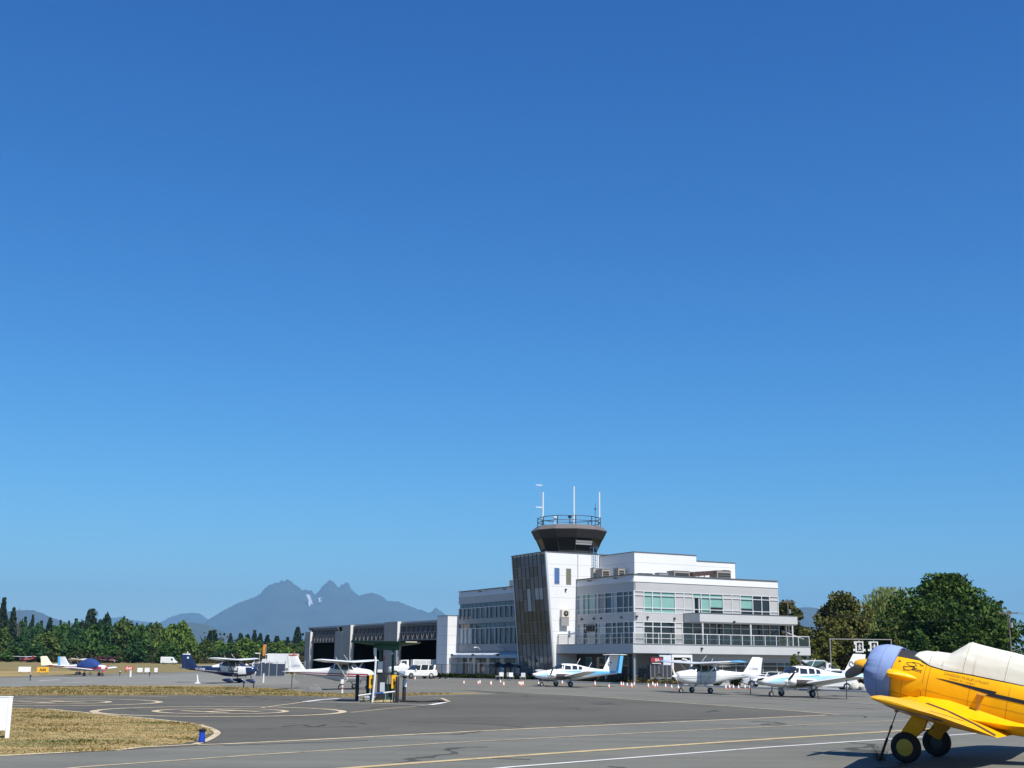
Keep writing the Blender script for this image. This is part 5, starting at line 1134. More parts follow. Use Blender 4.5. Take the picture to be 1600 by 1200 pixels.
for px, base, top, lab, sl2 in ((557.4, 1095.5, 1056, 'black bollard at the left end of the fuel stand', 0), (574.2, 1094.5, 1056, 'black bollard beside the left yellow cabinet', 0), (620, 1098, 1060, 'black bollard at the near right corner of the fuel stand', 0), (631, 1095, 1062, 'black bollard with a white sleeve at the right end', 1)):
    p = at(px, base); bo = thing('bollard', lab, 'bollard', p, 0, 'bollards round the fuel stand'); h = (base-top)*.0355; b = MB(); b.lathe([(.10, 0), (.10, h-.05), (.075, h-.01), (0, h)], (0, 0, 0), seg=14); b.build('post', mat('bollard_black', (0.016, 0.012, 0.014), 0.5), bo)
    if sl2: b = MB(); b.lathe([(.112, .75), (.112, h-.04), (0.0, h-.02)], (.03, -.01, 0), seg=14); b.build('sleeve', W, bo)
bar = thing('barrier_rail', 'low white and blue barrier rail across the front of the fuel stand', 'barrier', FP)
for (xa, za), (xb, zb), m in (((563, .34), (582, .44), W), ((582, .44), (601, .50), mat('rail_blue', (0.03, 0.10, 0.35), .5)), ((601, .50), (620.5, .58), W)): b = MB(); b.tube([(fx(xa), -.75, za), (fx(xb), -.75, zb)], .04, 8); b.build('rail', m, bar)
for px, z in ((564, .34), (575, .4), (604, .5), (615, .55)): b = MB(); b.tube([(fx(px), -.75, 0), (fx(px), -.75, z)], .025, 6); b.build('leg', GREY, bar)
b = MB(); hp = [(fx(x)+FP.x, FP.y+y, .05) for x, y in ((624, .4), (640, .1), (655, -.2), (668, .1), (674, .9), (680, 1.4), (690, .9), (684, .2))]; b.tube(smooth_line([Vector(p) for p in hp], 6), .045, 6); tag(b.build('fuel_hose', BLACK), 'black fuel hose lying on the asphalt right of the pump', 'hose')

# ------------------------------------------------------------------ vehicles
TYRE = BLACK
def road_wheel(T, x, y, r, w=.22): return wheel(T, x, y, r, w, ALU)
def body_loft(mb, secs, mi=0):
    """secs: (x, half width, z0, z1): rounded box sections"""
    rings = []
    for x, hw, z0, z1 in secs:
        c = min(.10, hw*.2)
        rings.append([(x, -hw, z0+c), (x, -hw+c, z0), (x, hw-c, z0), (x, hw, z0+c), (x, hw, z1-c*1.2), (x, hw-c*1.5, z1), (x, -hw+c*1.5, z1), (x, -hw, z1-c*1.2)])
    mb.loft(rings, mi)
def suv(label, loc, rz, m=W, name='white_suv', sedan=False, sc=1.0):
    T = thing(name, label, 'car', loc, rz); T.scale = (sc,)*3
    b = MB(); body_loft(b, [(2.28, .62, .45, .78), (2.2, .80, .34, .90), (1.9, .88, .28, .98), (1.1, .91, .28, 1.05), (-1.6, .91, .28, 1.10), (-2.15, .88, .3, 1.05), (-2.3, .78, .42, .95)]); b.build('body', m, T)
    g = MB(); zt = 1.70 if not sedan else 1.46
    sec = [(1.15, .78, 1.0), (.45, .70, zt-.1), (-.3, .68, zt), (-1.5, .68, zt-.03), (-1.95 if not sedan else -1.5, .72, 1.05)]
    rings = [[(x, -.84, 1.0), (x, .84, 1.0), (x, hw, z), (x, -hw, z)] for x, hw, z in sec]
    g.loft(rings); g.build('cabin_glass', PAX, T, ang=20)
    r = MB(); r.loft([[(x, -hw-.02, z-.05), (x, hw+.02, z-.05), (x, hw-.05, z+.03), (x, -hw+.05, z+.03)] for x, hw, z in sec[1:4]]); r.build('roof', m, T)
    for s in (1, -1):
        p = MB()
        for x0, x1 in ((.1, -.02), (-.95, -1.07), (-1.75, -2.0)): p.loft([[(x0+.1, s*.85, 1.0), (x1+.1, s*.85, 1.0), (x1+.1, s*.80, 1.0), (x0+.1, s*.80, 1.0)], [(x0-.1, s*.715, zt-.04), (x1-.1, s*.715, zt-.04), (x1-.1, s*.66, zt-.04), (x0-.1, s*.66, zt-.04)]])
        p.build('pillar', m, T); 
        for x in (1.4, -1.35): road_wheel(T, x, s*.82, .36)
        l = MB(); l.box((2.0, s*.62, .72), (2.25, s*.84, .88)); l.build('headlight', mat('lamp_glass', (.6, .62, .65), .1), T); l = MB(); l.box((-2.31, s*.66, .85), (-2.2, s*.86, 1.02)); l.build('tail_light', mat('tail_red', (.35, .02, .02), .3), T)
        mi_ = MB(); mi_.box((.75, s*.9, 1.02), (.9, s*1.06, 1.16)); mi_.build('mirror', m, T)
    return T
def gpt(px, py): p = at(px, py); return Vector((p.x, p.y, .012))
suv('white SUV parked in front of the right hangar bay', gpt(653, 1060.5), heading(-122))
ut = thing('utility_truck', 'white utility truck with a long service box in the hangar doorway', 'truck', gpt(645, 1057), heading(-104))
b = MB(); body_loft(b, [(3.4, .8, .6, 1.15), (3.2, .95, .5, 1.3), (2.2, .98, .5, 1.4), (2.1, .98, .5, 1.45), (.7, .98, .5, 1.45)]); b.build('hood', W, ut)
b = MB(); b.loft([[(2.25, -.95, 1.3), (2.25, .95, 1.3), (.75, .95, 1.3), (.75, -.95, 1.3)], [(1.75, -.85, 2.2), (1.75, .85, 2.2), (.75, .85, 2.25), (.75, -.85, 2.25)]]); b.build('cab', W, ut, ang=20)
for s in (1, -1):
    b = MB(); b.add([(1.95, s*.92, 1.48), (1.05, s*.93, 1.48), (1.05, s*.875, 2.1), (1.66, s*.875, 2.1)], [(0, 1, 2, 3)]); o = b.build('cab_window', PAX, ut, smooth=False)
    for x in (2.6, -2.0): road_wheel(ut, x, s*.86, .42, .28)
b = MB(); b.add([(2.20, -.85, 1.45), (2.20, .85, 1.45), (1.83, .78, 2.12), (1.83, -.78, 2.12)], [(0, 1, 2, 3)]); b.build('windscreen', PAX, ut, smooth=False)
b = MB(); b.box((.4, -1.05, .7), (-3.4, 1.05, 1.3)); b.box((.2, -1.05, 1.3), (-3.4, 1.05, 2.3)); b.build('service_box', mat('truck_white', (.74, .75, .74), .4, var=.05), ut, smooth=False)
for s in (1, -1):
    for k in range(4): x = .0-.85*k; b = MB(); b.box((x, s*1.06, 1.45), (x-.78, s*1.065, 2.18)); b.build('locker_door', mat('locker_grey', (.48, .5, .5), .4), ut, smooth=False)
vn = thing('cargo_van', 'white cargo van parked far off under the trees', 'van', gpt(264, 1038.2), heading(95)); b = MB(); body_loft(b, [(2.7, .8, .5, .95), (2.4, .95, .4, 1.15), (1.9, 1.0, .4, 1.35), (1.2, .98, .4, 2.35), (.6, .98, .4, 2.5), (-2.7, .98, .4, 2.5), (-2.75, .9, .5, 2.4)]); b.build('body', W, vn)
for s in (1, -1):
    b = MB(); b.add([(1.85, s*1.01, 1.4), (.95, s*1.01, 1.4), (.95, s*1.01, 2.05), (1.4, s*1.01, 2.05)], [(0, 1, 2, 3)]); b.build('side_window', PAX, vn, smooth=False)
    for x in (1.7, -1.7): road_wheel(vn, x, s*.9, .36)
# airport truck with roof sign behind the blue twin, and a sedan by the tail of the grey striped airplane
wt = suv('white airport car with a numbered box on its roof behind the pale blue twin', gpt(1297, 1079.5), heading(-80), name='airport_car')
b = MB(); b.box((-.9, -.35, 1.72), (.4, .35, 1.82)); b.build('roof_rack', W, wt, smooth=False); b = MB(); b.box((-.15, -.28, 1.82), (.25, .28, 2.32)); sb = b.build('roof_sign', W, wt, smooth=False)
v, f = text_pts('8', .38, bold=.01); b = MB(); b.add([(.05-p[0]*1.0, .30, 1.93+p[1]) for p in v], f); b.build('lettering', DARK, sb, smooth=False, norm=False)
suv('white sedan with dark windows between the grey striped airplane and the twin', gpt(1201, 1075.2), heading(-70), name='white_sedan', sedan=True)

# ------------------------------------------------------------------ cones along the kerb
cone0 = thing('traffic_cone', 'x', 'traffic cone', (0, 0, 0), 0, 'traffic cones along the terminal kerb')
b = MB(); b.box((-.19, -.19, 0), (.19, .19, .04)); b.build('base', ORANGE, cone0, smooth=False)
b = MB(); b.lathe([(.15, .04), (.125, .16), (.065, .56), (.04, .66), (0, .67)], (0, 0, 0), seg=12); b.build('cone_body', ORANGE, cone0)
b = MB(); b.lathe([(.133, .17), (.080, .53)], (0, 0, 0), seg=12); b.build('reflective_band', mat('cone_white', (.82, .80, .76), .5), cone0)
cones = [(724.8, 1069), (747, 1069.5), (749.8, 1068.5), (767, 1071), (782, 1067.5), (787, 1071.5), (811, 1070), (813.8, 1071.8), (817, 1071), (841.5, 1070.5), (878.5, 1069), (929.7, 1071.5), (951.6, 1075), (970.6, 1072), (973.8, 1071.7), (980, 1072.5), (987, 1074.5), (991, 1071.8), (1013, 1074.5), (1020, 1072.2), (1023.5, 1074), (1027, 1072.8), (1040, 1074.5), (1049.5, 1075.8), (1060, 1077), (1134, 1076.5), (1140, 1076), (1146, 1076.2), (1154, 1076.8), (1164, 1076), (1172, 1077.2), (648.5, 1062.5)]
NUM = ORD+['twenty first', 'twenty second', 'twenty third', 'twenty fourth', 'twenty fifth', 'twenty sixth', 'twenty seventh', 'twenty eighth', 'twenty ninth', 'thirtieth', 'thirty first', 'thirty second', 'thirty third', 'thirty fourth', 'thirty fifth', 'thirty sixth', 'thirty seventh', 'thirty eighth', 'thirty ninth', 'fortieth', 'forty first', 'forty second', 'forty third', 'forty fourth', 'forty fifth', 'forty sixth']
order = sorted(range(len(cones)), key=lambda i: cones[i][0]); rk = {i: r for r, i in enumerate(order)}
cr = random.Random(4)
for i, (px, py) in enumerate(cones):
    c = cone0 if i == 0 else copy_tree(cone0)
    p = at(px, py); c.location = (p.x, p.y, .012); c.rotation_euler = (0, 0, cr.uniform(0, 6)); k = cr.uniform(.54, .72); c.scale = (k, k, k)
    c['label'] = 'orange and white traffic cone, %s from the left along the terminal kerb' % NUM[rk[i]]

# ------------------------------------------------------------------ fence, planting, patio in front of the terminal
def lerp_kerb(px, back=1.0):
    pts = [(620, 1058), (700, 1061), (840, 1064.5), (1000, 1070), (1210, 1077), (1350, 1082)]
    py = float(np.interp(px, [q[0] for q in pts], [q[1] for q in pts])); p = at(px, py); d = Vector((p.x, p.y, 0)).normalized()
    return p+d*back
fe = thing('chain_link_fence', 'dark metal fence along the planting bed left of the terminal', 'fence')
FM = mat('fence_dark', (0.02, 0.02, 0.022), .6); fpts = [lerp_kerb(x, 1.2) for x in (679, 690, 702, 714, 726, 738, 750, 762, 772)]
for p in fpts: b = MB(); b.tube([(p.x, p.y, 0), (p.x, p.y, 1.75)], .04, 6); b.build('post', FM, fe)
b = MB()
for p, q in zip(fpts, fpts[1:]):
    n = 12
    for k in range(n): t = p.lerp(q, k/n); b.tube([(t.x, t.y, .12), (t.x, t.y, 1.62)], .012, 4)
b.build('mesh', FM, fe, smooth=False)
for z in (.15, 1.7): b = MB(); b.tube([(p.x, p.y, z) for p in fpts], .03, 6); b.build('rail', FM, fe)
# low planting: dark shrubs by the fence, straw coloured grasses farther right
def leaf_quads(pts, size, rg, up=.3):
    n = len(pts); pts = np.array(pts, float); V = np.zeros((n*4, 3))
    d = rg.normal(size=(n, 3)); d[:, 2] += up; d /= np.linalg.norm(d, axis=1)[:, None]
    a = np.cross(d, rg.normal(size=(n, 3))); a /= np.linalg.norm(a, axis=1)[:, None]; bb = np.cross(d, a)
    sz = size*(.6+.8*rg.random(n))[:, None]
    for i, (u, v) in enumerate(((-1, -.7), (1, -.7), (1, .7), (-1, .7))): V[i::4] = pts+a*u*sz*.5+bb*v*sz*.5
    return V, np.arange(n*4).reshape(n, 4)
def leaf_mesh(name, V, F, m):
    me = bpy.data.meshes.new(name); me.from_pydata(V.tolist(), [], F.tolist()); me.materials.append(m); return me
def leaf_obj(name, V, F, m, parent=None):
    o = bpy.data.objects.new(name, leaf_mesh(name, V, F, m)); COL.objects.link(o)
    if parent: o.parent = parent
    return o
rgn = np.random.default_rng(11)
SHR = leaf_mat('shrub_leaf', (0.012, 0.02, 0.010), (0.04, 0.055, 0.02)); SHG = leaf_mat('bed_grass_leaf', (0.06, 0.06, 0.022), (0.17, 0.14, 0.055), 1.5)
sh_px = [(683+9.5*i) for i in range(16)]
for i, px in enumerate(sh_px):
    p = lerp_kerb(px, .75); sh = thing('low_shrub', 'low dark shrub at the fence foot, %s from the left' % ORD[i], 'shrub', p, 0, 'dark shrubs along the planting bed')
    n = 260; u = rgn.normal(size=(n, 3)); u /= np.linalg.norm(u, axis=1)[:, None]; q = u*(rgn.random(n)**.4)[:, None]*[.62, .45, .38]+[0, 0, .32]; q[:, 2] = np.abs(q[:, 2])
    V, Fq = leaf_quads(q, .16, rgn); leaf_obj('foliage', V, Fq, SHR, sh)
    b = MB(); b.tube([(0, 0, 0), (.05, 0, .3)], .03, 5); b.build('stem', BLACK, sh)
gq = []
for px in np.linspace(905, 1066, 60):
    for _ in range(30):
        p = lerp_kerb(px+rgn.normal()*2, .6+rgn.random()*1.3); h = abs(rgn.normal())*.30*(.6+.8*math.sin(px*.21)**2); gq.append((p.x, p.y, h))
V, Fq = leaf_quads(gq, .17, rgn, 0.0); o = leaf_obj('bed_grasses', V, Fq, SHG); tag(o, 'straw and olive tufts of grass filling the bed by the entrance', 'grass', kind='stuff')
bed = MB(); q0 = [lerp_kerb(x, .4) for x in (640, 700, 770, 840, 920, 1000, 1080, 1210, 1350)]; q1 = [lerp_kerb(x, b_) for x, b_ in zip((640, 700, 770, 840, 920, 1000, 1080, 1210, 1350), (3, 3, 2.6, 2.4, 2.6, 2.6, 2.4, 3, 4))]
bed.add([p[:2]+(.05,) for p in q0+q1], [(i, i+1, i+10, i+9) for i in range(8)]); structure('soil_bed', bed, mat('bed_soil', (0.045, 0.03, 0.02), .95, var=.3), smooth=False)
pav = MB(); q1b = [bw(-.3, y) for y in (46, 35, 25, 16)]+[bw(-.3, 2), bw(3, -4.0), bw(9, -4.0), bw(20.8, -4.0), bw(26, -8)]
pav.add([p[:2]+(.03,) for p in q1]+[p[:2]+(.03,) for p in q1b], [(i, i+1, i+10, i+9) for i in range(8)]); structure('patio_paving', pav, mat('patio_concrete', (0.24, 0.235, 0.22), .85, var=.1, vscale=.5), smooth=False)
def ppt(px, py): p = at(px, py); return Vector((p.x, p.y, .03))
def parasol(name, label, loc, m, rad, h, group=None, sides=8, drop=.42, strip=None):
    T = thing(name, label, 'umbrella', loc, rng.uniform(0, .3), group); b = MB(); b.lathe([(.03, h+.02), (rad*.5, h-drop*.45), (rad, h-drop), (rad, h-drop-.12), (rad*.97, h-drop-.02), (.05, h-.06)], (0, 0, 0), seg=sides, ph=PI/sides); b.build('canopy', m, T, ang=12)
    b = MB(); b.tube([(0, 0, 0), (0, 0, h)], .03, 8); b.build('pole', GREY if m is not None else DARK, T); b = MB(); b.lathe([(.32, 0), (.32, .08), (.05, .12)], (0, 0, 0), seg=12, caps=True); b.build('base', DARK, T)
    return T
DKC = mat('charcoal_canvas', (0.012, 0.012, 0.014), .55)
dp = ((778, 1061.7, 'first'), (794, 1062.3, 'second'), (816, 1063.0, 'third'), (836, 1063.4, 'fourth'))
for px, py, o_ in dp: parasol('dark_parasol', 'charcoal patio parasol, %s from the left before the glass stair tower' % o_, ppt(px, py), DKC, 1.45, 2.05, 'charcoal patio parasols', 4, .5)
parasol('white_parasol', 'white parasol behind the cabin of the blue tailed twin', ppt(915, 1064.5), mat('white_canvas_top', (.72, .72, .7), .8), 1.0, 2.25)
parasol('lime_parasol', 'lime yellow parasol in front of the terminal entrance', ppt(985, 1067.5), mat('lime_canvas', (.60, .66, .22), .8), .85, 2.15)
cpz = thing('cantilever_parasol', 'glossy black cantilever parasol hanging in front of the glass tower', 'umbrella', ppt(852, 1064.2), R(20))
b = MB(); b.lathe([(.05, 3.15), (.7, 2.95), (1.15, 2.58), (1.25, 2.1), (1.21, 2.1), (.6, 2.7), (.05, 3.03)], (0, 0, 0), seg=10); b.build('canopy', mat('gloss_black_cloth', (.012, .012, .014), .42), cpz, ang=12)
b = MB(); b.tube([(-1.3, .4, 0), (-1.25, .4, 3.5), (-.9, .25, 3.85), (0, 0, 3.2)], .06, 8); b.build('arm', GREY, cpz); b = MB(); b.tube([(-1.25, .4, 2.7), (-.5, .1, 3.55)], .04, 6); b.build('stay', DARK, cpz); b = MB(); b.box((-1.8, -.1, 0), (-.8, .9, .1)); b.build('base', DARK, cpz, smooth=False)
def chair_set(px, py, m, lab):
    T = thing('patio_chair', lab, 'chair', ppt(px, py), rng.uniform(0, 6), 'patio chairs by the dark parasols')
    b = MB(); b.box((-.24, -.24, .42), (.24, .24, .47)); b.build('seat', m, T, smooth=False); b = MB(); b.box((-.24, .2, .47), (.24, .25, .9)); b.build('backrest', m, T, smooth=False)
    for x in (-.2, .2):
        for y in (-.2, .2): b = MB(); b.tube([(x, y, 0), (x, y, .42)], .02, 5); b.build('leg', GREY, T)
for i, (px, py) in enumerate(((778, 1063), (783, 1063.2), (795, 1063.6), (799, 1063.8), (815, 1064.2), (818, 1064.4))): chair_set(px, py, W if i != 2 else GREY, 'white patio chair under the dark parasols, %s from the left' % ORD[i])
for i, (px, py) in enumerate(((770, 1062), (806, 1063), (826, 1063.6), (1000, 1067.8), (1008, 1068.4))):
    T = thing('patio_table', 'dark patio table, %s from the left on the terrace' % ORD[i], 'table', ppt(px, py), 0, 'dark patio tables'); b = MB(); b.lathe([(.55, .72), (.55, .76), (0, .76)], (0, 0, 0), seg=16, caps=True); b.build('tabletop', DARK, T); b = MB(); b.tube([(0, 0, 0), (0, 0, .72)], .05, 8); b.build('pedestal', DARK, T); b = MB(); b.lathe([(.3, 0), (.3, .04), (0, .05)], (0, 0, 0), seg=12); b.build('foot', DARK, T)
# black screens standing between the parasols and the entrance
for i, (x0, x1, y, lab) in enumerate(((843, 868, 1066, 'dark slatted screen below the glass tower behind the twin nose'), (938, 972, 1067.5, 'dark slatted screen at the entrance behind the blue rudder'), (996, 1014, 1068.6, 'dark slatted screen left of the red sign kiosk'))):
    a, c = ppt(x0, y), ppt(x1, y+.8); T = thing('slatted_screen', lab, 'screen', a); d = c-a; n = 7; nrm = Vector((-d.y, d.x, 0)).normalized()*.03
    b = MB()
    for k in range(9):
        z0 = .1+.17*k; b.loft([[tuple(Vector((0, 0, z))+nrm*s) for z in (z0, z0+.13) for s in (1,)]+[tuple(Vector((0, 0, z))-nrm*1) for z in (z0+.13, z0)], [tuple(d+Vector((0, 0, z))+nrm*s) for z in (z0, z0+.13) for s in (1,)]+[tuple(d+Vector((0, 0, z))-nrm*1) for z in (z0+.13, z0)]])
    b.build('slats', MATS['charcoal_boards'], T, smooth=False)
    for t in (0, .5, 1): q = d*t; b = MB(); b.tube([(q.x, q.y, 0), (q.x, q.y, 1.75)], .045, 6); b.build('post', DARK, T)
# boulders and clipped shrubs right of the terminal
bd = [(1322, 1079.5), (1329, 1080), (1337, 1080.5), (1343, 1080.2), (1350, 1081), (1357, 1081)]
for i, (px, py) in enumerate(bd):
    b = MB(); rg = random.Random(i); nseg = 10; rr = []
    for z, r in ((0, .5), (.25, .62), (.5, .5), (.68, .22)): rr.append([(r*rg.uniform(.75, 1.2)*math.cos(2*PI*k/nseg), r*rg.uniform(.75, 1.2)*math.sin(2*PI*k/nseg), z*rg.uniform(.9, 1.1)) for k in range(nseg)])
    b.loft(rr); o = b.build('boulder', mat('boulder_stone', (.42, .40, .34), .9, var=.15, bump=.6, bscale=4), ang=50); o.location = gpt(px, py); o.scale = (rg.uniform(.7, 1.1),)*3; tag(o, 'pale boulder in the bed behind the blue twin tail, %s from the left' % ORD[i], 'boulder', 'boulders in the planting bed')
for i, (px, py) in enumerate(((1326, 1078.5), (1340, 1079), (1347, 1079.2), (1354, 1079.5), (1120, 1073), (1150, 1074))):
    sh = thing('bed_shrub', 'dark green clipped shrub in the bed, %s from the left' % ORD[{4: 0, 5: 1, 0: 2, 1: 3, 2: 4, 3: 5}[i]], 'shrub', gpt(px, py), 0, 'shrubs in the right hand bed')
    n = 420; u = rgn.normal(size=(n, 3)); u /= np.linalg.norm(u, axis=1)[:, None]; q = u*(rgn.random(n)**.4)[:, None]*[.6, .5, .5]+[0, 0, .5]
    V, Fq = leaf_quads(q, .16, rgn); leaf_obj('foliage', V, Fq, SHR, sh); b = MB(); b.tube([(0, 0, 0), (0, 0, .4)], .04, 5); b.build('stem', BLACK, sh)

# ------------------------------------------------------------------ signs and markers on the field
def board_sign(px0, px1, py0, py1, foot, label, m, name='field_sign', txt=None, tm=None, th=.25, cat='sign', legs=2):
    p = at((px0+px1)/2, foot); sc = p.y/1949.0; w = (px1-px0)*sc; z0 = (foot-py1)*sc*1.02; z1 = (foot-py0)*sc*1.02
    T = thing(name, label, cat, Vector((p.x, p.y, .01)), math.atan2(-p.x, p.y)*1.0)
    b = MB(); b.box((-w/2, -th/2, max(z0, .12)), (w/2, th/2, z1)); o = b.build('panel', m, T, smooth=False)
    for k in range(legs): x = 0 if legs == 1 else (-w*.36+w*.72*k); b = MB(); b.box((x-.05, -.05, 0), (x+.05, .05, max(z0, .12))); b.build('leg', W if legs == 1 else DARK, T, smooth=False)
    if txt:
        v, f = text_pts(txt, (z1-max(z0, .12))*.85, bold=.02, align='CENTER'); b = MB(); b.add([(q[0]*.8, -th/2-.01, max(z0, .12)+(z1-max(z0, .12))*.2+q[1]) for q in v], f); b.build('lettering', tm, o, smooth=False, norm=False)
    return T
board_sign(29, 47, 1042.3, 1050, 1051.5, 'blank white board sign on the infield grass at the far left', W)
board_sign(58, 75, 1043, 1050.5, 1052, 'yellow field sign with black characters behind the cream tail', YEL, txt='A4A', tm=BLACK)
board_sign(194.5, 207, 1041.5, 1047.5, 1050.5, 'red runway sign with white numbers beside a white post', mat('sign_red_bright', (.5, .05, .03), .5), txt='19-01', tm=W)
wp = thing('marker_post', 'white marker post under the red runway sign', 'post', gpt(203.5, 1058)); b = MB(); b.tube([(0, 0, 0), (0, 0, .75)], .12, 8); b.build('post', W, wp); b = MB(); b.tube([(0, 0, .75), (0, 0, .86)], .13, 8); b.build('cap', GREY, wp)
for a, c, o_ in ((214.3, 222.2, 'left'), (225.8, 233.2, 'middle'), (240.8, 245.8, 'narrow right')): board_sign(a, c, 1044, 1050.5, 1052.5, '%s one of three small white boards right of the red runway sign' % o_, W, name='white_marker_board')
p = at(6.0, 1154); big = thing('white_field_sign', 'large blank white sign board on one leg at the left edge', 'sign', Vector((p.x, p.y, .016)), R(24)); k = p.y/1949
b = MB(); b.box((-1.4, -.04, .20), (.10, .04, 1.08)); b.build('panel', mat('sign_white_back', (.66, .69, .74), .45), big, smooth=False); 
for xa, xb, zt_ in ((.02, .13, 1.07), (-1.3, -1.2, .95)): b = MB(); b.box((xa, -.07, 0), (xb, -.041, zt_)); b.build('leg', W, big, smooth=False)
b = MB(); b.box((-1.4, -.05, 1.08), (.14, .05, 1.11)); b.build('top_rail', W, big, smooth=False)
tl = thing('taxiway_light', 'blue taxiway edge light at the tip of the grass verge', 'light', gpt(315, 1161)); b = MB(); b.lathe([(.085, .02), (.09, .12), (.075, .2), (.085, .28), (.07, .30)], (0, 0, 0), seg=14); b.build('lens', mat('blue_lens', (.01, .05, .40), .3), tl); b = MB(); b.lathe([(.10, 0), (.10, .025), (0, .03)], (0, 0, 0), seg=14); b.build('base', BLACK, tl); b = MB(); b.lathe([(.095, .29), (.11, .33), (.04, .36), (0, .36)], (0, 0, 0), seg=14); b.build('cap', BLACK, tl)
for px, py, lab in ((47, 1063.5, 'first small dark edge light stake from the left beside the far taxiway'), (187, 1056.5, 'second small dark edge light stake from the left beside the far taxiway'), (233.5, 1057.5, 'third small dark edge light stake from the left beside the far taxiway'), (380.5, 1075.5, 'small dark edge light stake on the grass under the navy airplane'), (396, 1075.5, 'low dark edge light right of the stake below the navy propeller')):
    T = thing('edge_light', lab, 'light', gpt(px, py), 0, 'edge lights of the far taxiway'); b = MB(); b.tube([(0, 0, 0), (0, 0, .38)], .05, 6); b.build('stake', DARK, T); b = MB(); b.lathe([(.09, .38), (.10, .5), (.05, .58), (0, .58)], (0, 0, 0), seg=8); b.build('lens', NAVY, T)
T = thing('marker_post', 'slim white post standing right of the navy airplane', 'post', gpt(411.3, 1067)); b = MB(); b.tube([(0, 0, 0), (0, 0, .85)], .075, 8); b.build('post', W, T); b = MB(); b.tube([(0, 0, .85), (0, 0, .90)], .09, 8); b.build('cap', GREY, T)
T = thing('banded_marker_post', 'red and white banded marker post under the red striped airplane', 'post', gpt(534.5, 1083.5)); b = MB(); b.tube([(0, 0, 0), (0, 0, .85)], .07, 8); b.build('post', W, T)
b = MB()
for z in (.28, .55): b.lathe([(.09, z), (.09, z+.1)], (0, 0, 0), seg=8)
b.build('red_band', mat('band_red', (.4, .08, .06), .5), T)
b = MB(); b.box((-.1, -.1, .62), (.1, .1, .9)); b.build('head', W, T, smooth=False)
T = thing('wheel_block', 'grey concrete block with loop under the red striped fuselage', 'block', gpt(493, 1079)); b = MB(); b.loft([[(-.45, -.3, 0), (.45, -.3, 0), (.45, .3, 0), (-.45, .3, 0)], [(-.42, -.27, .28), (.42, -.27, .28), (.42, .27, .28), (-.42, .27, .28)]]); b.build('block', mat('block_grey', (.18, .18, .18), .9, var=.2), T, smooth=False); b = MB(); b.tube([(-.1, 0, .27), (-.1, 0, .4), (.1, 0, .4), (.1, 0, .27)], .025, 6); b.build('lifting_loop', GREY, T)
# blue mesh fence with a white box truck and orange windsock behind the navy airplane
mf = thing('mesh_fence', 'blue grey mesh fence behind the nose of the navy airplane', 'fence'); fa = [at(x, 1057.2) for x in (396, 408, 420, 432, 445, 460, 476)]
b = MB()
for p_, q_ in zip(fa[:5], fa[1:5]): b.quad((p_.x, p_.y, .1), (q_.x, q_.y, .1), (q_.x, q_.y, 1.6), (p_.x, p_.y, 1.6))
for p_, q_ in zip(fa[:5], fa[1:5]): b.quad((p_.x, p_.y+.03, .1), (q_.x, q_.y+.03, .1), (q_.x, q_.y+.03, 1.6), (p_.x, p_.y+.03, 1.6))
b.build('screen', mat('blue_screen', (.022, .036, .065), .8, var=.2, vscale=.8), mf, smooth=False)
for p_ in fa: b = MB(); b.tube([(p_.x, p_.y-.05, 0), (p_.x, p_.y-.05, 2.0)], .05, 6); b.build('post', GALV, mf)
b = MB(); b.tube([(p_.x, p_.y-.05, 1.75) for p_ in fa], .03, 5); b.build('rail', GALV, mf)
bt = thing('box_truck', 'white box truck behind the blue mesh fence', 'truck', gpt(437, 1052.5), heading(-75)); b = MB(); b.box((-2.6, -1.1, .8), (1.7, 1.1, 3.0)); b.build('box', W, bt, smooth=False); b = MB(); b.loft([[(1.8, -1, .5), (1.8, 1, .5), (3.3, .95, .5), (3.3, -.95, .5)], [(1.8, -.95, 2.2), (1.8, .95, 2.2), (2.6, .9, 2.15), (2.6, -.9, 2.15)]]); b.build('cab', W, bt, ang=20)
b = MB(); b.add([(2.75, -.85, 1.3), (2.75, .85, 1.3), (2.66, .8, 2.05), (2.66, -.8, 2.05)], [(0, 1, 2, 3)]); b.build('windscreen', PAX, bt, smooth=False)
for x in (2.4, -1.6):
    for s in (1, -1): road_wheel(bt, x, s*.9, .45, .28)
for i, (px, m) in enumerate(((405, W), (417, W))): suv('white car roof showing over the blue mesh fence, %s one' % ('left' if i == 0 else 'right'), gpt(px, 1052.5), heading(80+20*i), m, 'parked_car', sedan=(i == 0))
ws2 = thing('windsock', 'limp orange windsock on a pole above the navy airplane nose', 'windsock', gpt(414, 1046)); b = MB(); b.tube([(0, 0, 0), (0, 0, 5.2)], .06, 6); b.build('pole', GALV, ws2)
b = MB(); b.loft([[(x+r*math.cos(2*PI*k/10), r*.8*math.sin(2*PI*k/10), z) for k in range(10)] for x, z, r in ((-.25, 5.1, .38), (-.45, 4.4, .32), (-.42, 3.5, .28), (-.50, 2.8, .2))]); b.build('sock', mat('windsock_orange', (.62, .22, .03), .7, bump=.3, bscale=5), ws2)
b = MB(); b.tube([(0, 0, 5.1), (-.6, 0, 5.1)], .03, 6); b.build('ring_arm', GALV, ws2)
for px, top, base, lab in ((404.5, 1022, 1047, 'street lamp with pale head left of the windsock'), (420.5, 1024, 1047, 'thin lamp post between the windsock and the box truck')):
    T = thing('street_lamp', lab, 'lamp', gpt(px, base)); h = (base-top)*at(px, base).y/1949; b = MB(); b.tube([(0, 0, 0), (0, 0, h)], .07, 6); b.build('pole', GALV, T); b = MB(); b.box((-.9, -.12, h-.02), (.15, .12, h+.16)); b.build('lamp_head', W, T, smooth=False)

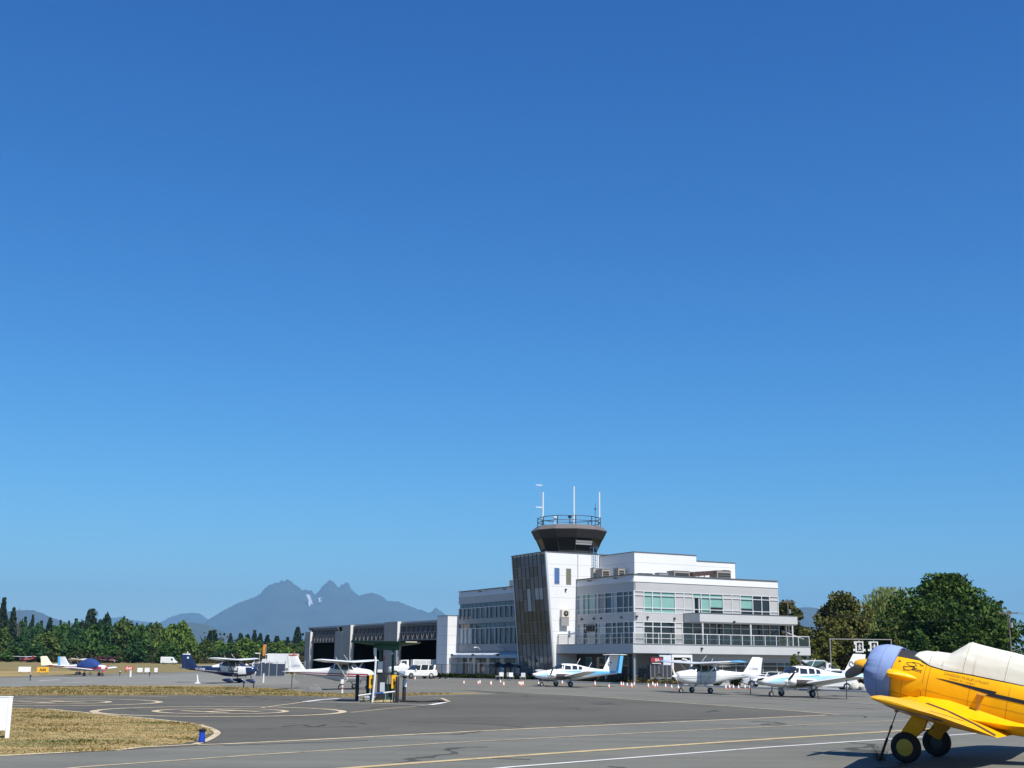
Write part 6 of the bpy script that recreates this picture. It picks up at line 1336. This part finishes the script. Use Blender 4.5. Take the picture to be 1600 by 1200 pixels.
# ------------------------------------------------------------------ right side: gantry with pedestrian signs, sheds, poles
GANT = mat('gantry_grey', (.20, .20, .20), .6); GY = 190.0; gl_ = far(1296.5, 998, GY); gr_ = far(1386, 999, GY); GZ = gl_.z-.06
ga = thing('sign_gantry', 'grey overhead gantry carrying two pedestrian signs at the road', 'gantry', Vector((gl_.x, GY, 0)))
gw = gr_.x-gl_.x
b = MB(); b.tube([(0, 0, 0), (0, 0, GZ)], .11, 10); b.build('post', GANT, ga); b = MB(); b.tube([(gw+.6, 0, 0), (gw+.6, 0, GZ)], .11, 10); b.build('post', GANT, ga); b = MB(); b.tube([(-.1, 0, GZ), (gw+.7, 0, GZ)], .075, 8); b.build('beam', GANT, ga)
def walker(mb, x, z, h, y):
    q = lambda a, c: (x+a*h, y, z+c*h)
    mb.lathe([(0, -.01), (.09*h, -.008), (.09*h, .0), (0, .002)], q(.02, .88), 'y', 10)
    for poly in ([(-.07, .78), (.10, .78), (.08, .45), (-.08, .45)], [(-.08, .48), (.06, .48), (-.02, .25), (-.16, .0), (-.26, .03), (-.13, .25)], [(-.02, .48), (.08, .46), (.16, .24), (.26, .02), (.14, .0), (.06, .22)], [(-.06, .78), (-.08, .70), (-.20, .56), (-.18, .42), (-.26, .44), (-.28, .58)], [(.08, .78), (.08, .68), (.18, .62), (.26, .50), (.32, .55), (.22, .70)]):
        mb.add([q(*p_) for p_ in poly], [tuple(range(len(poly)))])
for i, (px, lab) in enumerate(((1342.5, 'l'), (1365.5, 'r'))):
    x = far(px, 1010, GY).x-gl_.x; zc = GZ-1.12
    b = MB(); b.box((x-.62, -.14, zc-.82), (x+.62, .06, zc+.82)); b.box((x-.95, -.10, zc-.62), (x-.62, .04, zc-.30)); b.box((x+.62, -.10, zc-.62), (x+.90, .04, zc-.30)); b.box((x-.80, -.10, zc+.35), (x-.62, .04, zc+.82)); o = b.build('pedestrian_sign', W, ga, smooth=False)
    b = MB(); b.box((x-.40, -.16, zc-.62), (x+.44, -.145, zc+.66)); o2 = b.build('black_face', BLACK, o, smooth=False)
    b = MB(); walker(b, x+.02, zc-.52, 1.0, -.175); b.build('walking_figure', W, o, smooth=False, norm=False)
    b = MB(); b.tube([(x, -.02, zc+.8), (x, -.02, GZ)], .04, 6); b.build('hanger', GALV, o)
def shed(label, px0, px1, ridge, eave, base, Y, wall, roof, side):
    a = far(px0, base, Y); c = far(px1, base, Y); w = c.x-a.x; ze = far(px0, eave, Y).z; zr = far(px0, ridge, Y).z; T = thing('shed', label, 'shed', Vector((a.x, Y, 0)))
    d = 7.0; b = MB()
    if side: b.prism([(0, 0), (w, 0), (w, ze), (0, ze)], 0, d, 'y'); b.build('wall', wall, T, smooth=False); b = MB(); b.prism([(-.3, ze-.1), (-.3, ze), (d/2, zr), (d+.3, ze), (d+.3, ze-.1), (d/2, zr-.14)], -.3, w+.3, 'x'); b.build('roof', roof, T, smooth=False)
    else: b.prism([(0, 0), (w, 0), (w, ze), (w/2, zr-.1), (0, ze)], 0, d, 'y'); b.build('wall', wall, T, smooth=False); b = MB(); b.prism([(-.4, ze-.2), (-.4, ze-.08), (w/2, zr+.05), (w+.4, ze-.08), (w+.4, ze-.2), (w/2, zr-.09)], -.3, d+.3, 'y'); b.build('roof', roof, T, smooth=False)
    b = MB(); b.box((w*.3, -.04, .1), (w*.55, -.01, min(ze-.3, 2.1))); b.build('door', DARK, T, smooth=False)
GRF = mat('grey_roof', (.34, .37, .36), .8, var=.08); GNR = mat('green_roof', (.045, .10, .085), .7, var=.1)
shed('low shed with a long pale grey roof right of the terminal', 1250, 1296, 1031, 1039, 1060, 165, mat('shed_grey', (.2, .21, .22), .8), GRF, True)
shed('grey shed with a dark green gabled roof behind the blue twin', 1271, 1305, 1033.5, 1043, 1062, 158, mat('shed_blue_grey', (.19, .21, .23), .8), GNR, False)
tt = thing('awning_tent', 'dark sloping awning tent beside the terminal corner', 'tent', Vector((*far(1262, 1060, 150)[:2], 0))); b = MB(); b.loft([[(-1.6, -1, 1.9), (-1.6, 1, 1.9), (-1.5, 1, 2.0), (-1.5, -1, 2.0)], [(-.9, -1, 2.55), (-.9, 1, 2.55), (-.8, 1, 2.6), (-.8, -1, 2.6)], [(1.7, -1, .8), (1.7, 1, .8), (1.8, 1, .9), (1.8, -1, .9)]]); b.build('canopy', mat('tent_navy', (.015, .02, .035), .7), tt, smooth=False)
for x in (-1.5, 1.6): b = MB(); b.tube([(x, 0, 0), (x, 0, 2.0 if x < 0 else .9)], .04, 6); b.build('leg', GALV, tt)
WOOD = mat('pole_wood', (.13, .11, .09), .9, var=.2)
def upole(px, top, Y, label, arms=((0.4, 1.3),)):
    q = far(px, top, Y); T = thing('utility_pole', label, 'pole', Vector((q.x, Y, 0))); b = MB(); b.tube([(0, 0, 0), (0, 0, q.z)], [.16, .11], 8); b.build('pole', WOOD, T)
    for dz, l in arms:
        b = MB(); b.box((-l, -.06, q.z-dz-.08), (l, .06, q.z-dz+.08)); o = b.build('crossarm', WOOD, T, smooth=False)
        for x in (-l*.9, -l*.4, l*.4, l*.9): c_ = MB(); c_.lathe([(.05, 0), (.06, .12), (.03, .2), (0, .2)], (x, 0, q.z-dz+.08), seg=8); c_.build('insulator', GREY, o)
    b = MB(); b.lathe([(.0, 0), (.22, .02), (.22, .7), (0, .72)], (.25, -.15, q.z-2.4), seg=10); b.build('transformer', GREY, T)
    return Vector((q.x, Y, q.z))
p1 = upole(1575, 953.5, 172, 'wooden utility pole with a crossarm at the right edge')
p2 = upole(1230.5, 937, 215, 'thin utility pole rising behind the terminal roof')
wm = mat('wire_dark', (.06, .06, .065), .6)
for k, (a, c) in enumerate((((p1+Vector((-1.1, 0, -.25))), (p2+Vector((1.0, 0, -.3)))), ((p1+Vector((1.1, 0, -.25))), (p2+Vector((-.9, 0, -.5)))))):
    b = MB(); b.tube([a.lerp(c, t/16)+Vector((0, 0, -2.2*4*(t/16)*(1-t/16))) for t in range(17)], .010, 4); tag(b.build('power_line', wm), 'slack power line between the two utility poles, %s one' % ('near' if k == 0 else 'far'), 'wire')
for k, dx in enumerate((-1.1, 1.1)):
    b = MB(); a = p1+Vector((dx, 0, -.25)); b.tube([a.lerp(a+Vector((38, -14, -.2)), t/10)+Vector((0, 0, -1.2*4*(t/10)*(1-t/10))) for t in range(11)], .018, 4); tag(b.build('power_line', wm), 'power line leaving the right hand pole out of the picture, %s one' % ('left' if k == 0 else 'right'), 'wire')
b = MB(); a = p1+Vector((0, 0, -5.6)); b.tube([a, a+Vector((7, -3, 2.6))], .045, 5); tag(b.build('guy_wire', GALV), 'pale guy wire sloping up from the right hand pole', 'wire')

# ------------------------------------------------------------------ mountains far beyond the field
def ridge(name, prof, Y, depth, seed, m, jag=1.0, base=1040):
    """a solid mountain range: skyline heights from sight lines at distance Y, with spurs running down both sides"""
    rg = random.Random(seed); pts = []
    for i in range(len(prof)-1):
        (x0, y0), (x1, y1) = prof[i], prof[i+1]; n = max(2, int(abs(x1-x0)/1.6))
        for k in range(n): t = k/n; pts.append((x0+(x1-x0)*t, y0+(y1-y0)*t+rg.uniform(-.75, .55)*jag))
    pts.append(prof[-1])
    top = [far(px, py, Y) for px, py in pts]; zs = np.array([q.z for q in top]); kw = np.ones(25)/25; sm = np.convolve(np.pad(zs, 12, mode='edge'), kw, 'valid'); NV = 40; ph = [rg.uniform(0, 6.28) for _ in range(8)]
    vs = []
    for i, p in enumerate(top):
        for j in range(-NV, NV+1):
            v = j/NV; u = i
            spur = sum(math.sin(u*f+ph[k]+v*g_)*a for k, (f, g_, a) in enumerate(((.16, 14.0, .10), (.23, -19.0, .08), (.41, 30.0, .04), (.06, 6.0, .12))))
            z_ = sm[i]+(p.z-sm[i])*math.exp(-abs(v)*9); h = z_*max(0, (1-abs(v))**1.15)*(1+spur*.9*abs(v)*(1-abs(v)))
            sh = p.x*(v*depth/Y)*1.0
            vs.append((p.x+sh, p.y+v*depth, max(h, -1) if abs(j) < NV else -0.5))
    n = 2*NV+1
    b = MB(); b.add(vs, [(i*n+j, i*n+j+1, (i+1)*n+j+1, (i+1)*n+j) for i in range(len(top)-1) for j in range(n-1)])
    return structure(name, b, m, ang=80)
ROCK = mat('mountain_forest_rock', (0.035, 0.048, 0.042), 0.95, var=.3, vscale=.0009)
main_p = [(225, 1035), (262, 998), (290, 985), (318, 973), (345, 956), (370, 943), (400, 932.5), (408, 927), (414, 919), (421, 914.5), (430, 911), (436, 910), (440, 905.5), (444, 908.5), (448, 905), (454, 908), (460, 913.5), (466, 917), (472, 922.5), (478, 921.5), (483, 924), (486, 922.5), (492, 929.5), (498, 923), (505, 915), (511, 909.5), (516, 906), (522, 911), (530, 919.5), (533, 914), (537, 913.5), (541, 909.5), (545, 912), (549, 920), (556, 927.5), (562, 931.5), (570, 928), (580, 926.5), (588, 928), (597, 932), (605, 939), (625, 940.5), (640, 947), (660, 954), (672, 957.5), (681, 950), (687, 953), (697, 962), (730, 976), (790, 990), (860, 1003), (940, 1012), (1050, 1034)]
ridge('mountain', main_p, 26000, 6500, 2, ROCK, 1.5)
ridge('mountain', [(225, 1034), (240, 980), (262, 966), (283, 958.5), (300, 958), (312, 958.5), (322, 966), (345, 978), (400, 1034)], 30500, 2500, 5, ROCK)
ridge('mountain', [(-120, 1030), (-60, 975), (0, 957), (28, 953.5), (52, 953.5), (66, 958), (80, 965), (100, 971.5), (125, 975), (160, 980), (215, 1032)], 17000, 2500, 7, ROCK, .5)
ridge('mountain', [(90, 1032), (120, 972), (150, 967.5), (175, 966), (190, 964), (200, 968), (225, 971), (248, 973.5), (262, 972), (275, 1032)], 32500, 1800, 9, ROCK)
ridge('hill', [(215, 1032), (250, 984), (285, 973), (305, 973), (330, 978.5), (350, 988), (372, 999), (420, 1032)], 12500, 1500, 11, ROCK, .5)
ridge('mountain', [(1130, 1034), (1200, 962), (1235, 953), (1258, 948.5), (1275, 950), (1300, 962), (1400, 985), (1480, 1040)], 19000, 2600, 13, ROCK, .5)
# snow lying in the high gullies
SNOW = mat('snow', (.7, .74, .8), .7)
for pts, lab in (([(478.5, 929), (481, 928.5), (482.5, 933), (484, 938), (485.5, 943), (484, 948), (481.5, 944), (482.5, 939), (480, 933)], 'a'), ([(496.5, 933.5), (499, 934.5), (501.5, 933), (500, 937), (499.5, 941), (498, 940), (498.5, 936.5)], 'b')):
    b = MB(); q = [far(x, y, 24400) for x, y in pts]; q2 = [p_+Vector((0, 260, 0)) for p_ in q]
    b.loft([[tuple(p_) for p_ in q], [tuple(p_) for p_ in q2]]); structure('snow_field', b, SNOW, smooth=False)

# ------------------------------------------------------------------ trees
BARK = mat('bark', (.07, .055, .04), .95, var=.25, vscale=3)
L_D = [leaf_mat('leaf_mid_green', (0.026, 0.061, 0.020), (0.087, 0.162, 0.042)), leaf_mat('leaf_olive', (0.035, 0.060, 0.019), (0.122, 0.175, 0.046)), leaf_mat('leaf_deep_green', (0.018, 0.051, 0.024), (0.060, 0.122, 0.044)), leaf_mat('leaf_yellow_green', (0.046, 0.086, 0.017), (0.156, 0.239, 0.054))]
L_C = leaf_mat('needle_dark', (0.009, 0.021, 0.015), (0.033, 0.054, 0.033), transl=.08)
def blob_points(rg, blobs, n):
    """points spread through the shells of leaf clumps: (centre, radii)"""
    w = np.array([b[1][0]*b[1][1]+b[1][0]*b[1][2] for b in blobs]); w /= w.sum(); k = rg.choice(len(blobs), n, p=w)
    u = rg.normal(size=(n, 3)); u /= np.linalg.norm(u, axis=1)[:, None]
    r = .45+.6*rg.random(n)**.55
    C_ = np.array([b[0] for b in blobs])[k]; R_ = np.array([b[1] for b in blobs])[k]
    return C_+u*R_*r[:, None]
def broad_blobs(rg, w, h, z0, nb, squash=.8, top=1.0):
    """clumps arranged over an egg-shaped crown of width w from z0 to h"""
    out = []
    for i in range(nb):
        t = (i+.5)/nb; z = z0+(h-z0)*(.08+.84*t); prof = math.sin(PI*min(1, .22+.78*t*top))**.75
        a = i*2.399+rg.normal()*.5; rr = w*.5*prof*(.28+.72*rg.random()); s = w*(.10+.14*rg.random())*(1.1-.35*t)
        out.append(((rr*math.cos(a), rr*math.sin(a), z), (s, s, s*squash)))
    out.append(((0, 0, z0+(h-z0)*.5), (w*.28, w*.28, (h-z0)*.36)))
    return out
def conifer_pts(rg, w, h, n, tiers=13):
    P_ = []
    for i in range(tiers):
        t = i/(tiers-1); z = h*(.12+.86*t); r = w*.5*(1-t)**.85*(.85+.3*rg.random())+.02*w; nb = 7
        for k in range(nb):
            a = 2*PI*(k+rg.random()*.6)/nb+i; m_ = max(2, int(n/tiers/nb)); l = rg.random(m_)**.7
            x = r*l*math.cos(a)+rg.normal(size=m_)*.05*w*.5; y = r*l*math.sin(a)+rg.normal(size=m_)*.05*w*.5
            P_.append(np.stack([x, y, z-l*r*.35+rg.normal(size=m_)*h*.008], 1))
    return np.concatenate(P_)
def trunk_mb(h, r, limbs=4, seed=0, crown=.5):
    b = MB(); rg = random.Random(seed); b.tube([(0, 0, 0), (.02*h, 0, h*.3), (0, .02*h, h*.62), (0, 0, h*.85)], [r, r*.75, r*.45, r*.12], 8)
    for k in range(limbs):
        a = 2*PI*k/limbs+rg.uniform(-.4, .4); z = h*rg.uniform(.25, .5); l = h*rg.uniform(.2, .32)
        b.tube([(0, 0, z), (l*.5*math.cos(a), l*.5*math.sin(a), z+l*.45), (l*math.cos(a), l*math.sin(a), z+l*1.1)], [r*.45, r*.3, r*.08], 6)
    return b
rt = np.random.default_rng(21); VAR = {}
for v in range(5):      # unit broadleaf variants, 10 m wide and 10 m tall
    bl = broad_blobs(rt, 10, 10, .6, 26); P_ = blob_points(rt, bl, 2600); P_[:, 2] = np.maximum(P_[:, 2], .2); V, Fq = leaf_quads(P_, .75, rt)
    for mi_, m in enumerate(L_D): VAR['b', v, mi_] = leaf_mesh('crown', V, Fq, m)
for v in range(4):
    V, Fq = leaf_quads(conifer_pts(rt, 10, 10, 2600, 15 if v % 2 else 19), .62, rt, -.2); VAR['c', v, 0] = leaf_mesh('crown', V*np.array([1, 1, 1]), Fq, L_C)
tb = trunk_mb(10, .28, 5, 1); TRK = tb.build('trunk', BARK); TRKM = TRK.data; bpy.data.objects.remove(TRK)
def tree(label, px, top, wpx, Y, kind, var, mi_, group, name, base_drop=0.0):
    p = far(px, top, Y); h = p.z; w = wpx*Y/1949
    T = thing(name, label, 'tree', Vector((p.x, Y, 0)), (px*1.7) % 6.28, group)
    c = bpy.data.objects.new('crown', VAR[kind, var, mi_]); COL.objects.link(c); c.parent = T; c.scale = (w/10, w/10, h/10*1.02)
    t = bpy.data.objects.new('trunk', TRKM); COL.objects.link(t); t.parent = T; s_ = max(.5, h/10*.8); t.scale = (s_, s_, h/10*.9)
    return T
# left treeline: broadleaf trees in front (x, top y, width px, distance, tint), dark conifers behind
broad = [(-35, 982, 46, 560, 1), (8, 984, 40, 560, 1), (33, 992, 34, 545, 2), (52, 983, 32, 600, 2), (75, 990, 44, 530, 1), (100, 976, 36, 600, 0), (122, 976, 38, 590, 2), (146, 976, 44, 560, 0), (168, 976, 36, 580, 2), (195, 968.5, 40, 560, 1), (222, 978, 40, 545, 0), (247, 976, 40, 560, 1), (268, 974.5, 36, 550, 3), (286, 973, 34, 555, 3), (300, 996, 26, 520, 3), (320, 1001, 36, 600, 1), (342, 1003, 36, 620, 3), (362, 1004, 32, 630, 0), (384, 998.5, 38, 610, 3), (404, 1003, 34, 640, 0), (424, 1004, 34, 620, 1), (440, 1003, 32, 610, 3), (458, 1005, 32, 620, 1), (474, 1003, 30, 640, 0), (494, 1004, 30, 650, 1), (112, 1003, 30, 500, 0), (60, 1008, 34, 480, 2), (20, 1010, 36, 490, 0), (215, 1004, 36, 490, 2), (262, 1006, 36, 480, 0), (172, 1006, 34, 490, 0), (350, 1014, 40, 560, 2), (420, 1014, 40, 560, 2), (14, 970, 30, 675, 2), (34, 973, 30, 680, 2), (47, 976, 26, 690, 2), (62, 976, 28, 685, 2), (86, 977, 28, 690, 2), (104, 978, 26, 690, 2), (128, 974, 28, 670, 2), (157, 971, 28, 670, 2), (182, 975, 26, 680, 2), (208, 976, 26, 670, 2), (234, 977, 26, 670, 2)]
bo_ = sorted(range(len(broad)), key=lambda i: broad[i][0]); TN = {0: 'green', 1: 'olive', 2: 'deep green', 3: 'yellow green'}
for r_, i in enumerate(bo_):
    px, top, w, Y, mi_ = broad[i]
    if px in (195, 286, 75): lab = {195: 'tallest domed olive tree in the middle of the left treeline', 286: 'yellow green tree ending the tall part of the left treeline', 75: 'rounded olive tree low in the left treeline above the yellow field sign'}[px]
    else: lab = '%s leafy tree of the left treeline, %s leafy crown from the left' % (TN[mi_], NUM[r_])
    tree(lab, px, top, w*1.12, Y, 'b', i % 5, mi_, 'leafy trees along the far left side of the field', 'leafy_tree')
conif = [(6.5, 937, 17, 640), (-12, 958, 20, 650), (22, 952, 15, 660), (40, 966, 12, 700), (51.5, 963, 11, 690), (65, 972, 13, 700), (78.5, 967.5, 17, 680), (95, 971, 10, 720), (108, 972, 10, 720), (119, 969, 14, 690), (143, 951, 34, 640), (168, 961, 22, 650), (214, 975, 10, 800), (222, 977, 9, 800), (236, 975, 11, 800), (250, 976, 8, 800), (330, 987, 20, 780), (335.5, 986, 15, 770), (360.5, 991, 10, 800), (376, 991, 20, 800), (388, 990.5, 17, 810), (398, 986.5, 12, 800), (407, 991, 12, 820), (418, 993.5, 14, 820), (433, 995, 16, 830), (449.5, 997, 12, 830), (465.5, 981.5, 16, 790), (480, 995, 12, 800)]
co_ = sorted(range(len(conif)), key=lambda i: conif[i][0])
for r_, i in enumerate(co_):
    px, top, w, Y = conif[i]
    lab = {6.5: 'tallest dark conifer spire at the left end of the treeline', 143: 'broad dark pine crowning the left treeline', 465.5: 'single tall conifer just left of the hangar'}.get(px, 'dark conifer rising behind the leafy trees, %s conifer from the left' % NUM[r_])
    if px in (143, 168, 376, 388): 
        T = tree(lab, px, top, w, Y, 'b', 2+i % 2, 2, 'dark conifers behind the leafy treeline', 'pine_tree')
        for o in T.children:
            if o.name.startswith('crown'): o.data = o.data.copy(); o.data.materials.clear(); o.data.materials.append(L_C)
    else: tree(lab, px, top, w*(2.1 if px < 25 else 1.8 if px < 300 else 2.2), Y, 'c', i % 4, 0, 'dark conifers behind the leafy treeline', 'conifer_tree')
p = far(31, 948, 600); T = thing('dead_tree', 'bare dead tree standing among the far left conifers', 'tree', Vector((p.x, 600, 0))); b = MB(); b.tube([(0, 0, 0), (.1, 0, p.z*.6), (0, 0, p.z)], [.28, .2, .05], 6)
rg = random.Random(8)
for k in range(22): z = p.z*rg.uniform(.45, .97); a = rg.uniform(0, 6.28); l = (p.z-z)*.25+.5; b.tube([(0, 0, z), (l*math.cos(a), l*math.sin(a), z+l*.4)], [.07, .02], 4)
b.build('trunk', mat('dead_wood', (.12, .11, .11), .9), T)
# right side: brown tinged maple, weeping willow, big dark tree, two smaller ones
def big_tree(name, label, px, top, wpx, Y, mat_, n, leaf, nb, z0f=.1, seed=1, hang=0.0, squash=.75, topf=1.0, group=None):
    rg = np.random.default_rng(seed); p = far(px, top, Y); h = p.z; w = wpx*Y/1949
    T = thing(name, label, 'tree', Vector((p.x, Y, 0)), 0, group)
    bl = broad_blobs(rg, w, h, h*z0f, nb, squash, topf); P_ = blob_points(rg, bl, n)
    if hang > 0:      # hanging curtains of foliage
        k = rg.random(len(P_)) < .75; P_[k, 2] -= hang*h*rg.random(k.sum())**1.3; P_[:, 0] += rg.normal(size=len(P_))*.05
    P_[:, 2] = np.where(P_[:, 2] > h*1.01, h*1.01, np.maximum(P_[:, 2], .3))
    if hang > 0:
        V, Fq = leaf_quads(P_, leaf, rg, 0); Q = V.reshape(-1, 4, 3); cz = Q.mean(1, keepdims=True); Q = (Q-cz)*np.array([.45, .45, 1.0]); 
        # turn leaves into short vertical streamers
        Q[:, :, 2] = np.array([-1, -1, 1, 1])*leaf*.8; Q = Q+cz; V = Q.reshape(-1, 3)
    else: V, Fq = leaf_quads(P_, leaf, rg)
    leaf_obj('crown', V, Fq, mat_, T)
    trunk_mb(h*.9, h*.028, 6, seed).build('trunk', BARK, T)
    return T
M_BR = leaf_mat('leaf_browning_maple', (0.030, 0.042, 0.013), (0.170, 0.165, 0.048), .22); M_WI = leaf_mat('leaf_willow', (0.103, 0.136, 0.037), (0.284, 0.320, 0.103), .3); M_DK = leaf_mat('leaf_big_dark', (0.018, 0.044, 0.015), (0.093, 0.151, 0.036), .25); M_DU = leaf_mat('leaf_dull_green', (0.031, 0.045, 0.017), (0.119, 0.119, 0.042), .25); M_YG = leaf_mat('leaf_low_yellow', (0.060, 0.075, 0.020), (0.20, 0.205, 0.055), .4)
big_tree('maple_tree', 'maple with browning crown between terminal and willow', 1316, 926, 108, 225, M_BR, 16000, .42, 52, .06, 3)
big_tree('willow_tree', 'pale weeping willow between the maple and the big dark tree', 1386, 921, 138, 238, M_WI, 24000, .38, 50, .3, 4, hang=.34)
big_tree('broad_dark_tree', 'biggest dark green tree towering over the yellow trainer', 1478, 900, 186, 205, M_DK, 32000, .46, 84, .05, 6)
big_tree('side_tree', 'brownish tree forming the right flank of the biggest dark tree', 1540, 936, 66, 215, M_BR, 8000, .42, 26, .1, 8)
big_tree('back_tree', 'dull green tree half hidden behind the right end of the terminal', 1228, 936, 74, 250, M_DU, 8000, .46, 30, .1, 9)
big_tree('back_tree', 'dull green tree hidden behind the terminal roof centre', 1150, 952, 60, 262, M_DU, 5000, .5, 24, .1, 12)
big_tree('low_tree', 'low yellow green tree below the maple behind the gantry', 1286, 984, 52, 205, M_YG, 6000, .36, 24, .04, 10)
big_tree('low_tree', 'low dark tree filling the gap under the willow', 1372, 988, 66, 212, M_DK, 6000, .42, 24, .04, 14)
big_tree('low_tree', 'low dark tree under the right side of the big dark tree', 1520, 985, 70, 198, M_DK, 6000, .42, 24, .04, 15)
big_tree('low_tree', 'low dark tree behind the yellow trainer engine', 1430, 985, 70, 196, M_DK, 6000, .42, 24, .04, 16)
big_tree('young_tree', 'slim young tree in front of the terminal ground floor', 1240.5, 1020, 18, 108, M_YG, 1300, .14, 14, .35, 17)
# far woods all round the field: one dark band that reads as a mass, with hedge growth at the field's far edge
rw = np.random.default_rng(31); pts = []
for az in np.linspace(-180, 180, 4200):
    Y = 1150+260*math.sin(az*.21)+150*math.sin(az*.057+1); hh = 15+5*math.sin(az*1.3)+4*math.sin(az*3.7+1)
    a = R(az)
    for k in range(14): pts.append((math.sin(a)*Y+rw.normal()*9, math.cos(a)*Y+rw.normal()*14, hh*rw.random()**.75))
V, Fq = leaf_quads(pts, 2.0, rw); o = leaf_obj('far_woods', V, Fq, leaf_mat('woods_leaf', (.010, .018, .010), (.036, .050, .022), .02, .1)); tag(o, 'dark far woods closing the field on every side', 'woods', kind='stuff')
pts = []
for px in np.linspace(-160, 520, 2200):
    Y = 525+30*math.sin(px*.04)+10*rw.normal(); q = far(px, 1030, Y)
    for k in range(4): pts.append((q.x+rw.normal()*1.2, Y+rw.normal()*3, abs(rw.normal())*1.6*(1+.5*math.sin(px*.11))))
V, Fq = leaf_quads(pts, .8, rw); o = leaf_obj('hedge_undergrowth', V, Fq, leaf_mat('brush_leaf', (.020, .022, .012), (.060, .052, .026), .1, .1)); tag(o, 'dark brush along the far edge of the field below the left trees', 'undergrowth', kind='stuff')
# dry tufts on the near verge and the strips
def inside(poly, x, y):
    c = False; j = len(poly)-1
    for i in range(len(poly)):
        a, b_ = poly[i], poly[j]
        if (a.y > y) != (b_.y > y) and x < (b_.x-a.x)*(y-a.y)/(b_.y-a.y)+a.x: c = not c
        j = i
    return c
rv = np.random.default_rng(5); V_, F_ = [], []
def tufts(poly, n, hgt, xr, yr, width=.05):
    k = 0
    while k < n:
        x, y = rv.uniform(*xr), rv.uniform(*yr)
        if not inside(poly, x, y): continue
        k += 1; cl = math.sin(x*.9+1.3*math.sin(y*.7))*math.sin(y*1.3+x*.35); h = hgt*(.35+.65*max(0, cl))*rv.uniform(.5, 1.3)
        for _ in range(5):
            a = rv.uniform(0, 6.28); w = width*rv.uniform(.5, 1.2); ox, oy = x+rv.normal()*.09, y+rv.normal()*.09; l = h*rv.uniform(.5, .9); o_ = len(V_)
            V_.extend([(ox-w*math.sin(a), oy+w*math.cos(a), .012), (ox+w*math.sin(a), oy-w*math.cos(a), .012), (ox+l*math.cos(a), oy+l*math.sin(a), .012+h)]); F_.append((o_, o_+1, o_+2))
tufts(tip, 10000, .055, (-24, -7), (29, 54), .03)
me = bpy.data.meshes.new('grass_tufts'); me.from_pydata(V_, [], F_); me.materials.append(leaf_mat('verge_blade', (.10, .12, .036), (.52, .36, .165), .28, .45)); o = bpy.data.objects.new('grass_tufts', me); COL.objects.link(o); tag(o, 'dry tan and green grass tufts on the near verge', 'grass', kind='stuff')
V_, F_ = [], []; tufts(strip, 7000, .10, (-45, -4), (60, 98), .05)
me = bpy.data.meshes.new('strip_tufts'); me.from_pydata(V_, [], F_); me.materials.append(leaf_mat('strip_blade', (.13, .125, .042), (.42, .31, .14), .2, .4)); o = bpy.data.objects.new('strip_tufts', me); COL.objects.link(o); tag(o, 'dry grass tufts on the strip between the helipads and the parked airplanes', 'grass', kind='stuff')

# ------------------------------------------------------------------ summer haze: the air between here and the mountains
hz = MB(); hz.box((-33000, -6000, -1.5), (33000, 40000, 2150)); o = hz.build('haze', bpy.data.materials.new('haze_air'), smooth=False); tag(o, 'pale blue summer haze over the valley', 'haze', kind='stuff')
hm_ = o.data.materials[0]; hm_.use_nodes = True; nt = hm_.node_tree; nt.nodes.clear(); ou = nt.nodes.new('ShaderNodeOutputMaterial'); pv = nt.nodes.new('ShaderNodeVolumePrincipled')
pv.inputs['Color'].default_value = (.28, .57, .89, 1); pv.inputs['Density'].default_value = HAZE_DENSITY; pv.inputs['Anisotropy'].default_value = 0.0
nt.links.new(pv.outputs[0], ou.inputs['Volume'])
